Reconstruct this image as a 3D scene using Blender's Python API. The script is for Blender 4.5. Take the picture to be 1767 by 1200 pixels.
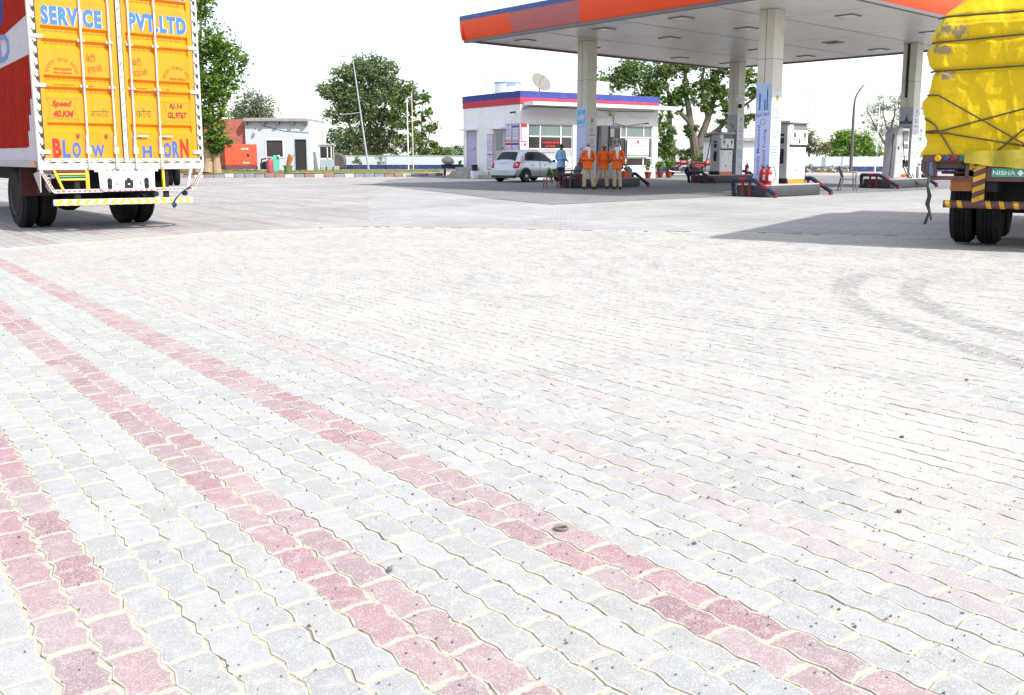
import bpy, bmesh, math, random
from mathutils import Vector, Matrix, noise as mnoise
random.seed(11)
rad = math.radians
scene = bpy.context.scene
COL = scene.collection
for o in list(bpy.data.objects): bpy.data.objects.remove(o)

# ------------------------------------------------------------------ camera
cam_data = bpy.data.cameras.new('camera'); cam = bpy.data.objects.new('camera', cam_data); COL.objects.link(cam)
cam.location = (0, 0, 1.2)
cam.rotation_euler = (rad(90) - math.atan(225 / 1550), 0, 0)
cam_data.sensor_width = 36; cam_data.lens = 36 * 1550 / 1767
cam_data.shift_y = -105 / 1767
cam_data.clip_start = .05; cam_data.clip_end = 3000
scene.camera = cam
# ------------------------------------------------------------------ sky and sun
SUN = Vector((.76, -.65, math.tan(rad(43)))).normalized()
world = bpy.data.worlds.new('World'); scene.world = world; world.use_nodes = True
wn = world.node_tree.nodes; wl = world.node_tree.links
sky = wn.new('ShaderNodeTexSky'); sky.sky_type = 'NISHITA'; sky.sun_disc = False
sky.sun_elevation = rad(43); sky.sun_rotation = math.atan2(SUN.x, SUN.y)
sky.air_density = 1.0; sky.dust_density = 1.5; sky.ozone_density = 1.0
# thin white summer haze over the whole sky, evenly
haze = wn.new('ShaderNodeMix'); haze.data_type = 'RGBA'; haze.blend_type = 'ADD'; haze.inputs[0].default_value = 1; haze.inputs[7].default_value = (3.9, 3.95, 4.05, 1)
wl.new(sky.outputs[0], haze.inputs[6]); wl.new(haze.outputs[2], wn['Background'].inputs[0]); wn['Background'].inputs[1].default_value = .12
sun_data = bpy.data.lights.new('sun', 'SUN'); sun_data.energy = 4.4; sun_data.angle = rad(1.2); sun_data.color = (1, .96, .89)
sun = bpy.data.objects.new('sun', sun_data); COL.objects.link(sun)
sun.rotation_euler = (-SUN).to_track_quat('-Z', 'Y').to_euler()
sun.location = (20, -20, 30)
vs = scene.view_settings
vs.view_transform = 'Standard'; vs.look = 'None'; vs.gamma = 1; vs.exposure = 0.6
scene.render.film_transparent = False
scene.cycles.max_bounces = 5; scene.cycles.diffuse_bounces = 3; scene.cycles.transmission_bounces = 3; scene.cycles.transparent_max_bounces = 6
scene.cycles.use_denoising = True

# ------------------------------------------------------------------ helpers
def C(r, g, b):
    f = lambda u: ((u / 255 + .055) / 1.055) ** 2.4 if u > 10 else u / 255 / 12.92
    return (f(r), f(g), f(b))
MATS = {}
def M(name, col, rough=.6, metal=0, var=.12, scale=6, bump=0, bscale=60, dirt=None, dscale=2.5, spec=.4, coat=0, world_co=False, stretch=None):
    """plain procedural surface: noise-varied base colour, optional bump and dirt"""
    if name in MATS: return MATS[name]
    m = bpy.data.materials.new(name); m.use_nodes = True; MATS[name] = m
    n = m.node_tree.nodes; l = m.node_tree.links; b = n['Principled BSDF']
    b.inputs['Roughness'].default_value = rough; b.inputs['Metallic'].default_value = metal
    b.inputs['Specular IOR Level'].default_value = spec; b.inputs['Coat Weight'].default_value = coat
    if world_co:
        tc = n.new('ShaderNodeNewGeometry'); co = tc.outputs['Position']
    else:
        tc = n.new('ShaderNodeTexCoord'); co = tc.outputs['Object']
    if stretch:
        mp = n.new('ShaderNodeMapping'); mp.inputs['Scale'].default_value = stretch; l.new(co, mp.inputs[0]); co = mp.outputs[0]
    nz = n.new('ShaderNodeTexNoise'); nz.inputs['Scale'].default_value = scale; nz.inputs['Detail'].default_value = 5; l.new(co, nz.inputs['Vector'])
    mx = n.new('ShaderNodeMix'); mx.data_type = 'RGBA'
    mx.inputs[6].default_value = (*[c * (1 - var) for c in col], 1); mx.inputs[7].default_value = (*[min(1, c * (1 + var)) for c in col], 1)
    l.new(nz.outputs['Fac'], mx.inputs[0]); out = mx.outputs[2]
    if dirt:
        n2 = n.new('ShaderNodeTexNoise'); n2.inputs['Scale'].default_value = dscale; n2.inputs['Detail'].default_value = 8; n2.inputs['Roughness'].default_value = .7
        l.new(co, n2.inputs['Vector'])
        rp = n.new('ShaderNodeMapRange'); rp.inputs[1].default_value = .52; rp.inputs[2].default_value = .75; rp.inputs[4].default_value = dirt[1]
        l.new(n2.outputs['Fac'], rp.inputs[0])
        m2 = n.new('ShaderNodeMix'); m2.data_type = 'RGBA'; l.new(rp.outputs[0], m2.inputs[0]); l.new(out, m2.inputs[6]); m2.inputs[7].default_value = (*dirt[0], 1)
        out = m2.outputs[2]
    l.new(out, b.inputs['Base Color'])
    if bump:
        n3 = n.new('ShaderNodeTexNoise'); n3.inputs['Scale'].default_value = bscale; n3.inputs['Detail'].default_value = 4; l.new(co, n3.inputs['Vector'])
        bp = n.new('ShaderNodeBump'); bp.inputs['Strength'].default_value = min(1, bump); bp.inputs['Distance'].default_value = .02
        l.new(n3.outputs['Fac'], bp.inputs['Height']); l.new(bp.outputs[0], b.inputs['Normal'])
    return m

def basis_box(c, s, rot=None):
    x, y, z = s[0] / 2, s[1] / 2, s[2] / 2
    vs = [Vector((a * x, b * y, d * z)) for a in (-1, 1) for b in (-1, 1) for d in (-1, 1)]
    if rot: vs = [rot @ v for v in vs]
    return [tuple(v + Vector(c)) for v in vs]
BOXF = [(0, 1, 3, 2), (4, 6, 7, 5), (0, 4, 5, 1), (2, 3, 7, 6), (0, 2, 6, 4), (1, 5, 7, 3)]
class MB:
    def __init__(s): s.v = []; s.f = []
    def add(s, vs, fs):
        o = len(s.v); s.v += [tuple(v) for v in vs]; s.f += [tuple(i + o for i in f) for f in fs]; return s
    def box(s, x0, x1, y0, y1, z0, z1):
        return s.add(basis_box(((x0 + x1) / 2, (y0 + y1) / 2, (z0 + z1) / 2), (x1 - x0, y1 - y0, z1 - z0)), BOXF)
    def obox(s, c, size, rx=0, ry=0, rz=0):
        R = Matrix.Rotation(rz, 3, 'Z') @ Matrix.Rotation(ry, 3, 'Y') @ Matrix.Rotation(rx, 3, 'X')
        return s.add(basis_box(c, size, R), BOXF)
    def bar(s, a, b, w, d):
        """rectangular bar from a to b"""
        a = Vector(a); b = Vector(b); t = (b - a)
        q = t.to_track_quat('Z', 'Y').to_matrix()
        return s.add(basis_box((a + b) / 2, (w, d, t.length), q), BOXF)
    def tube(s, pts, r, n=8, cap=True, closed=False):
        pts = [Vector(p) for p in pts]; k = len(pts); rs = r if isinstance(r, (list, tuple)) else [r] * k
        vs = []; prev = None
        for i, p in enumerate(pts):
            if closed: t = (pts[(i + 1) % k] - pts[i - 1]).normalized()
            else: t = (pts[min(i + 1, k - 1)] - pts[max(i - 1, 0)]).normalized()
            if prev is None: u = t.orthogonal().normalized()
            else:
                u = prev - t * prev.dot(t)
                u = u.normalized() if u.length > 1e-6 else t.orthogonal().normalized()
            prev = u; w = t.cross(u)
            for j in range(n):
                a = 2 * math.pi * j / n; vs.append(p + (u * math.cos(a) + w * math.sin(a)) * rs[i])
        fs = []
        for i in range(k if closed else k - 1):
            i2 = (i + 1) % k
            for j in range(n): fs.append((i * n + j, i * n + (j + 1) % n, i2 * n + (j + 1) % n, i2 * n + j))
        if cap and not closed: fs += [tuple(range(n))[::-1], tuple(range((k - 1) * n, k * n))]
        return s.add(vs, fs)
    def lathe(s, prof, n=16, c=(0, 0, 0), axis='z'):
        vs = []; k = len(prof)
        for r, z in prof:
            for j in range(n):
                a = 2 * math.pi * j / n; p = (r * math.cos(a), r * math.sin(a), z)
                if axis == 'x': p = (p[2], p[0], p[1])
                if axis == 'y': p = (p[0], p[2], p[1])
                vs.append((p[0] + c[0], p[1] + c[1], p[2] + c[2]))
        fs = [(i * n + j, i * n + (j + 1) % n, (i + 1) * n + (j + 1) % n, (i + 1) * n + j) for i in range(k - 1) for j in range(n)]
        fs += [tuple(range(n))[::-1], tuple(range((k - 1) * n, k * n))]
        return s.add(vs, fs)
    def ext(s, poly, a, b, axis):
        """polygon extruded along an axis from a to b ('y': poly is x,z; 'x': poly is y,z; 'z': poly is x,y)"""
        f = {'y': lambda p, t: (p[0], t, p[1]), 'x': lambda p, t: (t, p[0], p[1]), 'z': lambda p, t: (p[0], p[1], t)}[axis]
        n = len(poly); vs = [f(p, a) for p in poly] + [f(p, b) for p in poly]
        fs = [tuple(range(n)), tuple(range(n, 2 * n))[::-1]] + [(i, (i + 1) % n, n + (i + 1) % n, n + i) for i in range(n)]
        return s.add(vs, fs)
    def grid(s, fn, nu, nv):
        vs = [fn(i / nu, j / nv) for j in range(nv + 1) for i in range(nu + 1)]
        return s.add(vs, [(j * (nu + 1) + i, j * (nu + 1) + i + 1, (j + 1) * (nu + 1) + i + 1, (j + 1) * (nu + 1) + i) for j in range(nv) for i in range(nu)])
    def mesh(s, name, mat, bevel=0, smooth=True, recalc=True, angle=38):
        me = bpy.data.meshes.new(name); me.from_pydata(s.v, [], s.f)
        if recalc or bevel:
            bm = bmesh.new(); bm.from_mesh(me)
            if recalc: bmesh.ops.recalc_face_normals(bm, faces=bm.faces)
            if bevel:
                ed = [e for e in bm.edges if len(e.link_faces) == 2 and e.calc_face_angle(0) > .5]
                bmesh.ops.bevel(bm, geom=ed, offset=bevel, segments=1, affect='EDGES', clamp_overlap=True)
            bm.to_mesh(me); bm.free()
        if smooth:
            me.shade_smooth(); me.set_sharp_from_angle(angle=rad(angle))
        if mat: me.materials.append(mat)
        return me
    def build(s, name, mat, parent=None, **k):
        return link(name, s.mesh(name, mat, **k), parent)
def link(name, me, parent=None, loc=None, rz=0):
    o = bpy.data.objects.new(name, me); COL.objects.link(o)
    if parent: o.parent = parent
    if loc: o.location = loc
    if rz: o.rotation_euler.z = rz
    return o
def tag(o, label=None, cat=None, group=None, kind=None):
    if label: o['label'] = label
    if cat: o['category'] = cat
    if group: o['group'] = group
    if kind: o['kind'] = kind
    return o
def thing(name, label, cat, loc=(0, 0, 0), rz=0, group=None):
    o = bpy.data.objects.new(name, None); COL.objects.link(o); o.empty_display_size = .2
    o.location = loc; o.rotation_euler.z = rz
    return tag(o, label, cat, group)
def copy_tree(o, parent=None):
    c = o.copy(); COL.objects.link(c)
    if parent: c.parent = parent
    for ch in o.children: copy_tree(ch, c)
    return c
def text_mesh(s, bold=0.0, shear=0.0, space=1.0):
    cu = bpy.data.curves.new('t', 'FONT'); cu.body = s; cu.size = 1; cu.offset = bold; cu.shear = shear; cu.space_character = space; cu.resolution_u = 3; cu.fill_mode = 'FRONT'
    cu.dimensions = '2D'
    ob = bpy.data.objects.new('t', cu); COL.objects.link(ob)
    me0 = ob.to_mesh()
    vs = [tuple(v.co) for v in me0.vertices]; fs = [tuple(p.vertices) for p in me0.polygons]
    ob.to_mesh_clear(); bpy.data.objects.remove(ob); bpy.data.curves.remove(cu)
    return vs, fs
def text(name, s, mat, parent, o, u, w, wid, hei, bold=0.0, shear=0.0, tilt=0, space=1.0):
    """flat painted lettering fitted into wid x hei; o = lower-left corner, u = reading direction, w = up"""
    vs, fs = text_mesh(s, bold, shear, space)
    if not vs: return None
    x0 = min(v[0] for v in vs); x1 = max(v[0] for v in vs); y0 = min(v[1] for v in vs); y1 = max(v[1] for v in vs)
    o, u, w = Vector(o), Vector(u), Vector(w); ct, st = math.cos(tilt), math.sin(tilt)
    mb = MB(); pts = []
    for v in vs:
        a = (v[0] - x0) / max(1e-6, x1 - x0) * wid; b = (v[1] - y0) / max(1e-6, y1 - y0) * hei
        a, b = a * ct - b * st, a * st + b * ct
        pts.append(o + u * a + w * b)
    mb.add(pts, fs)
    return mb.build(name, mat, parent, smooth=False, recalc=False)
def G(y): return .022 * (13.8 - y) if y < 13.8 else 0.0
UX, UZ = (1, 0, 0), (0, 0, 1)

# common surfaces
white = M('white_paint', (.72, .72, .70), .6, var=.06, dirt=((.42, .38, .33), .5))
white_wall = M('whitewash', (.74, .75, .76), .9, var=.05, scale=2, bump=.15, bscale=14, dirt=((.5, .49, .47), .45), dscale=1.2)
black_rub = M('tyre_rubber', (.012, .012, .0135), .9, var=.3, dirt=((.05, .047, .044), .3), dscale=5, bump=.2, bscale=40, spec=.2)
dark = M('dark_metal', (.018, .018, .02), .8, var=.3, spec=.2)
black = M('black_paint', (.012, .012, .014), .5)
steel = M('galvanised_steel', (.42, .43, .44), .45, metal=.6, var=.15, dirt=((.22, .15, .1), .35), dscale=6)
grey_metal = M('grey_enamel', (.27, .275, .29), .5, var=.06, dirt=((.16, .15, .14), .4))
concrete = M('concrete', (.33, .32, .30), .9, var=.15, bump=.3, bscale=30, dirt=((.18, .17, .16), .5))
red_paint = M('red_paint', (.17, .012, .016), .65, var=.12, dirt=((.2, .05, .04), .4))
navy_paint = M('navy_paint', (.011, .016, .052), .65, var=.15, dirt=((.14, .12, .12), .35), dscale=7)
yellow_paint = M('yellow_paint', (.72, .42, .02), .5, var=.1, dirt=((.35, .2, .05), .4))
green_paint = M('green_paint', (.03, .2, .11), .5)
wood_brown = M('brown_paint', (.085, .04, .033), .6, var=.2, dirt=((.06, .045, .04), .5))
glass = M('dark_glass', (.03, .04, .045), .08, var=.2, spec=.6)
# ================================================================== the ground
GUT = [(-22, 2.0), (-9, 8.6), (-6.3, 11.0), (-4.79, 14.3), (-2.42, 15.3), (3.8, 14.1), (6.16, 13.3), (14, 10.8), (22, 9)]
def gutter(x):
    for (x0, y0), (x1, y1) in zip(GUT, GUT[1:]):
        if x0 <= x <= x1: return y0 + (y1 - y0) * (x - x0) / (x1 - x0)
    return GUT[0][1] if x < GUT[0][0] else GUT[-1][1]
SEAM = [(15.3, -2.42), (25, -4.0), (39, -4.8), (56, -5.2)]
def seam_x(y):
    for (y0, x0), (y1, x1) in zip(SEAM, SEAM[1:]):
        if y0 <= y <= y1: return x0 + (x1 - x0) * (y - y0) / (y1 - y0)
    return SEAM[-1][1]
ROW_D = Vector((-.604, .797, 0)); ROW_N = Vector((.797, .604, 0)); ROW_A = math.atan2(.797, -.604)
PL, PW, BAND0 = .178, .0866, .333

def ground_mat(name, base, kind):
    m = bpy.data.materials.new(name); m.use_nodes = True
    n = m.node_tree.nodes; l = m.node_tree.links; b = n['Principled BSDF']; b.inputs['Roughness'].default_value = .92; b.inputs['Specular IOR Level'].default_value = .25
    geo = n.new('ShaderNodeNewGeometry')
    def noise(sc, det=6, vec=None, rough=.6):
        t = n.new('ShaderNodeTexNoise'); t.inputs['Scale'].default_value = sc; t.inputs['Detail'].default_value = det; t.inputs['Roughness'].default_value = rough
        l.new(vec or geo.outputs['Position'], t.inputs['Vector']); return t.outputs['Fac']
    def ramp(v, a, c, lo=0., hi=1.):
        r = n.new('ShaderNodeMapRange'); r.inputs[1].default_value = a; r.inputs[2].default_value = c; r.inputs[3].default_value = lo; r.inputs[4].default_value = hi; l.new(v, r.inputs[0]); return r.outputs[0]
    def mix(f, a, c):
        x = n.new('ShaderNodeMix'); x.data_type = 'RGBA'
        if isinstance(f, float): x.inputs[0].default_value = f
        else: l.new(f, x.inputs[0])
        for i, v in ((6, a), (7, c)):
            if isinstance(v, tuple): x.inputs[i].default_value = (*v, 1)
            else: l.new(v, x.inputs[i])
        return x.outputs[2]
    def mth(op, a, c=None):
        x = n.new('ShaderNodeMath'); x.operation = op
        for i, v in enumerate((a, c)):
            if v is None: continue
            if isinstance(v, (int, float)): x.inputs[i].default_value = v
            else: l.new(v, x.inputs[i])
        return x.outputs[0]
    mp = n.new('ShaderNodeMapping'); mp.vector_type = 'POINT'; mp.inputs['Rotation'].default_value = (0, 0, -ROW_A); l.new(geo.outputs['Position'], mp.inputs[0])
    rowv = mp.outputs[0]                       # x runs along the paver rows, y across them
    st = n.new('ShaderNodeMapping'); st.inputs['Scale'].default_value = (1.2, 14, 1); l.new(rowv, st.inputs[0])
    streak = noise(1.0, 4, st.outputs[0])
    col = mix(ramp(noise(.35, 5), .3, .7), tuple(c * .82 for c in base), tuple(c * 1.14 for c in base))
    sep = n.new('ShaderNodeSeparateXYZ'); l.new(rowv, sep.inputs[0])
    if kind == 'yard':
        fr = mth('FRACT', mth('DIVIDE', mth('ADD', mth('MULTIPLY', sep.outputs[1], -1), -BAND0 + PW), 6 * PW * 1.9))
        red = mth('MULTIPLY', mth('LESS_THAN', fr, .24), ramp(noise(.8), .35, .6, .1, .55))
        col = mix(red, col, (.28, .19, .195))
    if kind in ('yard', 'fore'):
        br = n.new('ShaderNodeTexBrick'); br.inputs['Scale'].default_value = 1; br.inputs['Brick Width'].default_value = .3; br.inputs['Row Height'].default_value = .16
        br.inputs['Mortar Size'].default_value = .012; br.inputs['Color1'].default_value = (.9, .9, .9, 1); br.inputs['Color2'].default_value = (1.08, 1.08, 1.08, 1); br.inputs['Mortar'].default_value = (.78, .72, .62, 1)
        if kind == 'fore':
            m2 = n.new('ShaderNodeMapping'); m2.inputs['Rotation'].default_value = (0, 0, rad(-14)); l.new(geo.outputs['Position'], m2.inputs[0]); l.new(m2.outputs[0], br.inputs['Vector'])
        else: l.new(rowv, br.inputs['Vector'])
        x = n.new('ShaderNodeMix'); x.data_type = 'RGBA'; x.blend_type = 'MULTIPLY'; x.inputs[0].default_value = 1; l.new(col, x.inputs[6]); l.new(br.outputs['Color'], x.inputs[7]); col = x.outputs[2]
        col = mix(ramp(streak, .55, .75, 0, .45), col, tuple(c * 1.25 for c in base))
        col = mix(ramp(noise(.9, 7, None, .7), .6, .74, 0, .5), col, (.12, .115, .11))
    if kind == 'sand':
        col = mix(ramp(noise(60, 3), .62, .7), col, (.16, .14, .12))
        col = mix(ramp(noise(3, 5), .45, .7, 0, .5), col, (.42, .38, .32))
    l.new(col, b.inputs['Base Color'])
    bp = n.new('ShaderNodeBump'); bp.inputs['Strength'].default_value = .5; bp.inputs['Distance'].default_value = .01
    l.new(noise(45 if kind != 'sand' else 120, 6), bp.inputs['Height']); l.new(bp.outputs[0], b.inputs['Normal'])
    return m
dirt_m = ground_mat('dry_earth', (.40, .34, .26), 'dirt')
fore_m = ground_mat('forecourt_blocks', (.335, .332, .336), 'fore')
yard_m = ground_mat('banded_blocks', (.325, .318, .314), 'yard')
sand_m = ground_mat('jointing_sand', (.45, .41, .335), 'sand')

mb = MB()
ys = [-60, -5, 13.8, 60, 150, 1500]; xs = [-1500, -60, 60, 1500]
mb.grid(lambda u, v: (xs[round(u * 3)], ys[round(v * 5)], G(max(ys[round(v * 5)], -5)) - .05), 3, 5)
tag(mb.build('ground', dirt_m, smooth=False), kind='structure')
def strips(fy0, fy1, x0, x1, dx, dz):
    mb = MB(); k = round((x1 - x0) / dx)
    for i in range(k):
        xa, xb = x0 + i * dx, x0 + (i + 1) * dx
        ya0, ya1, yb0, yb1 = fy0(xa), fy1(xa), fy0(xb), fy1(xb)
        cuts = [0, 1]
        if min(ya0, yb0) < 13.8 < max(ya1, yb1):
            mida, midb = min(max(13.8, ya0), ya1), min(max(13.8, yb0), yb1)
            rows = [(ya0, yb0), (mida, midb), (ya1, yb1)]
        else: rows = [(ya0, yb0), (ya1, yb1)]
        for (p, q), (p2, q2) in zip(rows, rows[1:]):
            if p2 - p < 1e-4 and q2 - q < 1e-4: continue
            mb.add([(xa, p, G(p) + dz), (xb, q, G(q) + dz), (xb, q2, G(q2) + dz), (xa, p2, G(p2) + dz)], [(0, 1, 2, 3)])
    return mb
paving = tag(strips(lambda x: -4, gutter, -22, 22, .5, -.0004).build('paving', sand_m, smooth=False), kind='structure')
tag(strips(gutter, lambda x: 62 if x > -5 else 58, -45, 60, .5, -.006).build('forecourt', fore_m, smooth=False), kind='structure')
def yard_top(x):
    if x <= -5.2: return 56
    for (y0, x0), (y1, x1) in zip(SEAM, SEAM[1:]):
        if x1 <= x <= x0: return y0 + (y1 - y0) * (x - x0) / (x1 - x0)
    return gutter(x)
tag(strips(gutter, yard_top, -45, -2.42, .2, -.002).build('yard', yard_m, smooth=False), kind='structure')

apron_m = ground_mat('stained_shaded_apron', (.20, .198, .205), 'fore')  # darker concrete and canopy shade, both put into this sheet's colour
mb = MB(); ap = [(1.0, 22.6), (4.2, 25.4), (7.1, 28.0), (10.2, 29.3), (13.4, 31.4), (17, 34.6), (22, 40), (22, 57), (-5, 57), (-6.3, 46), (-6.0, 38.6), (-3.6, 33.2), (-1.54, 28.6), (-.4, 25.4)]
mb.add([(x, y, .0015) for x, y in ap], [tuple(range(len(ap)))]); tag(mb.build('apron_and_shade', apron_m, smooth=False), kind='structure')

# ---- zigzag concrete pavers
def paver_mat():
    m = bpy.data.materials.new('concrete_paver'); m.use_nodes = True
    n = m.node_tree.nodes; l = m.node_tree.links; b = n['Principled BSDF']; b.inputs['Roughness'].default_value = .85; b.inputs['Specular IOR Level'].default_value = .3
    at = n.new('ShaderNodeAttribute'); at.attribute_name = 'tint'
    geo = n.new('ShaderNodeNewGeometry'); P = geo.outputs['Position']
    def noise(sc, det=5, rough=.6):
        t = n.new('ShaderNodeTexNoise'); t.inputs['Scale'].default_value = sc; t.inputs['Detail'].default_value = det; t.inputs['Roughness'].default_value = rough; l.new(P, t.inputs['Vector']); return t.outputs['Fac']
    def ramp(v, a, c, lo=0., hi=1.):
        r = n.new('ShaderNodeMapRange'); r.inputs[1].default_value = a; r.inputs[2].default_value = c; r.inputs[3].default_value = lo; r.inputs[4].default_value = hi; l.new(v, r.inputs[0]); return r.outputs[0]
    def mix(f, a, c, bt='MIX'):
        x = n.new('ShaderNodeMix'); x.data_type = 'RGBA'; x.blend_type = bt
        if isinstance(f, float): x.inputs[0].default_value = f
        else: l.new(f, x.inputs[0])
        for i, v in ((6, a), (7, c)):
            if isinstance(v, tuple): x.inputs[i].default_value = (*v, 1)
            else: l.new(v, x.inputs[i])
        return x.outputs[2]
    def mth(op, a, c=None):
        x = n.new('ShaderNodeMath'); x.operation = op
        for i, v in enumerate((a, c)):
            if v is None: continue
            if isinstance(v, (int, float)): x.inputs[i].default_value = v
            else: l.new(v, x.inputs[i])
        return x.outputs[0]
    col = at.outputs['Color']
    col = mix(ramp(noise(14), .3, .7, .0, 1.), mix(.22, col, (.1, .1, .1)), col)
    col = mix(ramp(noise(26, 7, .75), .50, .72, 0, .55), col, (.47, .46, .445))     # dusty worn patches
    col = mix(ramp(noise(300, 4, .7), .53, .64, 0, .8), col, (.52, .515, .50))      # pale worn aggregate
    col = mix(ramp(noise(420, 3), .60, .68, 0, .55), col, (.13, .13, .135))         # dark aggregate
    # blown sand lying on the stones, thickest to the right of the middle
    sx = n.new('ShaderNodeSeparateXYZ'); l.new(P, sx.inputs[0])
    patch = mth('ADD', noise(1.1, 6, .65), mth('ADD', mth('MULTIPLY', noise(9, 5), .35), -.175))
    side = ramp(mth('ADD', mth('MULTIPLY', sx.outputs[0], .797), mth('MULTIPLY', sx.outputs[1], .604)), 1.2, 2.6, -.12, .075)
    col = mix(ramp(mth('ADD', patch, side), .50, .72, 0, .66), col, (.45, .432, .392))
    col = mix(mth('MULTIPLY', ramp(noise(120, 4, .7), .55, .66, 0, .7), ramp(mth('ADD', patch, side), .46, .62)), col, (.20, .17, .125))   # grit in the sand
    # two rubber tracks left by a turning lorry
    for off in (0, .4):
        dx = mth('SUBTRACT', sx.outputs[0], 5.06 + off * .2); dy = mth('MULTIPLY', mth('SUBTRACT', sx.outputs[1], 5.35), .72)
        rr = mth('SQRT', mth('ADD', mth('MULTIPLY', dx, dx), mth('MULTIPLY', dy, dy)))
        band = ramp(mth('ABSOLUTE', mth('SUBTRACT', rr, 2.72 - off)), .07, .12, 1, 0)
        tr = mth('MULTIPLY', mth('MULTIPLY', band, ramp(sx.outputs[0], 3.0, 4.3, 1, 0)), ramp(noise(5.5, 8, .75), .34, .60, .06, .70))
        col = mix(tr, col, (.16, .16, .165))
    # sand creeping over the worn rims
    rim = mth('SUBTRACT', 1, at.outputs['Alpha'])
    cr = mth('ADD', mth('MULTIPLY', noise(38, 7, .7), 1.05), mth('MULTIPLY', rim, .46))
    col = mix(ramp(cr, .78, .92, 0, .9), col, (.45, .415, .345))
    l.new(col, b.inputs['Base Color'])
    bp = n.new('ShaderNodeBump'); bp.inputs['Strength'].default_value = .35; bp.inputs['Distance'].default_value = .004
    l.new(noise(160, 5), bp.inputs['Height']); l.new(bp.outputs[0], b.inputs['Normal'])
    return m
paver_m = paver_mat()
def paver_shape(rnd, grow=0.0):
    """outline of one zigzag paver: nested wavy long sides, slightly kinked ends"""
    hl, hw, g, a = PL / 2, PW / 2, .0030, .0058
    xs = [-hl, -hl * .80, -hl * .34, hl * .16, hl * .66, hl]; zs = [0, a, -a, a, -a, 0]
    j = lambda: rnd.uniform(-.0018, .0018)
    top = [(x + (g if i == 0 else -g if i == 5 else 0) + j(), hw - g + z + j()) for i, (x, z) in enumerate(zip(xs, zs))]
    bot = [(x + (g if i == 0 else -g if i == 5 else 0) + j(), -hw + g + z + j()) for i, (x, z) in enumerate(zip(xs, zs))]
    # kinked ends
    return bot + [(hl - g + .006, .004 + j())] + top[::-1] + [(-hl + g + .006, .004 + j())]
def paver_geo(rnd):
    """worn paver: flat middle, a rim that the sand can cover, vertical sides; the fourth tint channel is 0 at the rim"""
    p = paver_shape(rnd); n = len(p)
    cx = sum(q[0] for q in p) / n; cy = sum(q[1] for q in p) / n
    ins = [((x - cx) * .86 + cx, (y - cy) * .74 + cy) for x, y in p]
    tz = [rnd.uniform(-.0012, .0012) for _ in range(2)]
    v = [(x, y, .0030 + tz[0] * x * 12 + tz[1] * y * 20) for x, y in ins] + [(x, y, .0020 + tz[0] * x * 12 + tz[1] * y * 20) for x, y in p] + [(x, y, -.009) for x, y in p]
    f = [tuple(range(n))] + [(i, n + i, n + (i + 1) % n, (i + 1) % n) for i in range(n)] + [(n + i, 2 * n + i, 2 * n + (i + 1) % n, n + (i + 1) % n) for i in range(n)]
    return v, f
def tint(nk, red, rnd):
    if red:
        fade = .0 if nk < 1.5 else min(.93, .78 + .1 * (nk - 1.5)); fade = max(fade, rnd.choice([.05, .15, .25, .35, .5]))
        k = rnd.uniform(.84, 1.10); c = [.30 * k, .158 * k, .172 * k]; g = [.36, .335, .33]
        return [c[i] * (1 - fade) + g[i] * fade for i in range(3)]
    k = rnd.uniform(.90, 1.09); return [.335 * k * rnd.uniform(.98, 1.02), .331 * k, .324 * k * rnd.uniform(.98, 1.03)]
spots = []
rng = random.Random(5)
nk0, nk1 = -60, 240
for k in range(nk0, nk1):
    nk = BAND0 + PW * (k + .5); red = k % 6 in (0, 5)
    off = (PL / 2 if k % 2 else 0) + rng.uniform(-.012, .012)
    for s in range(-60, 110):
        a = s * PL + off; p = ROW_N * nk + ROW_D * a
        if p.y < 1.05 or p.y > gutter(p.x) - .05 or abs(p.x) > .575 * p.y + 1.0: continue
        spots.append((p.x, p.y, red, nk))
def seen(x, y):
    c_, s_ = math.cos(math.atan(225 / 1550)), math.sin(math.atan(225 / 1550)); z = G(y) - 1.2
    d = y * c_ - z * s_; px = 883.5 + 1550 * x / d; py = 495 - 1550 * (y * s_ + z * c_) / d
    return -60 < px < 1827 and py < 1240
spots.sort(key=lambda q: (0 if seen(q[0], q[1]) else 1, q[0] ** 2 + q[1] ** 2))
variants = {}
for red in (False, True, 'faded'):
    for q in range(14):
        v, f = paver_geo(rng); me = bpy.data.meshes.new('paver'); me.from_pydata(v, [], f); me.materials.append(paver_m)
        ca = me.attributes.new('tint', 'FLOAT_COLOR', 'POINT'); t = tint(2.0 if red == 'faded' else .8, bool(red), rng)
        for q_, d in enumerate(ca.data): d.color = (*t, 1 if q_ < 14 else 0)
        variants.setdefault(red, []).append(me)
SL = Matrix.Rotation(math.atan(-.022), 4, 'X'); RZ = Matrix.Rotation(ROW_A, 4, 'Z')
for x, y, red, nk in spots[:300]:
    o = link('paver', rng.choice(variants['faded' if red and nk > 1.5 else red]), paving)
    o.matrix_local = Matrix.Translation((x, y, G(y) + rng.uniform(-.0012, .0015))) @ SL @ Matrix.Rotation(rng.uniform(-.012, .012), 4, 'X') @ Matrix.Rotation(rng.uniform(-.006, .006), 4, 'Z') @ RZ
shapes = [paver_geo(rng) for _ in range(10)]
V, Fc, T = [], [], []
ca_, sa_ = math.cos(ROW_A), math.sin(ROW_A)
for x, y, red, nk in spots[300:]:
    v, f = rng.choice(shapes); o = len(V); dz = rng.uniform(-.0012, .0018); t = tint(nk, red, rng)
    for q_, p in enumerate(v):
        wy = y + p[0] * sa_ + p[1] * ca_
        V.append((x + p[0] * ca_ - p[1] * sa_, wy, G(wy) + p[2] + dz)); T += [*t, 1 if q_ < 14 else 0]
    Fc += [tuple(i + o for i in q) for q in f]
me = bpy.data.meshes.new('pavers'); me.from_pydata(V, [], Fc); me.materials.append(paver_m)
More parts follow.
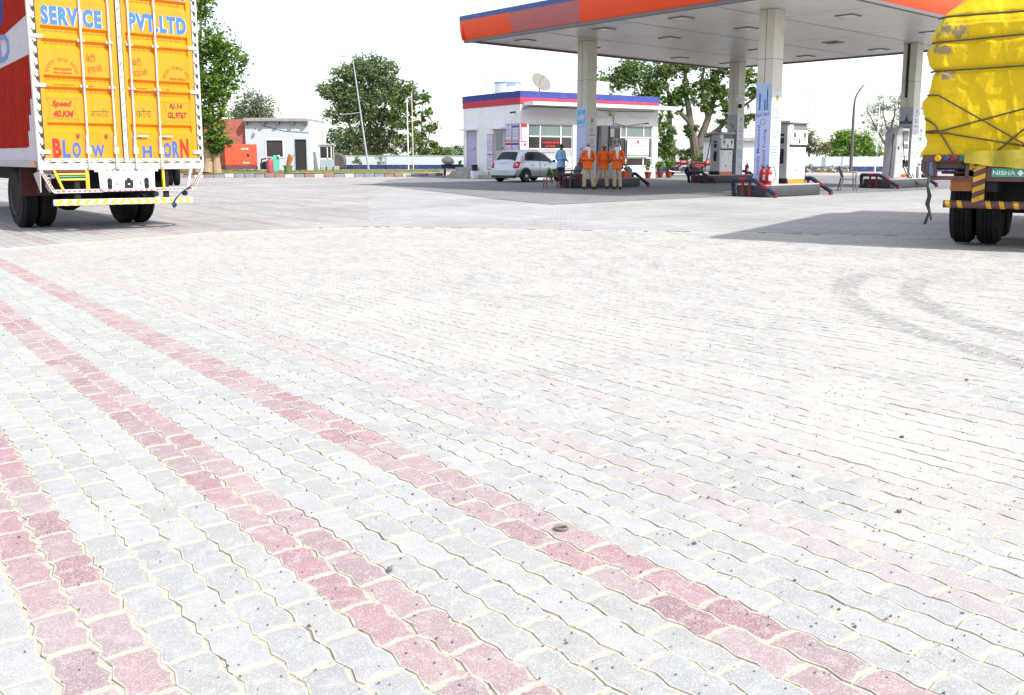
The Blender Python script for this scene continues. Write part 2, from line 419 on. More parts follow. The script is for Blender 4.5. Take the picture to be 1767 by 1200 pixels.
me.attributes.new('tint', 'FLOAT_COLOR', 'POINT').data.foreach_set('color', T)
tag(link('far_pavers', me, paving), kind='stuff')

# ---- open joints: thin dark gaps where the sand has washed out along the rows
mb = MB(); edge_x = [-PL / 2, -PL * .40, -PL * .17, PL * .08, PL * .33, PL / 2]; edge_z = [0, .0058, -.0058, .0058, -.0058, 0]
for x, y, red, nk in spots:
    if rng.random() < .18: continue
    for q in range(5):
        if rng.random() < .5: continue
        w0, w1 = rng.uniform(.0003, .0017), rng.uniform(.0003, .0017); pts = []
        for xx, yy in ((edge_x[q], PW / 2 - .003 + edge_z[q]), (edge_x[q + 1], PW / 2 - .003 + edge_z[q + 1])): pts.append((xx, yy))
        loc_ = [(pts[0][0], pts[0][1]), (pts[1][0], pts[1][1]), (pts[1][0], pts[1][1] + w1), (pts[0][0], pts[0][1] + w0)]
        wv = []
        for a, c in loc_: wy = y + a * sa_ + c * ca_; wv.append((x + a * ca_ - c * sa_, wy, G(wy) + .0024))
        mb.add(wv, [(0, 1, 2, 3)])
tag(mb.build('open_joints', M('joint_earth', (.14, .125, .105), .95, var=.4, scale=30, world_co=True), paving, smooth=False, recalc=False), kind='stuff')

# ---- sand drifted along the joints between the paved areas
def drift(name, path, w0, lab):
    mb = MB(); r = random.Random(3); pts = []
    for (xa, ya), (xb, yb) in zip(path, path[1:]):
        k = max(2, int(math.hypot(xb - xa, yb - ya) / .12))
        pts += [(xa + (xb - xa) * i / k, ya + (yb - ya) * i / k) for i in range(k)]
    prev = None
    for i, (x, y) in enumerate(pts):
        x2, y2 = pts[min(i + 1, len(pts) - 1)]; x1, y1 = pts[max(i - 1, 0)]; t = Vector((x2 - x1, y2 - y1)).normalized()
        w = w0 * (.35 + 1.3 * abs(mnoise.noise(Vector((x * .9, y * .9, 3))))) + r.uniform(0, .05); nx, ny = -t.y, t.x
        row = [(x + nx * w * q, y + ny * w * q, G(y + ny * w * q) + .0062 * (1 - abs(q) ** 2) + .0005) for q in (-1 - r.uniform(0, .3), -.5, 0, .5, 1 + r.uniform(0, .3))]
        if prev: mb.add(prev + row, [(j, j + 1, 6 + j, 5 + j) for j in range(4)])
        prev = row
    return tag(mb.build(name, sand_m), lab, None, None, 'stuff')
drift('sand_drift', [(x, gutter(x)) for x in [-9, -6.3, -4.79, -2.42, .5, 3.8, 6.16, 9]], .13, 'pale sand filling the long joint across the paving')
mb = MB(); r = random.Random(8)
x = -3.2
while x < 7:      # cracks of missing pavers in the joint
    if r.random() < .6:
        y = gutter(x) + r.uniform(-.05, .1); w = r.uniform(.05, .22)
        mb.obox((x, y, G(y) + .006), (w, r.uniform(.015, .035), .008), rz=r.uniform(-.3, .2))
    x += r.uniform(.12, .5)
tag(mb.build('crack', M('crack_dark', (.05, .045, .04), .9)), 'dark broken gaps along the sandy joint', kind='stuff')  # dark brown strips for the broken gaps
# ---- loose gravel
grav_m = M('gravel', (.085, .085, .095), .8, var=.6, scale=30, world_co=True)
mb = MB(); r = random.Random(21)
for i in range(2100):
    y = 1.2 + 9 * r.random() ** 1.5; x = r.uniform(-.6, .6) * y * 1.02 + r.choice([0, .5, .6]) * y * .5
    if abs(x) > .62 * y or y > gutter(x): continue
    s = r.uniform(.0010, .0024) * (1.8 if r.random() < .1 else 1) * (1 + y * .08)
    mb.add([(x + s * r.uniform(.7, 1.3), y, G(y) + .006), (x, y + s, G(y) + .0055), (x - s * 1.1, y, G(y) + .006), (x, y - s * r.uniform(.7, 1.2), G(y) + .005), (x + r.uniform(-.4, .4) * s, y, G(y) + .006 + s * r.uniform(.5, 1)), (x, y, G(y) + .002)],
           [(0, 1, 4), (1, 2, 4), (2, 3, 4), (3, 0, 4), (1, 0, 5), (2, 1, 5), (3, 2, 5), (0, 3, 5)])
tag(mb.build('gravel', grav_m, smooth=False), 'fine dark gravel scattered over the pavers', kind='stuff')
def pebble(px, lab, s, sq=1):
    mb = MB(); r = random.Random(px[0] * 100); bm = bmesh.new(); bmesh.ops.create_icosphere(bm, subdivisions=2, radius=s * .62)
    s *= .62
    for v in bm.verts:
        q = 1 + .35 * mnoise.noise(v.co / s * 1.3 + Vector((px[0] * 9, 0, 0))); v.co = Vector((v.co.x * q, v.co.y * q * .8, v.co.z * q * .55 * sq + s * .35))
    me = bpy.data.meshes.new('pebble'); bm.to_mesh(me); bm.free(); me.materials.append(grav_m)
    o = link('pebble', me, None, (px[0], px[1], G(px[1]) + .006)); tag(o, lab, 'pebble')
pebble((-.279, 1.93), 'dark tilted pebble lying on a red paver left of centre', .011, 1.5)
pebble((1.035, 2.29), 'dark angular pebble on the sandy pavers towards the right', .012)
pebble((1.34, 2.98), 'single dark pebble on pale pavers below the tyre marks', .013)
pebble((.445, 2.08), 'small dark pebble just right of the middle red band', .009)
pebble((2.0, 3.85), 'dark pebble near the right edge level with the tyre marks', .013)
mb = MB(); mb.tube([(math.cos(a) * .016, math.sin(a) * .012, .004) for a in [i * math.pi / 6 for i in range(12)]], .0035, 6, closed=True)
o = mb.build('steel_ring', M('rusty_ring', (.14, .12, .1), .6)); o.location = (.125, 2.17, G(2.17) + .006); tag(o, 'small flat metal ring lying on the middle red paver band', 'ring')

# ---- verge, kerb
KERB = [(-24, 49.6), (-20.5, 50.2), (-16.8, 51.0), (-10.9, 52.4), (-7, 53.6), (-4.6, 54.9), (-3.9, 56.2)]
grass_m = M('dry_grass_soil', (.16, .17, .075), .95, var=.35, scale=1.5, dirt=((.36, .29, .18), .9), dscale=.5, bump=.6, bscale=20, world_co=True)
mb = MB()
top = [(x, y + .16, .22) for x, y in KERB]; back = [(-24, 68, .26), (-20, 68, .26), (-16, 68, .26), (-11, 68, .26), (-7, 68, .26), (-4.5, 68, .24), (-2.5, 68, .22)]
mb.add(top + back, [(i, i + 1, 8 + i, 7 + i) for i in range(6)])
tag(mb.build('verge', grass_m, smooth=False), kind='structure')
kerb = thing('kerb', 'low kerb of worn red white and blue painted blocks along the verge', 'kerb', (-14, 51.5, 0))
kcols = [M('kerb_red', (.25, .14, .125), .85, dirt=((.3, .27, .24), 1.), dscale=4), M('kerb_blue', (.20, .21, .235), .85, dirt=((.33, .3, .27), 1.), dscale=4), M('kerb_pale', (.42, .40, .37), .85, dirt=((.25, .22, .2), .8), dscale=4)]
segs = [(Vector(a), Vector(b)) for a, b in zip(KERB, KERB[1:])]
kmes = [MB().box(-.27, .27, -.07, .07, 0, .22).mesh('kerb_block', m, bevel=.025) for m in kcols]
i = 0
for a, b in segs:
    L_ = (b - a).length; k = max(1, round(L_ / .57)); t = (b - a).normalized()
    for q in range(k):
        p = a + (b - a) * ((q + .5) / k)
        o = link('kerb_block', kmes[[0, 1, 0, 1, 2, 1, 0, 2, 1, 1, 2, 0][(i * 5) % 12]], kerb, (p.x + 14, p.y - 51.5 + random.uniform(-.015, .015), random.uniform(-.05, .0)), math.atan2(t.y, t.x)); o.scale.x = L_ / k / .56; i += 1
# grass tufts on the verge
def blades(name, n, fn, mat, h, lab=None, parent=None):
    mb = MB(); r = random.Random(17)
    for i in range(n):
        x, y, z = fn(r); hh = h * r.uniform(.4, 1.2); a = r.uniform(0, 6.28); w = hh * .12; lx, ly = r.uniform(-.4, .4) * hh, r.uniform(-.4, .4) * hh
        mb.add([(x - w * math.cos(a), y - w * math.sin(a), z), (x + w * math.cos(a), y + w * math.sin(a), z), (x + lx, y + ly, z + hh)], [(0, 1, 2)])
    o = mb.build(name, mat, parent, smooth=False, recalc=False)
    if lab: tag(o, lab, kind='stuff')
    return o
grass_leaf = M('grass_leaf', (.17, .2, .055), .8, var=.4, scale=3, world_co=True)
def vg(r):
    x = r.uniform(-23, -4.5); y0 = 50 + (x + 24) * .22
    return x, r.uniform(y0 + 1.0, y0 + 1 + 9 * r.random() + 2), .24
blades('grass', 6000, vg, grass_leaf, .13, 'patchy short grass on the verge behind the kerb')
# ================================================================== lorry with yellow container doors
def wheel(parent, x, y, z, r, w, rim_m, name='wheel'):
    """tyre on axis x, centred at x,y,z; the part is the tyre, its sub-parts the rim and hub"""
    p = [(r * .56, -w / 2 + .02), (r * .72, -w / 2), (r * .90, -w / 2 + .01), (r * .97, -w / 2 + .045), (r, -w * .28), (r, -w * .19), (r * .972, -w * .18), (r * .972, -w * .13), (r, -w * .12), (r, -.012), (r * .972, -.009), (r * .972, .009), (r, .012), (r, w * .12), (r * .972, w * .13), (r * .972, w * .18), (r, w * .19), (r, w * .28), (r * .97, w / 2 - .045), (r * .90, w / 2 - .01), (r * .72, w / 2), (r * .56, w / 2 - .02)]
    o = MB().lathe(p, 40, (x, y, z), 'x').build(name, black_rub, parent, angle=30)
    MB().lathe([(r * .1, -w / 2 + .03), (r * .3, -w / 2 + .05), (r * .5, -w / 2 + .06), (r * .57, -w / 2 + .005), (r * .57, w / 2 - .005), (r * .5, w / 2 - .06), (r * .3, w / 2 - .05), (r * .1, w / 2 - .03)], 24, (x, y, z), 'x').build('rim', rim_m, o)
    return o
TL = thing('container_truck', 'lorry with yellow BLOW HORN container doors and red corrugated sides', 'truck', (-7.22, 13.8, 0), rad(42))
yel = M('door_yellow', (.64, .225, .002), .42, var=.05, scale=3, dirt=((.36, .12, .006), .5), dscale=4, stretch=(1.6, 1, .6))
rust_w = M('chipped_white', (.52, .50, .47), .6, var=.08, dirt=((.26, .14, .08), .95), dscale=5)
blue_l = M('letter_blue', (.035, .14, .56), .5, var=.04); red_l = M('letter_red', (.55, .016, .01), .5, var=.05); org_l = M('letter_orange', (.55, .06, .004), .5)
grn_l = M('letter_green', (.025, .12, .01), .5); mar_l = M('letter_maroon', (.16, .025, .015), .5); blk_l = M('letter_black', (.02, .025, .02), .5)
blue2_l = M('letter_slate_blue', (.035, .10, .36), .5); pale_l = M('letter_outline', (.5, .42, .48), .5)
W_, ZB, ZT = 2.6, 1.16, 4.0
# corrugated red side
def side_mat():
    m = bpy.data.materials.new('painted_side'); m.use_nodes = True
    n = m.node_tree.nodes; l = m.node_tree.links; b = n['Principled BSDF']; b.inputs['Roughness'].default_value = .85; b.inputs['Specular IOR Level'].default_value = .15
    tc = n.new('ShaderNodeTexCoord'); sp = n.new('ShaderNodeSeparateXYZ'); l.new(tc.outputs['Object'], sp.inputs[0])
    Y, Z = sp.outputs[1], sp.outputs[2]
    def mth(op, a, c=None):
        x = n.new('ShaderNodeMath'); x.operation = op
        for i, v in enumerate((a, c)):
            if v is None: continue
            if isinstance(v, (int, float)): x.inputs[i].default_value = v
            else: l.new(v, x.inputs[i])
        return x.outputs[0]
    def mix(f, a, c):
        x = n.new('ShaderNodeMix'); x.data_type = 'RGBA'; l.new(f, x.inputs[0])
        for i, v in ((6, a), (7, c)):
            if isinstance(v, tuple): x.inputs[i].default_value = (*v, 1)
            else: l.new(v, x.inputs[i])
        return x.outputs[2]
    nz = n.new('ShaderNodeTexNoise'); nz.inputs['Scale'].default_value = 4; nz.inputs['Detail'].default_value = 6; l.new(tc.outputs['Object'], nz.inputs['Vector'])
    red = mix(nz.outputs['Fac'], (.20, .006, .003), (.40, .02, .006))
    band = mth('MULTIPLY', mth('GREATER_THAN', mth('ADD', Z, mth('MULTIPLY', Y, .05)), 2.72), mth('LESS_THAN', mth('ADD', Z, mth('MULTIPLY', Y, .12)), 3.29))
    low = mth('LESS_THAN', Z, 1.33)
    saw = mth('MULTIPLY', mth('LESS_THAN', Y, mth('ADD', mth('MULTIPLY', mth('FLOOR', mth('MULTIPLY', mth('SUBTRACT', 2.3, Z), 4.2)), .13), .02)), mth('LESS_THAN', Z, 2.3))
    w = mth('MAXIMUM', mth('MAXIMUM', band, low), saw)
    col = mix(w, red, (.5, .47, .52))
    brush = mth('MULTIPLY', mth('GREATER_THAN', Z, 3.3), mth('LESS_THAN', mth('ABSOLUTE', mth('SUBTRACT', Y, mth('ADD', mth('MULTIPLY', Z, -.35), 2.75))), .17))
    col = mix(brush, col, (.03, .06, .25))
    l.new(col, b.inputs['Base Color'])
    return m
mb = MB(); per = .105; pts = []; y = .03
while y < 7.6:
    pts += [(0, y), (0, y + per * .38), (.028, y + per * .5), (.028, y + per * .88)]; y += per
side_p = MB().add([(x, yy, ZB - .03) for x, yy in pts] + [(x, yy, ZT) for x, yy in pts], [(i, i + 1, len(pts) + i + 1, len(pts) + i) for i in range(len(pts) - 1)])
sd = side_p.build('side_panel', side_mat(), TL, smooth=False)
text('lettering', 'PVT.', blue2_l, sd, (-.004, 4.6, 2.68), (0, -1, 0), UZ, 1.5, .42, .02); text('lettering', 'LTD', blue2_l, sd, (-.004, 2.85, 2.72), (0, -1, 0), UZ, 1.75, .42, .02)
MB().box(W_ - .035, W_ - .005, .03, 7.6, ZB - .03, ZT).build('side_panel', sd.data.materials[0], TL)
MB().box(.02, W_ - .02, .03, 7.6, ZT, ZT + .03).build('roof', rust_w, TL)
MB().box(.02, W_ - .02, 7.55, 7.62, ZB, ZT).build('front_panel', rust_w, TL)
MB().box(.05, W_ - .05, .05, 7.55, ZB - .1, ZB - .03).build('floor', dark, TL)
MB().box(-.012, .03, .1, 7.6, 1.03, 1.13).build('side_rail', M('dusty_rail', (.33, .3, .33), .6, dirt=((.2, .17, .15), .6)), TL)
MB().box(-.016, -.012, .1, .34, 1.04, 1.125).build('reflector', M('amber_tape', (.5, .2, .015), .4), TL)
# cab far in front, mostly out of the frame
MB().box(.1, W_ - .1, 7.8, 9.6, .75, 3.1).build('cab', M('cab_orange', (.6, .12, .02), .4), TL, bevel=.12)
# rear frame
for x0, x1, nm in ((0.0, .1, 'L'), (W_ - .1, W_, 'R')):
    p = MB().box(x0, x1, -.03, .06, 1.0, ZT + .02).build('corner_post', rust_w, TL, bevel=.01)
    mb = MB(); z = 1.12
    xa = x1 - .062 if nm == 'L' else x0 + .005
    while z < ZT:
        mb.add([(xa + .05, -.034, z), (xa + .012, -.034, z + .05), (xa + .05, -.034, z + .10), (xa + .062, -.034, z + .05)], [(0, 1, 2, 3)])
        mb.add([(xa + .034, -.0345, z + .03), (xa + .0, -.0345, z + .10), (xa + .008, -.0345, z + .115), (xa + .045, -.0345, z + .05)], [(0, 1, 2, 3)]); z += .17
    tag(mb.build('rope_pattern', blk_l, p, smooth=False), kind='stuff')
    MB().box(x1 - .006 if nm == 'L' else x0 - .02, x1 + .02 if nm == 'L' else x0 + .006, -.022, .05, 1.14, ZT).build('door_seal', black, TL)
sill = MB().box(0, W_, -.035, .06, .985, 1.125).build('sill', rust_w, TL, bevel=.012)
strip = MB().box(.09, W_ - .1, -.04, -.03, 1.09, 1.165).build('sill_strip', rust_w, TL)
mb = MB(); x = .12
while x < W_ - .2:
    mb.add([(x, -.0425, 1.098), (x + .1, -.0425, 1.12), (x + .15, -.0425, 1.102), (x + .09, -.0425, 1.095)], [(0, 1, 2, 3)])
    mb.add([(x + .02, -.0425, 1.128), (x + .05, -.0425, 1.14), (x + .1, -.0425, 1.132)], [(0, 1, 2)]); x += .175
tag(mb.build('rope_pattern', blk_l, strip, smooth=False), kind='stuff')
MB().box(0, W_, -.03, .06, ZT - .12, ZT + .02).build('header', rust_w, TL)
ctr = MB().box(1.27, 1.345, -.045, -.01, 1.13, ZT - .1).build('centre_strip', rust_w, TL)
mb = MB(); z = 1.15
mb.box(1.262, 1.275, -.047, -.03, 1.13, ZT - .1); mb.box(1.34, 1.35, -.047, -.03, 1.13, ZT - .1)
while z < ZT - .2:
    mb.add([(1.285, -.0475, z), (1.33, -.0475, z + .06), (1.33, -.0475, z + .075), (1.285, -.0475, z + .02)], [(0, 1, 2, 3)]); z += .21
tag(mb.build('rope_pattern', blk_l, ctr, smooth=False), kind='stuff')
# doors with grooves: profile in z (depth y)
GRO = [(3.72, 3.62, 3.56), (3.155, 3.055, 3.0), (2.965, 2.87, 2.825), (2.425, 2.335, 2.30), (2.255, 2.16, 2.115), (1.715, 1.625, 1.575)]   # top edge, foot of the groove, lower edge
prof = [(-.02, ZT - .1)]
for zt, zb, ze in GRO: prof += [(-.02, zt), (.028, zt - .045), (.028, zb), (-.02, ze)]
prof += [(-.02, 1.165)]
for xa, xb in ((.112, 1.262), (1.352, W_ - .112)):
    d = MB().add([(xa, y, z) for y, z in prof] + [(xb, y, z) for y, z in prof] + [(xa + .05, -.021, ZT - .1), (xa + .05, -.021, 1.165)], [(i, i + 1, len(prof) + i + 1, len(prof) + i) for i in range(len(prof) - 1)]).build('door', yel, TL, smooth=False)
    MB().box(xa - .0, xa + .055, -.024, .04, 1.165, ZT - .1).box(xb - .075, xb, -.024, .04, 1.165, ZT - .1).build('door_stile', yel, d)
    MB().box(xa, xb, .03, .05, 1.165, ZT - .1).build('door_back', yel, d)
    # painted vine decoration in the grooves
    for gi, (zt, zb, ze) in enumerate(GRO[:5]):
        mb = MB(); x = xa + .1; k = 0
        while x < xb - .15:
            za = zb + .02
            mb.tube([(x, .026, za), (x + .03, .026, za + .012), (x + .06, .026, za + .002)], .0035, 4); mb.add([(x + .02, .0265, za + .016), (x + .032, .0265, za + .025), (x + .034, .0265, za + .012)], [(0, 1, 2)])
            x += .075
        tag(mb.build('painted_vine', org_l if gi in (1, 3) else blk_l, d, smooth=False), kind='stuff')
    if xa < 1:
        doorL = d
    else: doorR = d
UXV = Vector(UX)
def dt(parent, s, m, x0, x1, z0, z1, bold=.02, shear=0, tilt=0, nm='lettering'):
    return text(nm, s, m, parent, (x0, -.0225 - random.uniform(0, .0008), z0), UX, UZ, x1 - x0, z1 - z0, bold + .034 if s.isascii() else .006, shear, tilt)
def outlined(parent, s, x0, x1, z0, z1, fill):
    text('lettering_outline', s, pale_l, parent, (x0 + .012, -.0222, z0 - .002), UX, UZ, x1 - x0, z1 - z0, .075, space=1.16)
    text('lettering', s, fill, parent, (x0, -.0235, z0), UX, UZ, x1 - x0, z1 - z0, .06, space=1.16)
outlined(doorL, 'SERVICE', .185, 1.06, 3.17, 3.45, blue_l)
outlined(doorR, 'PVT.LTD.', 1.47, 2.47, 3.19, 3.47, blue_l)
outlined(doorR, 'TRAVELS', 1.5, 2.42, 3.735, 3.98, blue_l)
outlined(doorL, 'SHREE', .2, 1.05, 3.735, 3.98, blue_l)
for s, x0, x1, z0, z1, m in (('B', .22, .345, 1.175, 1.47, red_l), ('L', .36, .475, 1.175, 1.45, blue2_l), ('O', .50, .63, 1.175, 1.42, blue2_l), ('W', .785, .985, 1.18, 1.38, blue2_l)):
    dt(doorL, s, m, x0, x1, z0, z1, .015)
for s, x0, x1, z0, z1, m in (('H', 1.575, 1.73, 1.175, 1.375, blue2_l), ('O', 1.915, 2.05, 1.175, 1.43, blue2_l), ('R', 2.065, 2.19, 1.175, 1.45, blue2_l), ('N', 2.2, 2.345, 1.175, 1.49, red_l)):
    dt(doorR, s, m, x0, x1, z0, z1, .015)
dt(doorL, 'Speed', red_l, .25, .54, 1.93, 2.045, .012, .25); dt(doorL, '40.KM', red_l, .26, .56, 1.795, 1.90, .012, .25)
dt(doorR, 'RJ.14', mar_l, 2.055, 2.27, 1.965, 2.06, .01, .15); dt(doorR, 'GL.9767', mar_l, 2.02, 2.34, 1.82, 1.93, .01, .15)
dt(doorL, 'आफरिया', grn_l, .80, 1.085, 1.80, 1.95, .008); dt(doorR, 'कोच', grn_l, 1.50, 1.75, 1.82, 1.98, .008)
dt(doorL, 'बेटी', org_l, .80, .95, 2.64, 2.76, .012, tilt=.22); dt(doorL, 'बचाओ', org_l, .81, 1.04, 2.47, 2.6, .014, tilt=.22)
dt(doorR, 'बेटी', org_l, 1.5, 1.65, 2.63, 2.75, .012, tilt=.18); dt(doorR, 'पढाओ', org_l, 1.5, 1.74, 2.46, 2.58, .014, tilt=.18)
dt(doorL, 'एम्बुलेंस', blk_l, .29, .6, 2.268, 2.295, .004); dt(doorL, 'को', blk_l, .80, .87, 2.265, 2.293, .004); dt(doorR, 'रास्ता', blk_l, 1.53, 1.72, 2.268, 2.293, .004); dt(doorR, 'दें', blk_l, 2.02, 2.07, 2.266, 2.295, .004)
def arc_text(parent, s, m, cx, cz, R, a0, a1, h):
    chars = list(s)
    for i, ch in enumerate(chars):
        if ch == ' ': continue
        a = a0 + (a1 - a0) * (i + .5) / len(chars); w = abs(a0 - a1) * R / len(chars)
        u = Vector((math.sin(a), 0, -math.cos(a))); up = Vector((math.cos(a), 0, math.sin(a)))
        text('lettering', ch, m, parent, Vector((cx, -.0228, cz)) + up * R - u * w * .5, u, up, w * .95, h, .008)
arc_text(doorL, 'महावीर वक्स जयपुर', org_l, .43, 2.44, .19, math.pi * .97, math.pi * .03, .055)
arc_text(doorR, 'कबाडी पेंटर पचार', org_l, 2.2, 2.44, .18, math.pi * .97, math.pi * .03, .05)
dt(doorL, '9001966578', org_l, .31, .57, 2.50, 2.54, .02); dt(doorL, '9461930240', org_l, .31, .57, 2.445, 2.48, .02); dt(doorR, '9828169211', org_l, 2.08, 2.36, 2.445, 2.485, .02)
# thin painted frames round the two panels
def scroll(parent, x0, x1, z0, z1):
    mb = MB(); k = 12
    for z, s in ((z1, -1), (z0, 1)): mb.tube([(x0 + (x1 - x0) * i / k, -.0225, z + s * .022 * math.sin(math.pi * i / k * 2) ** 2 + (s * .02 if i in (6,) else 0)) for i in range(k + 1)], .0028, 4)
    for x, s in ((x0, 1), (x1, -1)): mb.tube([(x + s * .045 * math.sin(math.pi * i / k), -.0225, z0 + (z1 - z0) * i / k) for i in range(k + 1)], .0028, 4)
    tag(mb.build('painted_scroll', grn_l, parent, smooth=False), kind='stuff')
scroll(doorL, .175, .625, 1.76, 2.09); scroll(doorR, 1.95, 2.41, 1.76, 2.09)
# locking rods
rod_m = M('zinc_rod', (.62, .58, .52), .45, metal=.35, dirt=((.4, .18, .08), .6), dscale=9)
for x in (.728, 1.15, 1.455, 1.868):
    rd = MB().tube([(x, -.062, 1.01), (x, -.062, ZT - .06)], .0165, 8).build('locking_rod', rod_m, TL)
    mb = MB()
    for z in (2.965, 2.275): mb.box(x - .055, x + .055, -.05, -.02, z - .018, z + .018).tube([(x, -.062, z - .025), (x, -.062, z + .025)], .026, 8)
    mb.tube([(x, -.062, .99), (x, -.062, 1.035)], .03, 8); mb.build('rod_clamp', steel, rd)
    MB().box(x - .035, x + .035, -.085, -.022, 1.24, 1.34).box(x - .03, x - .008, -.09, -.022, 1.3, 1.52).build('rod_keeper', rust_w, rd)
for x0, x1, z in ((1.49, 1.67, 1.525), (1.9, 2.07, 1.525)):
    h = MB().box(x0, x1, -.07, -.055, z - .012, z + .012).build('door_handle', rod_m, doorR)
    MB().lathe([(.028, -.065), (.028, -.022)], 10, ((x0 + x1) / 2 - .03, 0, z), 'y').build('catch', M('rusty_iron', (.2, .09, .05), .7), h)
for x in (.6, 1.02): MB().lathe([(.026, -.06), (.026, -.022)], 10, (x, 0, 1.525), 'y').build('catch', M('rusty_iron', (.2, .09, .05), .7), doorL)
for z in (2.985, 2.265, 1.265):
    MB().box(.03, .185, -.05, -.02, z - .03, z + .03).build('hinge', rust_w, TL, bevel=.006); MB().box(W_ - .185, W_ - .03, -.05, -.02, z - .03, z + .03).build('hinge', rust_w, TL, bevel=.006)
# tail frame under the sill
red_t = M('red_tape', (.62, .03, .025), .45)
def dashes(parent, a, b, m, n, w=.022, ln=.05, off=-.004):
    a, b = Vector(a), Vector(b); t = (b - a).normalized(); s = t.cross(Vector((0, 1, 0))).normalized(); mb = MB()
    for i in range(n):
        p = a + (b - a) * ((i + .5) / n) + Vector((0, off, 0)); q = t * ln * .5
        mb.add([p - q - s * w * .3, p - q * .4 + s * w * .5, p + q + s * w * .3, p + q * .4 - s * w * .5], [(0, 1, 2, 3)])
    tag(mb.build('tape_mark', m, parent, smooth=False), kind='stuff')
fr = MB().bar((.03, 0, .985), (.2, 0, .655), .05, .04).bar((.2, 0, .66), (.93, 0, .66), .04, .055).bar((1.73, 0, .66), (2.4, 0, .66), .04, .055).bar((2.57, 0, .985), (2.4, 0, .655), .05, .04).build('tail_frame', rust_w, TL)
dashes(fr, (.05, -.026, .95), (.19, -.026, .68), red_t, 6); dashes(fr, (.22, -.026, .66), (.92, -.026, .66), red_t, 9); dashes(fr, (1.75, -.026, .66), (2.38, -.026, .66), red_t, 9); dashes(fr, (2.55, -.026, .95), (2.41, -.026, .68), red_t, 6)
MB().ext([(.02, 1.0), (.6, .98), (.75, .86), (.2, .64), (.03, .98)], .19, .2, 'x').build('side_skirt', M('skirt_grey', (.38, .33, .32), .6), TL)
MB().ext([(-.02, .985), (.34, .93), (.02, .65)], .015, .03, 'x').build('side_skirt', M('skirt_grey', (.38, .33, .32), .6), TL)
plate = MB().ext([(.86, .97), (1.74, .965), (1.74, .64), (.93, .64), (.87, .7)], -.05, -.03, 'y').build('rear_plate', white, TL, bevel=.008)
mb = MB()
for x in (1.02, 1.60): mb.lathe([(.038, -.056), (.038, -.05)], 14, (x, 0, .82), 'y').lathe([(.038, -.056), (.038, -.05)], 14, (x, 0, .71), 'y').box(x - .038, x + .038, -.056, -.05, .71, .82)
mb.box(1.25, 1.385, -.057, -.05, .69, .82).lathe([(.035, -.0555), (.035, -.05)], 14, (1.317, 0, .825), 'y').lathe([(.015, -.056), (.015, -.05)], 10, (1.13, 0, .76), 'y').lathe([(.015, -.056), (.015, -.05)], 10, (1.5, 0, .77), 'y').build('plate_slot', black, plate)
MB().box(1.3, 1.33, -.062, -.057, .745, .765).build('lock_pin', white, plate)
dashes(plate, (.96, -.052, .655), (1.72, -.052, .655), red_t, 9); dashes(plate, (.95, -.052, .98), (1.65, -.052, .98), M('green_tape', (.03, .2, .12), .5), 8, .015)
MB().box(.8, 1.8, -.045, -.03, .955, .99).build('plate_flange', rust_w, TL)
lad_y = M('yellow_tube', (.75, .48, .03), .45)
MB().bar((.215, -.02, .985), (.33, -.02, .68), .045, .03).build('frame_strut', lad_y, TL); MB().bar((.695, -.02, 1.0), (.695, -.02, .68), .05, .03).build('frame_strut', lad_y, TL); MB().bar((1.885, -.02, 1.0), (1.89, -.02, .68), .055, .03).build('frame_strut', M('lemon_paint', (.82, .62, .03), .45), TL)
MB().bar((2.36, -.02, .985), (2.29, -.02, .68), .045, .03).build('frame_strut', white, TL)
for z, m, x0 in ((.965, red_paint, .25), (.925, lad_y, .26), (.885, green_paint, .27), (.84, lad_y, .29)): MB().tube([(x0, -.005, z), (.68, -.005, z)], .016, 8).build('ladder_rung', m, TL)
MB().box(.12, .26, .1, .13, .86, .93).build('lamp_bracket', white, TL); MB().lathe([(.02, .095), (.02, .1)], 12, (.17, 0, .895), 'y').build('lamp_hole', black, TL)
# underrun bar with chevrons
bar = MB().obox((1.285, .02, .475), (2.2, .05, .10), rx=0, ry=rad(.6)).build('underrun_bar', rust_w, TL, bevel=.012)
mb = MB(); x = .24
chev = M('chevron_yellow', (.85, .55, .01), .45)
while x < 2.34:
    s = 1 if x < 1.24 else -1; zc = .475 - (x - 1.285) * .0105
    MB().add([(x - s * .035, -.0075, zc - .046), (x + .055 - s * .035, -.0075, zc - .046), (x + .055 + s * .035, -.0075, zc + .046), (x + s * .035, -.0075, zc + .046)], [(0, 1, 2, 3)]).build('chevron', chev, bar, smooth=False); x += .135
for x in (.55, 1.95): MB().box(x - .04, x + .04, .02, .08, .5, 1.0).build('bar_hanger', dark, TL)
# chassis and axle
MB().box(.1, 1.8, .42, .5, .6, .99).build('underbody_shade_panel', dark, TL); MB().box(.75, 1.7, .5, 1.2, .62, .95).build('underbody_shade_box', dark, TL, bevel=.05)  # panel and box added to darken the gap and shade the ground behind
MB().box(.55, .68, .1, 8, .78, 1.05).box(1.9, 2.03, .1, 8, .78, 1.05).build('chassis_rail', dark, TL)
for y in (1.2, 3.2, 5.2): MB().box(.6, 2.0, y, y + .12, .82, .98).build('cross_member', dark, TL)
MB().tube([(.3, 1.9, .52), (2.25, 1.9, .52)], .085, 10).lathe([(.02, 1.55), (.17, 1.62), (.24, 1.8), (.24, 2.0), (.15, 2.15)], 14, (.93, 0, .5), 'y').build('axle', dark, TL)
hubm = M('hub_rust', (.09, .06, .05), .7, var=.3)
for x in (.2, .49, 1.85, 2.14): wheel(TL, x + .02, 1.9, .505, .505, .265, hubm)
for x in (.3, 2.05): wheel(TL, x + .05, 8.3, .505, .505, .27, hubm)
MB().box(.05, .62, 1.28, 1.3, .55, 1.03).build('mudflap', M('dull_red_flap', (.07, .014, .01), .75, var=.25), TL)
MB().box(1.86, 2.4, 1.28, 1.3, .62, 1.03).build('mudflap', dark, TL)
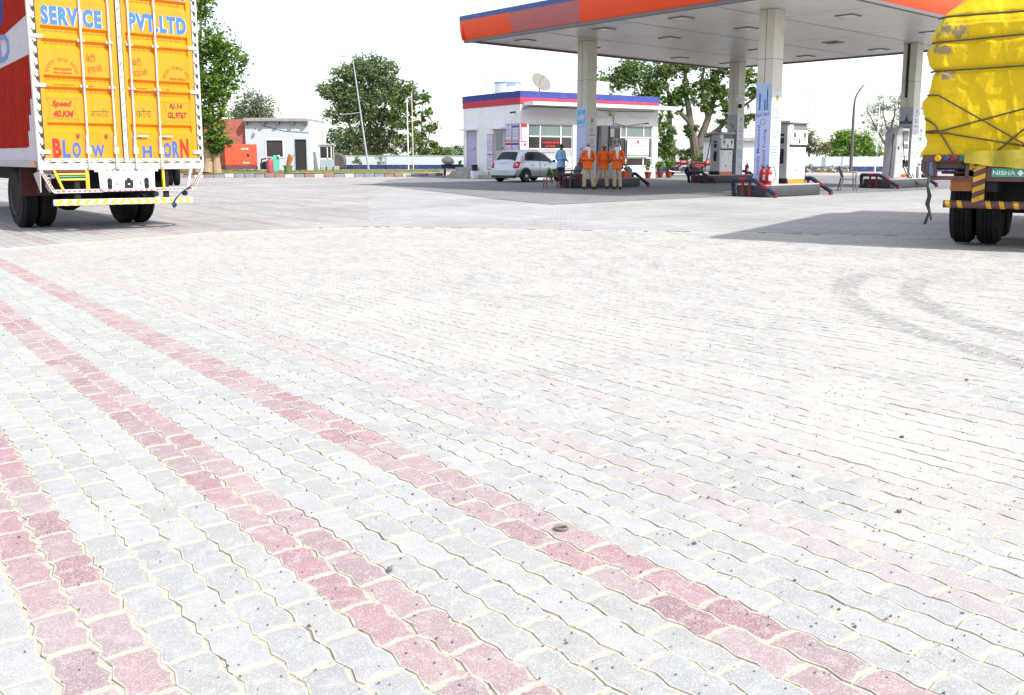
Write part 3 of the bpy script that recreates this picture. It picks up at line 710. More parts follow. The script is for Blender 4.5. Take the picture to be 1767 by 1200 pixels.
for x in (1.76, 2.25): MB().lathe([(.02, -.03), (.045, -.02), (.045, .03), (.02, .04)], 12, (x, 0, .585), 'y').build('tail_lamp', dark, TL)
MB().box(1.62, 1.74, .1, .22, .46, .64).build('tow_hook', dark, TL)
MB().tube([(1.52, .05, .62), (1.55, .0, .57), (1.6, .0, .6), (1.57, .02, .53), (1.5, .02, .5), (1.48, .05, .56), (1.52, .03, .6)], .012, 6).build('chain', dark, TL)
# blue rag tied to the frame
mb = MB(); pth = [(2.33, -.06, .69), (2.2, -.07, .62), (2.08, -.07, .52), (2.02, -.065, .43), (2.05, -.065, .36)]
mb.grid(lambda u, v: Vector(pth[round(v * 4)]) + Vector((.045 * (u - .5) * 1.4, -.012 * math.sin(u * 6), .045 * (u - .5))), 3, 4)
rag = mb.build('tied_rag', M('blue_cloth', (.02, .05, .12), .9), None); rag.modifiers.new('t', 'SOLIDIFY').thickness = .012
rag.matrix_world = Matrix.Translation((-7.22, 13.8, 0)) @ Matrix.Rotation(rad(42), 4, 'Z'); tag(rag, 'dark blue rag hanging from the yellow lorry frame over the chevron bar', 'rag')

# ---- second lorry seen only through the gap under the first one
T2 = thing('parked_lorry', 'far lorry whose rear wheels show below the yellow container lorry', 'truck', (-14.3, 36.4, 0), rad(24))
MB().box(-1.0, 1.05, 0, 6, 1.3, 2.5).build('cargo_body', M('lorry_grey', (.3, .28, .27), .6), T2, bevel=.03)
MB().box(-.95, 1.0, .0, .1, .95, 1.25).build('tail_board', M('lorry_maroon', (.2, .05, .05), .6), T2); MB().box(-.3, .3, .05, 6, .7, 1.0).build('chassis_rail', dark, T2)
for x in (-.85, -.58, .55, .82): wheel(T2, x, 1.0, .48, .48, .25, hubm)
for x in (-.3, .75): MB().box(x, x + .2, -.02, .0, 1.0, 1.15).build('tail_lamp', white, T2)

# ================================================================== lorry under a yellow tarpaulin
TR = thing('tarpaulin_truck', 'lorry with a high load under a roped yellow tarpaulin at the right edge', 'truck', (5.15, 11.1, G(11.1)), rad(-33))
def tarp_mat():
    m = bpy.data.materials.new('yellow_tarpaulin'); m.use_nodes = True
    n = m.node_tree.nodes; l = m.node_tree.links; b = n['Principled BSDF']; b.inputs['Roughness'].default_value = .7; b.inputs['Specular IOR Level'].default_value = .25
    tc = n.new('ShaderNodeTexCoord')
    def noise(sc, det=6, st=None):
        t = n.new('ShaderNodeTexNoise'); t.inputs['Scale'].default_value = sc; t.inputs['Detail'].default_value = det; t.inputs['Roughness'].default_value = .65
        if st:
            mp = n.new('ShaderNodeMapping'); mp.inputs['Scale'].default_value = st; l.new(tc.outputs['Object'], mp.inputs[0]); l.new(mp.outputs[0], t.inputs['Vector'])
        else: l.new(tc.outputs['Object'], t.inputs['Vector'])
        return t.outputs['Fac']
    def ramp(v, a, c, lo=0., hi=1.):
        r = n.new('ShaderNodeMapRange'); r.inputs[1].default_value = a; r.inputs[2].default_value = c; r.inputs[3].default_value = lo; r.inputs[4].default_value = hi; l.new(v, r.inputs[0]); return r.outputs[0]
    def mix(f, a, c):
        x = n.new('ShaderNodeMix'); x.data_type = 'RGBA'; l.new(f, x.inputs[0])
        for i, v in ((6, a), (7, c)):
            if isinstance(v, tuple): x.inputs[i].default_value = (*v, 1)
            else: l.new(v, x.inputs[i])
        return x.outputs[2]
    def mth(op, a, c=None):
        x = n.new('ShaderNodeMath'); x.operation = op
        for i, v in enumerate((a, c)):
            if v is None: continue
            if isinstance(v, (int, float)): x.inputs[i].default_value = v
            else: l.new(v, x.inputs[i])
        return x.outputs[0]
    col = mix(noise(2.2), (.52, .345, .002), (.68, .475, .006))
    # grey abraded patches on the upper left corner
    sp = n.new('ShaderNodeSeparateXYZ'); l.new(tc.outputs['Object'], sp.inputs[0])
    d = None
    for cx, cz, rx, rz in ((.12, 2.62, .17, .10), (.02, 2.40, .17, .055), (.1, 2.1, .10, .06)):
        e = mth('SQRT', mth('ADD', mth('POWER', mth('DIVIDE', mth('SUBTRACT', sp.outputs[0], cx), rx), 2), mth('POWER', mth('DIVIDE', mth('SUBTRACT', sp.outputs[2], cz), rz), 2)))
        d = e if d is None else mth('MINIMUM', d, e)
    wear = ramp(mth('ADD', d, mth('MULTIPLY', mth('SUBTRACT', noise(8, 8, (1.5, 1, .6)), .5), 4.2)),   .6, 1.05, .8, 0)
    col = mix(wear, col, (.19, .165, .13))
    col = mix(ramp(noise(9, 8), .6, .75, 0, .35), col, (.3, .22, .02))
    l.new(col, b.inputs['Base Color'])
    bp = n.new('ShaderNodeBump'); bp.inputs['Strength'].default_value = .5; bp.inputs['Distance'].default_value = .02
    l.new(mth('ADD', noise(16, 6), noise(5, 4, (1.4, 1, .35))), bp.inputs['Height']); l.new(bp.outputs[0], b.inputs['Normal'])
    return m
worn_yellow = M('worn_yellow', (.50, .27, .012), .6, var=.15, dirt=((.14, .08, .04), .9), dscale=9)
tarp_m = tarp_mat(); rope_m = M('tarp_rope', (.075, .065, .025), .9, var=.3, scale=40)
WR, LR = 2.55, 7.0
SIL = [(1.14, -.17), (1.2, -.15), (1.3, -.09), (1.41, -.125), (1.55, -.13), (1.68, -.16), (1.8, -.18), (1.88, -.12), (2.0, -.11), (2.147, -.085), (2.25, -.14), (2.38, -.16), (2.464, -.13), (2.56, -.12), (2.68, -.05), (2.784, -.03), (2.88, .06), (2.96, .14), (3.06, .22), (3.2, .36), (3.34, .6), (3.42, .9)]
ROPES = [(2.784, 0), (2.49, .03), (2.155, .015)]     # girding ropes: height at the left corner, rise per metre
def sil(z):
    for (z0, x0), (z1, x1) in zip(SIL, SIL[1:]):
        if z0 <= z <= z1: return x0 + (x1 - x0) * (z - z0) / (z1 - z0)
    return SIL[0][1] if z < SIL[0][0] else SIL[-1][1]
def tarp_pt(u, v):
    """u runs round the load: left side front->rear, rear left->right, right side; v bottom->top"""
    z = 1.14 + v * (3.42 - 1.14); ins = sil(z); r = .16
    Ls, Lb = LR, WR - 2 * ins
    per = 2 * Ls + Lb; s = u * per
    if s < Ls: x, y, nx, ny = ins, Ls - s, -1, 0
    elif s < Ls + Lb: x, y, nx, ny = ins + (s - Ls), 0, 0, -1
    else: x, y, nx, ny = WR - ins, s - Ls - Lb, 1, 0
    # rounded rear corners
    cx = None
    if x < ins + r and y < r: cx, cy = ins + r, r
    elif x > WR - ins - r and y < r: cx, cy = WR - ins - r, r
    if cx is not None:
        d = Vector((x - cx, y - cy)); d.normalize() if d.length else None
        x, y = cx + d.x * r, cy + d.y * r; nx, ny = d.x, d.y
    y += (ins + .1) * .6 if z > 2.7 else 0
    P = Vector((x * 1.1, y * 1.1, z * 1.1))
    b = .028 * mnoise.noise(P * 1.6) + .012 * mnoise.noise(Vector((x * 6, y * 6, z * 1.8))) + .011 * (1 - abs(mnoise.noise(Vector((x * 2.6 + z * .5, y * 2.6, z * .5))))) ** 14 + .010 * (1 - abs(mnoise.noise(Vector((x * 3.2 - z * 1.6, y * 3.2, z * .9 + 9))))) ** 16 + .003 * mnoise.noise(Vector((x * 16, y * 16, z * 9)))
    for zr, k in ROPES: b -= .035 * math.exp(-((z - zr - k * max(0, x)) / .03) ** 2)
    b += .012 * math.sin(x * 14 + z * 3 + 2 * mnoise.noise(P * 2)) * math.exp(-((z - 2.3) / .6) ** 2)
    zz = z
    if v < .04: zz += .03 * mnoise.noise(Vector((x * 2.2, y * 2.2, 0)))
    return (x + nx * b, y + ny * b, zz)
mb = MB()
NU, NV = 340, 130
us = [i / NU for i in range(NU + 1)]
# concentrate samples on the rear
def umap(t):
    per = 2 * LR + WR; a, b_ = (LR - .5) / per, (LR + WR + .5) / per
    if t < .15: return t / .15 * a
    if t > .85: return b_ + (t - .85) / .15 * (1 - b_)
    return a + (t - .15) / .7 * (b_ - a)
mb.grid(lambda u, v: tarp_pt(umap(u), v), NU, NV)
base_n = len(mb.v); ring = [NV * (NU + 1) + i for i in range(NU + 1)]
mb.v.append((WR / 2, LR / 2, 3.6)); mb.f += [(ring[i], ring[i + 1], base_n) for i in range(NU)] + [(ring[-1], ring[0], base_n)]
tarp = mb.build('tarpaulin', tarp_m, TR, angle=80)
# hanging skirt of a second, dirtier sheet at the bottom right
def skirt(u, v):
    x = .36 + u * 2.15; lo = 1.07 - .07 * u - .05 * math.sin(u * 5) + .02 * mnoise.noise(Vector((x * 4, 0, 1))); hi = 1.2 + .02 * math.sin(u * 3)
    z = lo + (hi - lo) * v
    return (x, -.105 - .03 * (1 - v) + .03 * mnoise.noise(Vector((x * 5, z * 4, 3))) - .015 * math.sin(x * 17), z)
MB().grid(skirt, 60, 8).build('tarpaulin_skirt', M('dirty_tarpaulin', (.30, .24, .008), .55, var=.3, dirt=((.16, .14, .05), .7), dscale=5), TR, angle=80)
def rope_on(pts, n=24, r=.0105):
    out = []
    for (xa, za), (xb, zb) in zip(pts, pts[1:]):
        for i in range(n):
            t = i / n; x = xa + (xb - xa) * t; z = za + (zb - za) * t; ins = sil(z); y = -.03
            if x < ins + .16: y = .16 - math.sqrt(max(0, .16 ** 2 - (ins + .16 - x) ** 2)) - .03 if x > ins else .1
            b = max(0, .045 * mnoise.noise(Vector((x * 1.1, 0, z * 1.1)) * 1.6)); out.append((x, y - b, z))
    return MB().tube(out, r, 6).build('rope', rope_m, tarp)
for zr, k in ROPES: rope_on([(-.1 + (0.05 if zr > 2.7 else 0), zr), (WR, zr + k * WR * 1.2)], 50, .012)
rope_on([(-.12, 1.88), (.02, 1.87), (1.45, .98)]); rope_on([(-.1, 1.44), (.1, 1.45), (2.4, 2.1)]); rope_on([(-.1, 1.425), (.12, 1.42), (1.6, 1.14)]); rope_on([(-.13, 1.6), (.0, 1.52), (.245, 1.14), (.36, .99)]); rope_on([(.44, .97), (.95, 1.45), (2.3, 2.4)])
# tail of the chassis
brown = wood_brown
MB().box(-.11, WR, -.06, .0, 1.07, 1.16).build('tail_beam', brown, TR, bevel=.006)
MB().box(.0, WR, .0, LR, 1.0, 1.14).build('load_floor', brown, TR)
lamp_cols = (('amber', (.5, .26, .012)), ('blue', (.035, .045, .10)), ('crimson', (.13, .015, .03)), ('teal', (.02, .09, .08)))
for (nm, c), x in zip(lamp_cols, (.062, .158, .232, .33)): MB().lathe([(.03, -.085), (.038, -.075), (.04, -.06)], 16, (x, 0, 1.115), 'y').build('marker_lamp', M('lamp_' + nm, c, .25), TR)
[text('lettering', s_, blk_l, TR, (x_, -.062, 1.088), UX, UZ, w_, .05, .02) for s_, x_, w_ in (('OK', .41, .12), ('TATA', .6, .25))]
mb = MB().bar((-.1, -.03, 1.1), (-.1, -.03, .96), .045, .04).bar((-.1, -.03, .975), (-.01, -.03, .87), .05, .04).bar((-.02, -.03, .88), (.46, -.03, .88), .04, .05).bar((.035, -.03, 1.08), (.035, -.03, .88), .035, .04).bar((.39, -.03, 1.08), (.39, -.03, .88), .04, .04)
mb.build('tail_frame', brown, TR)
for z, m, x0 in ((1.035, worn_yellow, .03), (.995, navy_paint, .03), (.945, M('dark_red_tube', (.1, .015, .02), .5), .1)): MB().tube([(x0, .05, z), (.4, .05, z)], .018, 8).build('ladder_rung', m, TR)
MB().box(.4, .47, -.045, -.02, .98, 1.06).build('corner_mark', worn_yellow, TR)
st = MB().box(.215, .455, -.02, .0, .725, .87).build('stop_plate', M('stop_plate', (.20, .115, .02), .7, var=.3), TR)
text('lettering', 'STOP', M('stop_red', (.35, .05, .02), .6), st, (.228, -.0225, .745), UX, UZ, .21, .105, .03)
ps = MB().box(.46, .592, -.05, -.0, .53, 1.06).build('striped_post', brown, TR, bevel=.006)
for i in range(4): z = .58 + i * .125; MB().add([(.461, -.0525, z), (.591, -.0525, z + .055), (.591, -.0525, z + .115), (.461, -.0525, z + .06)], [(0, 1, 2, 3)]).build('stripe', worn_yellow, ps, smooth=False)
npl = MB().box(.595, 1.9, -.05, -.02, .845, 1.06).build('name_board', brown, TR, bevel=.006)
MB().box(.652, 1.35, -.053, -.05, .9, 1.0).build('name_field', M('teal_field', (.04, .26, .2), .6, var=.2, dirt=((.1, .12, .1), .6)), npl)
text('lettering', 'NISHA♦MUSKAN', M('name_white', (.6, .62, .58), .6, dirt=((.2, .25, .2), .7), dscale=8), npl, (.665, -.0545, .91), UX, UZ, .67, .075, .015)
bt = MB().tube([(.15, -.02, .565), (2.45, -.02, .575)], .045, 14).build('bumper_tube', brown, TR)
mb = MB()
for x in (.2, .33, .64, .78, .93, 1.07, 1.2, 1.35, 1.5):
    n = 8; vs = []
    for i in range(n + 1):
        a = math.pi * (.5 + i / n) ; sh = .03 * (i / n - .5); vs += [(x + sh - .022, -.02 + .0462 * math.cos(a), .567 + .0462 * math.sin(a)), (x + sh + .03, -.02 + .0462 * math.cos(a), .567 + .0462 * math.sin(a))]
    MB().add(vs, [(2 * i, 2 * i + 1, 2 * i + 3, 2 * i + 2) for i in range(n)]).build('stripe', worn_yellow, bt, smooth=False)
MB().box(.6, .72, .0, LR, .72, 1.0).box(1.85, 1.97, .0, LR, .72, 1.0).build('chassis_rail', dark, TR)
MB().tube([(.5, 1.25, .5), (2.1, 1.25, .5)], .09, 10).lathe([(.03, .9), (.17, 1.0), (.23, 1.2), (.2, 1.4)], 14, (1.28, 0, .5), 'y').build('axle', dark, TR)
for x in (.26, .57, 1.98, 2.29): wheel(TR, x, 1.2, .525, .525, .28, hubm)
for x in (.26, .57, 1.98, 2.29): wheel(TR, x, 2.5, .525, .525, .28, hubm)
MB().box(.62, 2.0, .9, .92, .5, 1.0).build('mudguard', dark, TR)
MB().box(.1, WR - .1, LR + .1, LR + 1.8, .7, 2.7).build('cab', M('cab_orange', (.6, .12, .02), .4), TR, bevel=.1)
mb = MB(); pth = [(-.012, -.06, .9), (-.03, -.06, .78), (-.0, -.065, .66), (-.02, -.06, .56), (.01, -.06, .47), (-.035, -.06, .31)]
mb.grid(lambda u, v: Vector(pth[round(v * 5)]) + Vector((.03 * (u - .5) * (1.2 - .5 * math.sin(v * 9)), .02 * (u - .5), 0)), 2, 5).add([(.0, -.06, .48), (.022, -.06, .48), (.045, -.06, .37), (.022, -.06, .365)], [(0, 1, 2, 3)])
strap = mb.build('strap', M('dark_strap', (.035, .04, .045), .9), None); strap.modifiers.new('t', 'SOLIDIFY').thickness = .008
strap.matrix_world = Matrix.Translation((5.15, 11.1, G(11.1))) @ Matrix.Rotation(rad(-33), 4, 'Z'); tag(strap, 'frayed dark strap dangling from the tarpaulin lorry frame', 'strap')
# ================================================================== fuel canopy
E1A = math.atan2(.660, .751)
CAN = thing('fuel_canopy', 'flat white fuel station canopy with orange and blue fascia on four columns', 'canopy', (9.14, 34.6, 0), E1A)
def loc_c(e1, e2): return (e1, -e2)             # canopy plan: x along e1, y against e2
HX, HY, ZC = 8.15, 7.25, 5.5
soff = M('soffit_panel', (.56, .55, .52), .35, var=.05, scale=.8, dirt=((.3, .28, .24), .5), dscale=1.5)
seam_m = M('soffit_seam', (.27, .26, .24), .7)
mb = MB(); k = 12
for i in range(k):
    x0 = -HX + 2 * HX * i / k
    MB().box(x0 + .004, x0 + 2 * HX / k - .004, -HY, HY, ZC + random.uniform(0, .006), ZC + .03).build('soffit_panel', soff, CAN)
MB().box(-HX + .1, HX - .1, -HY + .1, HY - .1, ZC + .04, ZC + .85).build('roof_deck', steel, CAN)
for y in (-3.6, .05, 3.7): MB().box(-HX, HX, y - .012, y + .012, ZC - .005, ZC).build('soffit_joint', seam_m, CAN)
orange = M('fascia_orange', (.66, .055, .005), .35, var=.06, scale=.7); faded = M('fascia_faded', (.36, .10, .095), .5, var=.12, scale=2.5, stretch=(1, 1, .25))
blue_f = M('fascia_blue', (.03, .075, .24), .4)
fas = [(.0, .0), (-.03, .05), (-.10, .3), (-.14, .62), (-.145, .70)]            # outward lean, height
def fascia(side, a, b, mat, nm='fascia_panel', z0=0., z1=.70, pad=0.):
    pr = [(-o - pad, z) for o, z in fas if z0 <= z <= z1] if nm == 'fascia_panel' else None
    if nm == 'fascia_panel': poly = pr + [(.06, .70), (.06, 0)]
    else: poly = [(.06, z0), (.16, z0), (.16, z1), (.06, z1)]
    mb = MB()
    if nm == 'fascia_panel': pts = [(-o, z) for o, z in fas]
    out = [(o, z) for o, z in ([(-q, z) for q, z in fas] if nm == 'fascia_panel' else [(.15, .70), (.15, .87)])]
    inn = [(-.02, out[-1][1]), (-.02, out[0][1])]
    poly = out + inn; vs = []
    for t in (a, b):
        for o, z in poly:
            z += ZC
            if side == 'front': vs.append((t, -HY - o, z))
            elif side == 'back': vs.append((t, HY + o, z))
            elif side == 'left': vs.append((-HX - o, t, z))
            else: vs.append((HX + o, t, z))
    n = len(poly)
    MB().add(vs, [(i, (i + 1) % n, n + (i + 1) % n, n + i) for i in range(n)] + [tuple(range(n))[::-1], tuple(range(n, 2 * n))]).build(nm, mat, CAN)
# left side (facing the camera on the left): from the far corner y=+HY to the near corner
fascia('left', HY + .14, HY - 2.7, orange); fascia('left', HY - 2.7, HY - 6.1, faded); fascia('left', HY - 6.1, -HY - .14, orange)
fascia('front', -HX - .14, 5.2, orange); fascia('front', 5.2, 5.9, faded); fascia('front', 5.9, HX + .14, orange)
fascia('back', -HX - .14, HX + .14, orange); fascia('right', -HY - .14, HY + .14, orange)
for s, L_ in (('left', HY), ('right', HY), ('front', HX), ('back', HX)): fascia(s, -L_ - .13, L_ + .13, blue_f, 'fascia_cap')
gut_m = M('gutter_grey', (.12, .115, .125), .5)
MB().box(-HX - .03, -HX + .12, -HY - .03, HY + .03, ZC - .1, ZC - .006).box(-HX - .03, HX + .03, -HY - .03, -HY + .12, ZC - .1, ZC - .006).build('edge_trim', gut_m, CAN)
MB().box(-HX + .12, HX + .03, HY - .1, HY + .03, ZC - .06, ZC - .006).box(HX - .1, HX + .03, -HY + .12, HY - .1, ZC - .06, ZC - .006).build('edge_trim', M('trim_maroon', (.16, .06, .05), .5), CAN)
lf = M('lamp_bezel', (.2, .19, .17), .5); ld = M('lamp_lens', (.62, .62, .6), .3)
for e1 in (-6.5, -3.0, 2.7, 6.3):
    for e2 in (-5.7, -1.7, 1.6, 5.3):
        if abs(e1 + 6.5) < .1 and e2 > 5: continue
        x, y = loc_c(e1, e2)
        f = MB().box(x - .3, x + .3, y - .3, y + .3, ZC - .03, ZC - .001).build('ceiling_light', lf, CAN)
        if (e1, e2) != (2.7, 1.6): MB().box(x - .23, x + .23, y - .23, y + .23, ZC - .036, ZC - .03).build('lens', ld, f)
        else: MB().box(x - .23, x + .23, y - .23, y + .23, ZC - .034, ZC - .03).build('empty_housing', black, f)
col_m = M('column_cladding', (.52, .50, .43), .5, var=.06, dirt=((.33, .28, .17), .6), dscale=1.2)
col_j = M('column_joint', (.2, .19, .16), .6)
ban_l = M('banner_lavender', (.46, .50, .72), .5, var=.04); ban_w = M('banner_white', (.52, .54, .58), .5, var=.03); ban_g = M('banner_grey', (.33, .33, .36), .55, var=.1)
txt_b = M('print_blue', (.03, .09, .38), .5); txt_t = M('print_teal', (.03, .2, .27), .5); txt_r = M('print_red', (.38, .03, .03), .5); txt_y = M('print_yellow', (.33, .26, .03), .5); txt_k = M('print_black', (.03, .03, .05), .5); txt_g = M('print_green', (.03, .14, .07), .5); txt_s = M('print_sky', (.1, .33, .6), .5)
COLS = {1: (-4.45, -4.45), 3: (-5.71, 4.36), 2: (6.18, -5.09), 4: (5.49, 3.41)}
HC = .27
NL, NF = Vector((0, -1, 0)), Vector((1, 0, 0))
def disc(name, mat, parent, o, u, w, r, ring=0., n=20, z=.0):
    u, w, o = Vector(u), Vector(w), Vector(o); nn = u.cross(w); mb = MB()
    P = lambda a, q: o + (u * math.cos(a) + w * math.sin(a)) * q + nn * z
    if ring: mb.add([P(2 * math.pi * i / n, q) for i in range(n) for q in (r, r - ring)], [(2 * i, (2 * i + 2) % (2 * n), (2 * i + 3) % (2 * n), 2 * i + 1) for i in range(n)])
    else: mb.add([P(2 * math.pi * i / n, r) for i in range(n)], [tuple(range(n))])
    return mb.build(name, mat, parent, smooth=False, recalc=False)
def lines(name, mat, parent, o, u, w, wid, n, dz, h, seed=1):
    """rows of fine print too small to read, as short printed dashes"""
    u, w, o = Vector(u), Vector(w), Vector(o); nn = u.cross(w); mb = MB(); r = random.Random(seed)
    for i in range(n):
        x = 0
        while x < wid - .02:
            l_ = min(wid - x, r.uniform(.03, .09)); p = o + u * x - w * (i * dz) + nn * .001
            mb.add([p, p + u * l_, p + u * l_ + w * h, p + w * h], [(0, 1, 2, 3)]); x += l_ + .022
    return tag(mb.build(name, mat, parent, smooth=False, recalc=False), kind='stuff')
BAN = {1: (.35, 3.05, 2.75), 3: (.35, 3.35, 3.1), 2: (.35, 3.1, 3.1), 4: (.35, 3.1, 3.1)}
for ci, (e1, e2) in COLS.items():
    x, y = loc_c(e1, e2)
    col = MB().box(x - HC, x + HC, y - HC, y + HC, .28, ZC).build('column', col_m, CAN, bevel=.015)
    MB().box(x - HC - .003, x + HC + .003, y - HC - .003, y + HC + .003, 4.05, 4.065).build('joint', col_j, col)
    MB().box(x - HC - .002, x - HC, y - .012, y + .012, 2.9, ZC - .02).build('joint', col_j, col)
    # left face is -x (reading direction +... towards -y), right face is -y
    z0, zl, zr = BAN[ci]
    lb = {1: ban_l, 3: ban_l, 2: ban_g, 4: ban_g}[ci]
    bl = MB().box(x - HC - .006, x - HC - .001, y - HC + .005, y + HC - .005, z0, zl).build('banner', lb, col)
    br = MB().box(x - HC + .005, x + HC - .005, y - HC - .006, y - HC - .001, z0, zr).build('banner', ban_w, col)
    uL, oL = Vector((0, -1, 0)), Vector((x - HC - .0075, y + HC, 0)); uR, oR = Vector((1, 0, 0)), Vector((x - HC, y - HC - .0075, 0))
    Z = Vector(UZ)
    zt = zr - .28
    MB().add([oR + uR * .2 + Z * (zt), oR + uR * .34 + Z * zt, oR + uR * .36 + Z * (zt + .14), oR + uR * .26 + Z * (zt + .2), oR + uR * .22 + Z * (zt + .1)], [(0, 1, 2, 3, 4)]).build('warning_pictogram', txt_y, br, smooth=False, recalc=False)
    text('lettering', 'DANGER', txt_y, br, oR + uR * .15 + Z * (zt - .09), UX, UZ, .24, .05, .01)
    disc('prohibition_ring', txt_r, br, oR + uR * .27 + Z * (zt - .28), uR, Z, .09, .02); MB().bar(oR + uR * .21 + Z * (zt - .22), oR + uR * .33 + Z * (zt - .34), .018, .001).build('prohibition_bar', txt_r, br)
    text('lettering', 'NO SMOKING', txt_b, br, oR + uR * .1 + Z * (zt - .5), UX, UZ, .34, .06, .015)
    disc('prohibition_ring', txt_r, br, oR + uR * .27 + Z * (zt - .7), uR, Z, .09, .02)
    text('lettering', 'SWITCH OFF', txt_t, br, oR + uR * .08 + Z * (zt - .95), UX, UZ, .38, .07, .015); text('lettering', 'MOBILE', txt_t, br, oR + uR * .15 + Z * (zt - 1.08), UX, UZ, .25, .06, .015)
    lines('fine_print', txt_t, br, oR + uR * .08 + Z * (zt - 1.35), UX, UZ, .36, 5, .09, .035, ci); lines('fine_print', txt_t, br, oR + uR * .1 + Z * (zt - 1.9), UX, UZ, .3, 4, .08, .025, ci + 9)
    if ci == 1:
        pic = MB().box(x - HC - .009, x - HC - .006, y - HC + .08, y + HC - .06, 2.42, 2.95).build('picture', M('photo_sky', (.12, .42, .66), .4, var=.5, scale=4), bl)
        MB().add([oL + uL * .1 + Z * 2.55, oL + uL * .42 + Z * 2.62, oL + uL * .42 + Z * 2.72, oL + uL * .25 + Z * 2.78, oL + uL * .1 + Z * 2.7], [(0, 1, 2, 3, 4)]).build('picture_car', ban_w, pic, smooth=False, recalc=False).location.x = -.003
        text('lettering', 'www.iocl.com', txt_b, bl, oL + uL * .06 + Z * 2.3, uL, UZ, .42, .05)
        text('lettering', 'XTRA', txt_s, bl, oL + uL * .40 + Z * .75, UZ, -uL, .82, .24, .03)
    if ci == 3:
        MB().box(x - HC - .009, x - HC - .006, y - HC + .02, y + HC - .02, 2.55, zl - .02).build('picture', M('photo_city', (.33, .45, .62), .4, var=.3, scale=3), bl)
        for q, (a, b, h) in enumerate(((.12, .17, .5), (.3, .34, .3), (.38, .42, .62))): MB().box(x - HC - .012, x - HC - .009, y + HC - b, y + HC - a, 2.56, 2.56 + h).build('picture_tower', txt_b, bl)
        text('lettering', 'Sach Sach', txt_b, bl, oL + uL * .03 + Z * 2.36, uL, UZ, .46, .12, .01, .3, .12); disc('smile_mark', txt_b, bl, oL + uL * .27 + Z * 2.22, uL, Z, .09, .014)
        text('lettering', 'Centrally Monitored', txt_b, bl, oL + uL * .22 + Z * .5, UZ, -uL, 1.62, .13, .008); text('lettering', 'Automated Fueling', txt_b, bl, oL + uL * .42 + Z * .5, UZ, -uL, 1.5, .13, .008)
    if ci == 4:
        MB().add([oL + uL * .2 + Z * 2.55, oL + uL * .4 + Z * 2.55, oL + uL * .33 + Z * 2.66, oL + uL * .3 + Z * 2.86, oL + uL * .27 + Z * 2.66], [(0, 1, 2, 3, 4)]).build('tower_print', txt_k, bl, smooth=False, recalc=False)
        MB().box(x - HC - .009, x - HC - .006, y - HC + .02, y + HC - .02, 2.44, 2.56).build('city_print', M('print_slate', (.06, .09, .13), .5), bl)
        e = disc('green_oval', txt_g, bl, oL + uL * .31 + Z * 1.55, uL * .42, Z * 1.8, .42, n=28); e.location.x = -.0005
        text('lettering', 'NOZEN', ban_w, bl, oL + uL * .42 + Z * 1.0 + Vector((-.002, 0, 0)), UZ, -uL, 1.1, .14, .004)
        text('lettering', 'Xtra Saver', txt_b, bl, oL + uL * .1 + Z * 2.28, uL, UZ, .4, .1, 0, .3)
        MB().box(x - HC - .03, x - HC, y + .0, y + .09, 3.45, ZC - .02).build('cable_duct', black, col)
    if ci == 2:
        mb = MB(); r = random.Random(4)
        for q in range(34):
            a, z = r.uniform(.05, .42), r.uniform(.5, 2.7); p = oL + uL * a + Z * z; mb.add([p, p + uL * .07, p + uL * .05 + Z * r.uniform(.05, .16), p + Z * .05], [(0, 1, 2, 3)])
        tag(mb.build('torn_print', M('print_torn', (.10, .12, .16), .6), bl, smooth=False, recalc=False), kind='stuff')
        MB().box(x - HC - .25, x + HC + .1, y - HC - .05, y - HC - .01, 3.72, 3.86).build('light_bracket', M('bracket_grey', (.4, .42, .44), .5), col); MB().box(x - HC + .03, x - HC + .15, y - HC - .12, y - HC - .01, 3.4, 3.58).build('camera_housing', dark, col)

# ================================================================== pump islands, dispensers
plinth_m = M('island_concrete', (.042, .046, .055), .7, var=.2, dirt=((.09, .088, .085), .6), dscale=4)
top_m = M('island_top', (.36, .35, .33), .85, var=.15)
def hoop(parent, x, s, wy):
    """tubular guard round one island end (s = -1 left end, +1 right end); red and navy bands, each band a piece"""
    r = .065; z = .5
    far = (x - s * .15, wy, .0); a = (x, wy - .05, z); b = (x, -wy * .25, z); c = (x - s * .05, -wy - .25, .1)
    def seg(p, q, cols):
        p, q = Vector(p), Vector(q); n = len(cols)
        for i, m in enumerate(cols): MB().tube([p + (q - p) * (i / n), p + (q - p) * ((i + 1) / n)], r, 10).build('guard_tube', m, parent)
    seg(a, b, [navy_paint, red_paint, navy_paint]); seg(b, c, [navy_paint, red_paint, navy_paint]); seg((x, wy - .05, z), far, [navy_paint])
    seg(c, (c[0], c[1], -.0), [red_paint])
    for yy in (wy * .35, -wy * .05): MB().tube([(x, yy, z - .05), (x, yy, 0)], .04, 8).build('guard_leg', red_paint, parent)
def island(lab, e1, e2, side, ln=2.6):
    x, y = loc_c(e1, e2); ca, sa = math.cos(E1A), math.sin(E1A)
    T = thing('pump_island', lab, 'pump island', (9.14 + x * ca - y * sa, 34.6 + x * sa + y * ca, 0), E1A)
    x0, x1 = (-.75, ln) if side > 0 else (-ln, .75)
    w = .62
    poly = [(x0, -w + .12), (x0 + .15, -w), (x1 - .15, -w), (x1, -w + .12), (x1, w - .12), (x1 - .15, w), (x0 + .15, w), (x0, w - .12)]
    MB().ext(poly, 0, .335, 'z').build('plinth', plinth_m, T, bevel=.02)
    MB().ext([(a * .985, b * .97) for a, b in poly], .335, .36, 'z').build('plinth_top', top_m, T)
    hoop(T, x0 - .12, -1, w); hoop(T, x1 + .12, 1, w)
    return T
disp_w = M('dispenser_white', (.70, .71, .72), .4, var=.03, dirt=((.45, .43, .4), .35)); disp_o = M('dispenser_orange', (.72, .2, .02), .5); disp_g = M('dispenser_grey', (.34, .345, .36), .5, var=.05, dirt=((.2, .19, .18), .45), dscale=1.6)
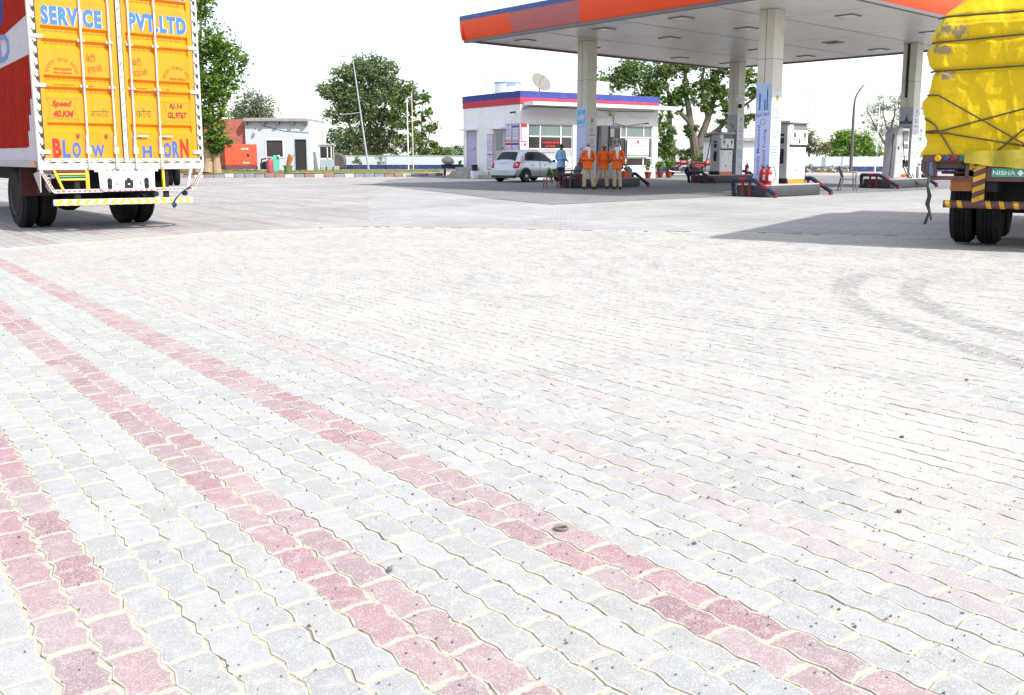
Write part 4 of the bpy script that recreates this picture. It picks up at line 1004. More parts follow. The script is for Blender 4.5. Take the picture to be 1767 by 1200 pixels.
scr = M('lcd_grey', (.08, .11, .11), .25); emb = M('emblem_red', (.5, .06, .08), .5); hose_m = M('hose_rubber', (.016, .016, .018), .6)
def dispenser(lab, T, cx, front_m=disp_w, old=False):
    """tall fuel dispenser; T is its island, the pump itself is a thing of its own"""
    ca, sa = math.cos(E1A), math.sin(E1A); L_ = T.location
    D = thing('fuel_dispenser', lab, 'fuel pump', (L_.x + cx * ca, L_.y + cx * sa, .36), E1A)
    w, d = .52, .24; D.scale.z = 1.12
    MB().box(-w, w, -d, d, .14, 1.62).build('cabinet', disp_g, D, bevel=.015)
    MB().box(-w + .12, w, -d - .012, -d, .12, 1.0).build('front_panel', front_m, D, bevel=.006)
    hd = MB().box(-w + .1, w + .03, -d - .06, -d + .02, 1.06, 1.46).build('display_head', front_m, D, bevel=.02)
    for sx in (-.22, .36): MB().ext([(sx - .07, 1.26), (sx + .07, 1.26), (sx + .075, 1.4), (sx - .075, 1.4)], -d - .066, -d - .06, 'y').build('display', scr, hd); MB().box(sx - .04, sx + .04, -d - .066, -d - .06, 1.2, 1.23).build('key_row', dark, hd)
    MB().box(.03, .1, -d - .07, -d - .06, 1.1, 1.22).build('card_slot', dark, hd)
    MB().box(-w + .1, w, -d - .016, -d, 1.0, 1.055).build('dark_trim', black, D)
    for sx in (-.25, .33): MB().ext([(sx - .07, .86), (sx + .07, .86), (sx + .05, .885), (sx - .04, .885)], -d - .02, -d - .012, 'y').build('pull_recess', dark, D)
    MB().box(-w + .1, w, -d - .014, -d - .0, .0, .115).build('kick_plate', disp_o, D); MB().box(-w, w - .02, -d + .0, d, 0, .14).build('base', dark, D)
    MB().box(-w + .08, -w + .1, -d - .01, -d + .02, .1, 1.62).build('corner_strip', front_m, D)
    MB().box(-w + .3, w, -d - .005, -d + .01, 1.46, 1.66).build('upper_recess', M('recess_grey', (.16, .15, .15), .6), D); MB().box(-w + .1, -w + .3, -d - .008, -d + .005, 1.48, 1.62).build('upper_panel', front_m, D)
    MB().box(-w - .05, w + .06, -d - .1, d + .1, 1.64, 1.72).build('top_cover', M('cover_grey', (.38, .37, .36), .5, dirt=((.2, .19, .18), .5)), D, bevel=.02)
    e = disc('emblem', emb, D, (.03, -d - .0135, .36), UX, UZ, .055); disc('emblem_ring', front_m, e, (.03, -d - .0142, .36), UX, UZ, .04, .012); MB().box(-.03, .09, -d - .0155, -d - .013, .35, .37).build('emblem_bar', txt_b, e)
    # nozzle boots on the side, hose on the other end
    for z0, z1, yy in ((.55, .95, -.06), (1.1, 1.25, -.05)): MB().box(-w - .012, -w, yy - .07, yy + .09, z0, z1).build('nozzle_boot', black, D, bevel=.01)
    MB().tube([(-w - .04, -.02, .9), (-w - .09, -.02, .74), (-w - .06, -.02, .6)], .022, 8).build('nozzle', M('nozzle_blue', (.03, .05, .12), .5), D)
    MB().box(-w - .006, -w, -.12, .06, 1.3, 1.36).build('side_mark', dark, D)
    MB().tube([(w + .05, -.05, 1.62), (w + .09, -.05, 1.5), (w + .11, -.05, 1.2), (w + .18, -.06, .8), (w + .28, -.08, .4), (w + .3, -.1, .1), (w + .26, -.12, .015)], .02, 8).build('hose', hose_m, D)
    MB().tube([(-w - .06, .15, 1.66), (-w - .12, .15, 1.4), (-w - .25, .16, .9), (-w - .4, .18, .35), (-w - .42, .18, .1)], .02, 8).build('hose', hose_m, D)
    return D
def slim(lab, T, cx, kind):
    ca, sa = math.cos(E1A), math.sin(E1A); L_ = T.location
    D = thing('fuel_dispenser', lab, 'fuel pump', (L_.x + cx * ca, L_.y + cx * sa, .36), E1A)
    w, d = .55, .24; D.scale.z = 1.06 if kind == 'grey' else 1.12
    if kind == 'grey':       # grey cabinet with the meter box let into its front, seen behind the attendants
        MB().box(-w, w, -d, d, 0, 1.9).build('cabinet', disp_g, D, bevel=.02)
        MB().box(-.08, w - .06, -d - .006, -d, 1.15, 1.82).build('recess', M('recess_grey', (.16, .15, .15), .6), D); MB().box(-.06, .16, -d - .012, -d - .006, 1.5, 1.8).build('upper_panel', disp_w, D)
        h = MB().box(.0, w - .02, -d - .07, -d, 1.12, 1.46).build('meter_head', disp_g, D, bevel=.015)
        for sx in (.05, .32): MB().box(sx, sx + .16, -d - .075, -d - .07, 1.18, 1.4).build('display', scr, h)
        MB().box(.15, .3, -d - .01, -d, .86, 1.05).build('notice', white, D); MB().box(w - .14, w, -d - .02, -d, .25, .75).build('nozzle_boot', black, D)
        MB().tube([(-w - .02, -.1, 1.88), (-w - .05, -.1, 1.5), (-w - .12, -.12, 1.0), (-w - .2, -.12, .7)], .02, 8).build('hose', hose_m, D)
        MB().tube([(-.15, -d - .03, 1.88), (-.17, -d - .04, 1.4), (-.18, -d - .04, .9), (-.2, -d - .04, .4)], .02, 8).build('hose', hose_m, D)
        MB().tube([(w + .02, -.05, 1.85), (w + .06, -.05, 1.2), (w + .05, -.06, .6), (w - .1, -.1, .3), (w - .25, -.2, .1)], .02, 8).build('hose', hose_m, D)
    else:
        MB().ext([(-w, 0), (.02, 0), (.02, 1.72), (-w + .28, 1.72), (-w + .12, 1.5)], -d, d, 'y').build('cabinet', disp_g, D, bevel=.02)
        MB().box(-w + .2, -w + .3, -d - .01, -d, .98, 1.08).build('badge', dark, D)
        fr = MB().box(.03, w, -d, d, .0, 1.7).build('front_column', disp_w, D, bevel=.02)
        MB().box(.1, w - .07, -d - .006, -d, 1.25, 1.62).build('upper_recess', M('recess_grey', (.16, .15, .15), .6), fr)
        for sx in (.08, .23, .36): MB().box(sx, sx + .12, -d - .008, -d, 1.0, 1.17).build('display', scr, fr)
        MB().box(.1, w - .06, -d - .01, -d, .72, .76).build('dark_trim', M('trim_grey', (.2, .2, .21), .5), fr); MB().box(.26, .29, -d - .012, -d, .82, .95).build('card_slot', dark, fr)
        for sx in (.1, .36): MB().box(sx, sx + .1, -d - .03, -d, .38, .64).build('nozzle_boot', black, fr, bevel=.01); MB().tube([(sx + .05, -d - .04, .6), (sx + .04, -d - .06, .45), (sx + .12, -d - .06, .4)], .018, 8).build('nozzle', dark, fr)
        MB().box(.04, w - .01, -d - .008, -d, .03, .14).build('kick_plate', M('kick_red', (.62, .07, .02), .5), fr)
        MB().tube([(.0, -d - .03, 1.6), (-.02, -d - .05, 1.2), (.06, -d - .06, .8), (.18, -d - .1, .4), (.34, -d - .3, .0), (.55, -d - .5, -.2), (.75, -d - .6, -.26)], .02, 8).build('hose', hose_m, D)
        MB().tube([(.15, -d - .03, .4), (.3, -d - .1, .1), (.55, -d - .4, -.15), (.9, -d - .6, -.26)], .022, 8).build('hose', hose_m, D); MB().tube([(.7, .0, .8), (.75, -.1, .5), (.95, -.35, .0), (1.15, -.6, -.26)], .018, 8).build('hose', hose_m, D)
        MB().tube([(-w + .1, -.1, 1.5), (-w + .02, -.12, 1.1), (-w - .1, -.15, .6), (-w - .25, -.2, .1)], .02, 8).build('hose', hose_m, D)
        MB().obox((.0, -d - .04, 1.16), (.05, .03, .16)).build('hose_clip', M('clip_brown', (.25, .13, .06), .6), D)
    return D
I1 = island('dark pump island with the grey pump behind the three attendants', *COLS[1], 1)
I3 = island('near pump island with red and navy guard tubes by the Centrally Monitored banner', *COLS[3], 1, 2.25)
I2 = island('pump island with red and navy guard tubes beside the motorbikes', *COLS[2], -1)
I4 = island('pump island beside the empty plastic armchair with hoses trailing off it', *COLS[4], -1, 2.3)
slim('grey fuel dispenser behind the three men in orange shirts', I1, 1.15, 'grey')
dispenser('white fuel dispenser with orange foot right of the Centrally Monitored column', I3, 1.25)
dispenser('white fuel dispenser with orange foot left of the stained column near the motorbikes', I2, -1.05)
slim('narrow white and grey fuel dispenser next to the green oval banner', I4, -.95, 'white')
# ---- fire extinguishers, cans
ext_red = M('extinguisher_red', (.33, .012, .018), .3, var=.05)
def extinguisher(lab, x, y, z, m=ext_red, s=.82, g=None):
    T = thing('fire_extinguisher', lab, 'extinguisher', (x, y, z), .4, g)
    MB().lathe([(.11 * s, 0), (.12 * s, .02 * s), (.12 * s, .44 * s), (.10 * s, .52 * s), (.04 * s, .57 * s), (.03 * s, .62 * s)], 18).build('cylinder', m, T)
    MB().box(-.015, .015, -.09 * s, .09 * s, .62 * s, .645 * s).obox((0, .05 * s, .68 * s), (.02, .13 * s, .015), rx=.25).build('valve_lever', dark, T)
    MB().tube([(0, -.03 * s, .61 * s), (.1 * s, -.12 * s, .66 * s), (.2 * s, -.16 * s, .45 * s), (.17 * s, -.12 * s, .15 * s), (.15 * s, -.05 * s, .05 * s)], .014 * s, 8).build('hose', hose_m, T)
    MB().add([(.1215 * s * math.sin(a), -.1215 * s * math.cos(a), z_ * s) for a in (-.6, -.3, 0, .3, .6) for z_ in (.16, .36)], [(2 * i, 2 * i + 2, 2 * i + 3, 2 * i + 1) for i in range(4)]).build('paper_label', white, T)
def isl(T, x, y): ca, sa = math.cos(E1A), math.sin(E1A); return (T.location.x + x * ca - y * sa, T.location.y + x * sa + y * ca)
extinguisher('red fire extinguisher in front of the Centrally Monitored banner, the left of two', *isl(I3, -.42, -.16), .36); extinguisher('red fire extinguisher in front of the Centrally Monitored banner, the right of two', *isl(I3, -.5, -.42), .36)
extinguisher('red fire extinguisher at the foot of the stained far column', *isl(I2, .42, -.42), .36)
extinguisher('red fire extinguisher at the foot of the XTRA banner behind the chair', *isl(I1, -.55, -.2), .36, s=1.1)
extinguisher('red topped extinguisher in pale wrap at the foot of the column beside the tarpaulin lorry', *isl(I4, .45, -.3), .36, M('extinguisher_pale', (.45, .42, .5), .4, var=.4, scale=3))
can = MB().lathe([(.13, 0), (.14, .02), (.14, .3), (.12, .36), (.05, .38), (.05, .43)], 16).build('plastic_can', M('can_green', (.12, .2, .16), .4, var=.3)); can.location = (*isl(I1, 2.15, -.3), .36); tag(can, 'greenish plastic can standing at the right end of the grey pump island', 'can')
crt = MB().box(-.2, .2, -.14, .14, 0, .24).build('red_box', M('box_red', (.6, .05, .02), .5), bevel=.02); crt.location = (*isl(I1, 1.75, -.42), .36); crt.rotation_euler.z = E1A; tag(crt, 'small red box on the grey pump island beside the plastic can', 'box')
# ================================================================== office building
OF = thing('station_office', 'white flat roofed station office with blue and red parapet bands', 'building', (.42, 46.0, 0), rad(33))
# local x along the front (to the right), local y along the left side (away)
FX, SY = 9.25, 5.75
wall_l = white_wall
MB().box(0, .25, 0, SY, 0, 3.8).build('side_wall', wall_l, OF); MB().box(FX - .25, FX, .25, SY, 0, 3.8).build('side_wall', wall_l, OF); MB().box(.25, FX - .25, SY - .25, SY, 0, 3.8).build('back_wall', wall_l, OF)
# front wall left open where the glazing sits
mb = MB().box(.25, .5, 0, .25, 0, 3.8).box(3.32, 4.75, 0, .25, 0, 3.8).box(8.85, FX, 0, .25, 0, 3.8).box(.5, 3.32, 0, .25, 2.83, 3.8).box(4.75, 8.85, 0, .25, 2.86, 3.8).box(.5, 3.32, 0, .25, 0, .25).box(4.75, 8.85, 0, .25, 0, .66)
mb.build('front_wall', wall_l, OF)
par_b = M('parapet_blue', (.03, .045, .22), .75, var=.12, dirt=((.12, .12, .25), .5)); par_r = M('parapet_red', (.48, .03, .06), .75, var=.12, dirt=((.4, .12, .12), .5))
MB().box(-.03, FX + .03, -.03, SY + .03, 3.8, 4.135).build('parapet_red', par_r, OF); MB().box(-.033, FX + .033, -.033, SY + .033, 4.135, 4.465).build('parapet_blue', par_b, OF)
MB().box(.1, FX - .1, .1, SY - .1, 4.465, 4.475).build('roof', concrete, OF)
MB().ext([(.15, 3.73), (FX + .75, 3.73), (FX + .75, 3.9), (.15, 3.9)], -.95, -.035, 'y').build('sunshade', white_wall, OF)
fw = M('window_frame', (.66, .66, .66), .5)
gl_u = M('glass_upper', (.12, .17, .175), .12, var=.25, scale=1.2, spec=.6); gl_l = M('glass_lower', (.025, .022, .022), .15, var=.3, spec=.6)
def glazing(x0, x1, z0, z1, xm, zm, panes):
    W = MB()
    f = .045
    mb = MB().box(x0, x1, .06, .13, z0, z0 + f).box(x0, x1, .06, .13, z1 - f, z1).box(x0, x0 + f, .06, .13, z0 + f, z1 - f).box(x1 - f, x1, .06, .13, z0 + f, z1 - f)
    for x in xm: mb.box(x - .035, x + .035, .06, .13, z0 + f, z1 - f)
    for z in zm:
        xs_ = [x0 + f] + [q for x in xm for q in (x - .035, x + .035)] + [x1 - f]
        for a, b in zip(xs_[::2], xs_[1::2]): mb.box(a, b, .062, .128, z - .03, z + .03)
    w = mb.build('window', fw, OF)
    xs_ = [x0] + xm + [x1]; zs_ = [z0] + zm + [z1]
    for i in range(len(xs_) - 1):
        for j in range(len(zs_) - 1): MB().box(xs_[i] + .02, xs_[i + 1] - .02, .09, .1, zs_[j] + .02, zs_[j + 1] - .02).build('pane', panes(i, j), w)
    return w
frost = M('glass_frosted', (.36, .4, .4), .4)
w1 = glazing(.5, 3.32, .25, 2.83, [1.27, 2.58], [.62, 1.12, 1.58, 2.21], lambda i, j: {4: gl_u, 3: gl_l, 2: frost, 1: white, 0: frost}[j])
w2 = glazing(4.75, 8.85, .66, 2.86, [5.7, 6.6, 7.0, 8.25], [1.1, 2.22], lambda i, j: gl_u if j == 2 else gl_l)
led_m = bpy.data.materials.new('led_red'); led_m.use_nodes = True; _b = led_m.node_tree.nodes['Principled BSDF']; _b.inputs['Base Color'].default_value = (.4, .01, .01, 1); _b.inputs['Emission Color'].default_value = (1, .03, .03, 1); _b.inputs['Emission Strength'].default_value = .55
sg = MB().box(1.33, 2.52, .05, .085, 1.62, 2.02).build('led_sign', black, OF)
text('lettering', 'CONTROL ROOM', led_m, sg, (1.4, .046, 1.86), UX, UZ, 1.05, .1, .03); text('lettering', 'H.P. FUEL', led_m, sg, (1.6, .046, 1.67), UX, UZ, .62, .1, .03)
text('lettering', 'NO SMOKING ZONE', txt_r, w1, (1.4, .085, 1.36), UX, UZ, .8, .07, .02)
bd = MB().box(7.0, 8.55, -.06, -.03, 1.15, 2.15).build('sign_board', white, OF)
disc('emblem', emb, bd, (7.75, -.0615, 1.98), UX, UZ, .1); text('lettering', 'SHREE "NIGHTINGALE"', txt_b, bd, (7.1, -.062, 1.7), UX, UZ, 1.32, .13, .02); text('lettering', 'FILLING STATION', txt_b, bd, (7.3, -.062, 1.5), UX, UZ, .95, .12, .02)
MB().box(7.02, 8.53, -.064, -.06, 1.19, 1.3).build('green_stripe', M('board_green', (.03, .25, .16), .5), bd); lines('fine_print', txt_b, bd, (7.1, -.0605, 1.4), UX, UZ, 1.3, 1, .05, .03, 4); text('lettering', 'NH-11 JAIPUR ROAD', white, bd, (7.15, -.0655, 1.22), UX, UZ, 1.25, .05, .01)
MB().box(4.7, 5.05, -.05, -.0, 1.16, 1.44).build('number_board', white, OF); text('lettering', '55-85', txt_k, OF, (4.74, -.052, 1.22), UX, UZ, .28, .14, .02)
# cable runs and boxes above the windows
MB().box(5.75, 6.05, -.12, -.0, 3.35, 3.6).build('junction_box', M('box_cream', (.5, .45, .3), .6), OF)
for pts in ([(5.9, -.03, 3.4), (6.05, -.03, 3.2), (6.0, -.04, 2.9), (6.15, -.04, 2.6), (6.1, -.04, 2.2)], [(6.1, -.03, 2.95), (6.9, -.03, 2.82), (8.1, -.03, 2.98), (8.3, -.03, 3.0)], [(.1, -.03, 3.55), (.6, -.03, 3.7), (3.5, -.03, 3.68), (6.0, -.03, 3.6), (8.9, -.03, 3.64)]): MB().tube(pts, .015, 6).build('cable', dark, OF)
for x0, x1, z in ((4.8, 5.7, 3.28), (7.3, 8.5, 3.28)): MB().box(x0, x1, -.05, -.0, z, z + .05).build('tube_light', steel, OF)
MB().tube([(8.3, -.02, 3.0), (8.3, -.2, 3.0), (8.36, -.22, 2.97)], .03, 8).build('wall_camera', dark, OF); MB().tube([(-.02, .45, 3.42), (-.2, .45, 3.4), (-.22, .6, 3.38)], .04, 8).build('wall_camera', dark, OF)
# left side: doors, chajjas, posters, steps  (outer face is x = 0, seen from -x)
lil = M('door_lilac', (.40, .36, .58), .6, var=.06)
for y0, y1, m, nm in ((4.42, 5.25, lil, 'lilac'), (1.5, 2.4, M('door_cream', (.42, .4, .36), .6), 'cream')):
    d = MB().box(-.012, .02, y0, y1, .62, 2.5).build('door', m, OF)
    MB().box(-.03, .0, y0 - .1, y0, .62, 2.58).box(-.03, .0, y1, y1 + .1, .62, 2.58).box(-.03, .0, y0, y1, 2.5, 2.58).build('door_frame', M('frame_dull', (.4, .38, .36), .7), d)
    MB().box(-.02, -.012, y0 + .12, y1 - .12, 1.5, 1.55).build('mid_rail', M('rail_dull', (.3, .27, .42), .6), d) if nm == 'lilac' else MB().box(-.02, -.012, y0 + .15, y1 - .1, 1.5, 2.42).build('pane', M('glass_green', (.13, .2, .21), .15), d)
    MB().box(-.045, -.012, y0 + .08, y0 + .13, 1.58, 1.66).build('handle', dark, d)
    MB().box(-.42, -.005, y0 - .25, y1 + .25, 2.6, 2.68).build('door_shade', white_wall, OF)
pf = M('poster_paper', (.56, .55, .68), .5, var=.04)
def poster(y0, y1, z0, z1, top, seed, icon=True):
    p = MB().box(-.03, -.002, y0, y1, z0, z1).build('notice_board', M('poster_frame', (.42, .05, .09), .5), OF)
    MB().box(-.035, -.03, y0 + .03, y1 - .03, z0 + .03, z1 - .03).build('sheet', pf, p)
    MB().box(-.037, -.035, y0 + .03, y1 - .03, z1 - .2, z1 - .08).build('header', top, p)
    if icon: disc('emblem', txt_b, p, (-.0375, (y0 + y1) / 2, z1 - .12), (0, -1, 0), UZ, .05)
    lines('fine_print', txt_b, p, (-.0355, y1 - .06, z1 - .3), (0, -1, 0), UZ, y1 - y0 - .12, max(2, int((z1 - z0 - .4) / .07)), .07, .018, seed)
poster(2.58, 3.18, 1.3, 2.36, pf, 2); poster(2.58, 3.18, .5, 1.28, pf, 3)
poster(.74, 1.38, 2.0, 2.84, pf, 5); poster(.74, 1.38, 1.2, 1.96, txt_r, 6); poster(.08, .72, 2.0, 2.84, txt_b, 7); poster(.08, .72, 1.2, 1.96, txt_b, 8)
pz = MB().box(.03, .38, -.03, -.002, 1.93, 2.85).build('notice_board', M('poster_frame', (.42, .05, .09), .5), OF); MB().box(.05, .36, -.036, -.03, 1.96, 2.83).build('sheet', pf, pz); MB().box(.05, .36, -.038, -.036, 2.65, 2.83).build('header', txt_r, pz); lines('fine_print', txt_b, pz, (.07, -.0365, 2.55), UX, UZ, .27, 7, .08, .02, 9)
pz = MB().box(.03, .45, -.02, -.002, 1.3, 1.9).build('sheet_notice', pf, OF); disc('emblem', emb, pz, (.27, -.0205, 1.78), UX, UZ, .08); lines('fine_print', txt_b, pz, (.08, -.0205, 1.6), UX, UZ, .3, 4, .08, .02, 10)
stp = M('worn_step', (.32, .30, .28), .9, var=.2, bump=.3, dirt=((.5, .48, .45), .6), dscale=3)
for i in range(3): MB().box(-.45 - .32 * (2 - i), -.004, 4.1 - .22 * (2 - i), 5.7 + .1 * i, .2 * i + .002, .2 * (i + 1)).build('step', stp, OF)
MB().box(-.8, -.004, 3.35, 3.66, .002, .42).build('step_pier', white_wall, OF); MB().box(-.5, -.004, 1.2, 3.3, .002, .2).build('step', stp, OF); MB().box(-.35, -.004, 1.4, 2.6, .2, .4).build('step', stp, OF)
# ---- things on the office roof
def place(x, y, z=0): a = rad(33); return (.42 + x * math.cos(a) - y * math.sin(a), 46 + x * math.sin(a) + y * math.cos(a), z)
T = thing('water_tank', 'white plastic water tank with pale blue rim on the office roof', 'water tank', place(2.2, 4.6, 4.475), .3)
tank_m = M('tank_white', (.72, .76, .8), .5, var=.03)
pr = [(.72, 0)]
for i in range(7): pr += [(.74, .07 + i * .09), (.71, .11 + i * .09)]
MB().lathe(pr + [(.74, .74), (.70, .8), (.5, .92), (.28, .98), (.28, 1.02)], 32).build('tank_body', tank_m, T); MB().lathe([(.745, .7), (.755, .72), (.755, .78), (.73, .8)], 32).build('rim', M('tank_rim', (.2, .36, .6), .5), T); MB().lathe([(.26, 1.02), (.26, 1.08), (.1, 1.1)], 20).build('lid', tank_m, T)
MB().box(-.25, .25, -.75, -.735, .56, .66).build('logo_patch', M('tank_logo', (.08, .2, .45), .5), T); text('lettering', 'Sintex', white, T, (-.2, -.7565, .575), UX, UZ, .4, .06, .01)
MB().tube([(-.62, 0, .8), (-.62, 0, 1.05)], .05, 8).build('vent', tank_m, T)
def dish(lab, loc, R, az, el, m, mesh=False):
    T = thing('satellite_dish', lab, 'satellite dish', loc, az)
    n = 20; mb = MB(); Rt = Matrix.Rotation(-el, 3, 'X')
    vs = []
    for i in range(6):
        r = R * i / 5
        for j in range(n): a = 2 * math.pi * j / n; vs.append(Rt @ Vector((r * math.cos(a), .28 * R * (r / R) ** 2 * -1 + .28 * R * 0, r * math.sin(a))) + Vector((0, 0, R * .95 + .1)))
    mb.add(vs, [(i * n + j, i * n + (j + 1) % n, (i + 1) * n + (j + 1) % n, (i + 1) * n + j) for i in range(5) for j in range(n)])
    o = mb.build('reflector', m, T); o.modifiers.new('t', 'SOLIDIFY').thickness = .015
    mb = MB()
    for j in range(8): mb.tube([vs[n + j * n // 8], vs[3 * n + j * n // 8], vs[5 * n + j * n // 8]], .012, 4)
    for i in (2, 3, 5): mb.tube([v for v in vs[i * n:(i + 1) * n]], .014, 4, closed=True)
    tag(mb.build('rib_frame', dark if mesh else steel, o), kind='stuff')
    MB().tube([(0, .05, 0), (0, .05, R * .9)], .035, 8).build('mast', steel, T); f = Rt @ Vector((0, -R * .9, 0)) + Vector((0, 0, R * .95 + .1)); MB().tube([vs[5 * n + 15], f], .012, 6).tube([vs[5 * n + 3], f], .012, 6).lathe([(.04, -.05), (.04, .05)], 8, tuple(f)).build('feed_arm', steel, T)
dish('rusty mesh satellite dish beside the water tank on the office roof', place(3.0, 2.6, 4.475), .56, rad(35), rad(35), M('dish_mesh', (.19, .175, .16), .7, var=.3), True)
dish('small white satellite dish at the right end of the office parapet', place(8.1, .5, 4.475), .30, rad(75), rad(20), M('dish_white', (.7, .7, .7), .4))
pp = MB().tube([(0, 0, 0), (0, 0, .25), (.1, 0, .32), (.75, .2, .42)], .035, 8).build('roof_pipe', M('pvc_pipe', (.6, .58, .5), .5)); pp.location = place(3.9, 2.2, 4.475); tag(pp, 'bent pale pipe on the office roof left of the canopy column', 'pipe')
pl = MB().tube([(0, 0, 0), (0, 0, 1.0)], .02, 6).box(-.03, .03, -.03, .03, .55, .95).build('antenna_post', steel); pl.location = place(1.0, 4.9, 4.475); tag(pl, 'thin antenna post on the roof left of the water tank', 'post')
wt = MB().box(-.45, .45, -.3, .3, 0, .95).build('roof_box', white_wall); wt.location = place(7.6, 3.2, 4.475); wt.rotation_euler.z = rad(33); tag(wt, 'white box behind the parapet just right of the canopy column', 'roof box')
bk = MB().lathe([(.13, 0), (.17, .3), (.18, .3), (.18, .33)], 14).build('bucket', black); bk.location = place(-.62, 3.5, .425); tag(bk, 'black bucket on the pier beside the office steps', 'bucket')

# ================================================================== white hut, brick wall, generator
HU = thing('white_hut', 'small whitewashed hut with dark doorway behind the verge', 'hut', (-17.72, 60.5, .25))
hut_m = M('hut_bluish', (.46, .505, .58), .9, var=.05, scale=1.5, bump=.15, bscale=10, dirt=((.45, .45, .47), .4))  # bluish grey for front, left and back; the right wall is white
mb = MB().box(0, 1.38, 0, .2, 0, 3.2).box(2.46, 3.28, 0, .2, 0, 3.2).box(4.02, 4.25, 0, .2, 0, 3.2).box(1.38, 2.46, 0, .2, 0, .92).box(1.38, 2.46, 0, .2, 2.0, 3.2).box(3.28, 4.02, 0, .2, 2.05, 3.2).build('front_wall', hut_m, HU)
MB().box(4.05, 4.25, .2, 5.4, 0, 3.25).build('side_wall', white_wall, HU); MB().box(0, .2, .2, 5.4, 0, 3.2).build('side_wall', hut_m, HU); MB().box(.2, 4.05, 5.2, 5.4, 0, 3.2).build('back_wall', hut_m, HU); MB().box(.2, 4.05, .2, 5.2, 0, .05).build('floor', concrete, HU)
MB().box(-.05, 4.2, -.35, 5.4, 3.2, 3.46).build('roof', M('hut_roof', (.26, .27, .29), .95, var=.3, scale=5, bump=.6, bscale=8), HU, bevel=.05)
for x in (.12, 1.3, 2.25, 3.25, 4.1): MB().box(x - .12, x + .08, -.3, .02, 3.02, 3.19).build('beam_end', M('beam_dark', (.1, .09, .085), .8), HU)
w = MB().box(1.30, 1.38, -.03, .1, .84, 2.08).box(2.46, 2.54, -.03, .1, .84, 2.08).box(1.38, 2.46, -.03, .1, .84, .92).box(1.38, 2.46, -.03, .1, 2.0, 2.08).build('window', fw, HU); MB().box(1.38, 2.46, .05, .06, .92, 2.0).build('pane', M('hut_pane', (.05, .045, .045), .3), w); MB().box(2.12, 2.22, .03, .05, .93, 1.03).build('cup', white, w)
MB().box(3.3, 4.0, .06, .1, .02, 2.05).build('door', M('hut_door', (.025, .025, .027), .7, var=.4), HU); MB().box(3.22, 3.28, -.02, .1, 0, 2.1).box(4.02, 4.07, -.02, .1, 0, 2.1).box(3.28, 4.02, -.02, .1, 2.05, 2.1).build('door_frame', M('frame_grey', (.3, .33, .38), .6), HU)
MB().tube([(.72, -.02, 2.75), (.72, -.15, 2.76), (.72, -.2, 2.66)], .02, 6).build('lamp_arm', dark, HU); MB().lathe([(.03, .16), (.09, .08), (.09, 0), (.04, -.06)], 12, (.72, -.2, 2.5)).build('bulb', M('bulb', (.8, .8, .8), .2), HU)
MB().tube([(1.2, -.03, 2.95), (2.6, -.03, 2.62), (4.2, -.03, 2.5)], .012, 5).build('cable', dark, HU)
brick_m = bpy.data.materials.new('red_brick'); brick_m.use_nodes = True
n = brick_m.node_tree.nodes; l = brick_m.node_tree.links; b_ = n['Principled BSDF']; b_.inputs['Roughness'].default_value = .9
tx = n.new('ShaderNodeTexBrick'); tx.inputs['Scale'].default_value = 1; tx.inputs['Brick Width'].default_value = .24; tx.inputs['Row Height'].default_value = .085; tx.inputs['Mortar Size'].default_value = .01
tx.inputs['Color1'].default_value = (.36, .09, .06, 1); tx.inputs['Color2'].default_value = (.46, .13, .085, 1); tx.inputs['Mortar'].default_value = (.28, .13, .1, 1)
tcx = n.new('ShaderNodeTexCoord'); mpx = n.new('ShaderNodeMapping'); mpx.inputs['Rotation'].default_value = (rad(90), 0, 0); l.new(tcx.outputs['Object'], mpx.inputs[0]); l.new(mpx.outputs[0], tx.inputs['Vector']); l.new(tx.outputs['Color'], b_.inputs['Base Color'])
bw = MB().box(-5.5, -.003, .12, .4, 0, 3.4).build('brick_wall', brick_m); bw.location = (-17.72, 60.6, .25); tag(bw, 'red brick wall left of the white hut behind the generator', 'wall')
ge = thing('generator', 'orange red generator cabinet in front of the brick wall', 'generator', (-17.75, 58.6, .25), rad(36))
gen_r = M('generator_red', (.66, .07, .03), .45, var=.05)
MB().box(-.95, 1.15, -.5, .5, .35, 1.72).build('cabinet', gen_r, ge, bevel=.03); MB().box(-.95, 1.15, -.5, .5, .12, .345).build('base', M('generator_base', (.10, .045, .05), .6), ge); MB().box(-.9, 1.1, -.503, -.5, .42, .44).build('door_gap', dark, ge); MB().box(-.963, -.95, -.4, .4, .45, 1.6).build('shaded_end_panel', M('generator_end_shaded', (.28, .05, .045), .5), ge)  # the end's shade is put into its darker red
text('lettering', 'SUDHIR', white, ge, (.1, -.503, 1.36), UX, UZ, .5, .12, .02); text('lettering', 'Kirloskar', white, ge, (.2, -.503, .5), UX, UZ, .45, .1, .02); MB().lathe([(.09, -.51), (.09, -.5)], 12, (.55, 0, 1.0), 'y').build('vent', dark, ge)
for x, z in ((-.4, 1.4), (-.4, .62), (.5, 1.05)): MB().box(x - .03, x + .03, -.515, -.5, z - .05, z + .05).build('latch', dark, ge)
rb = MB()
r = random.Random(2)
for i in range(30): rb.obox((r.uniform(-1.2, 1.2), r.uniform(-.25, .2), r.uniform(.02, .1)), (r.uniform(.1, .25), r.uniform(.08, .2), r.uniform(.06, .15)), rz=r.uniform(0, 3), rx=r.uniform(-.3, .3))
o = rb.build('loose_bricks', M('rubble_brown', (.16, .12, .11), .9, var=.5, scale=4)); o.location = (-17.3, 57.8, .25); tag(o, 'broken bricks and stones heaped at the foot of the generator', kind='stuff')
eng = thing('scrap_engine', 'dark scrap engine block between generator and green bin', 'scrap', (-15.95, 58.6, .25))
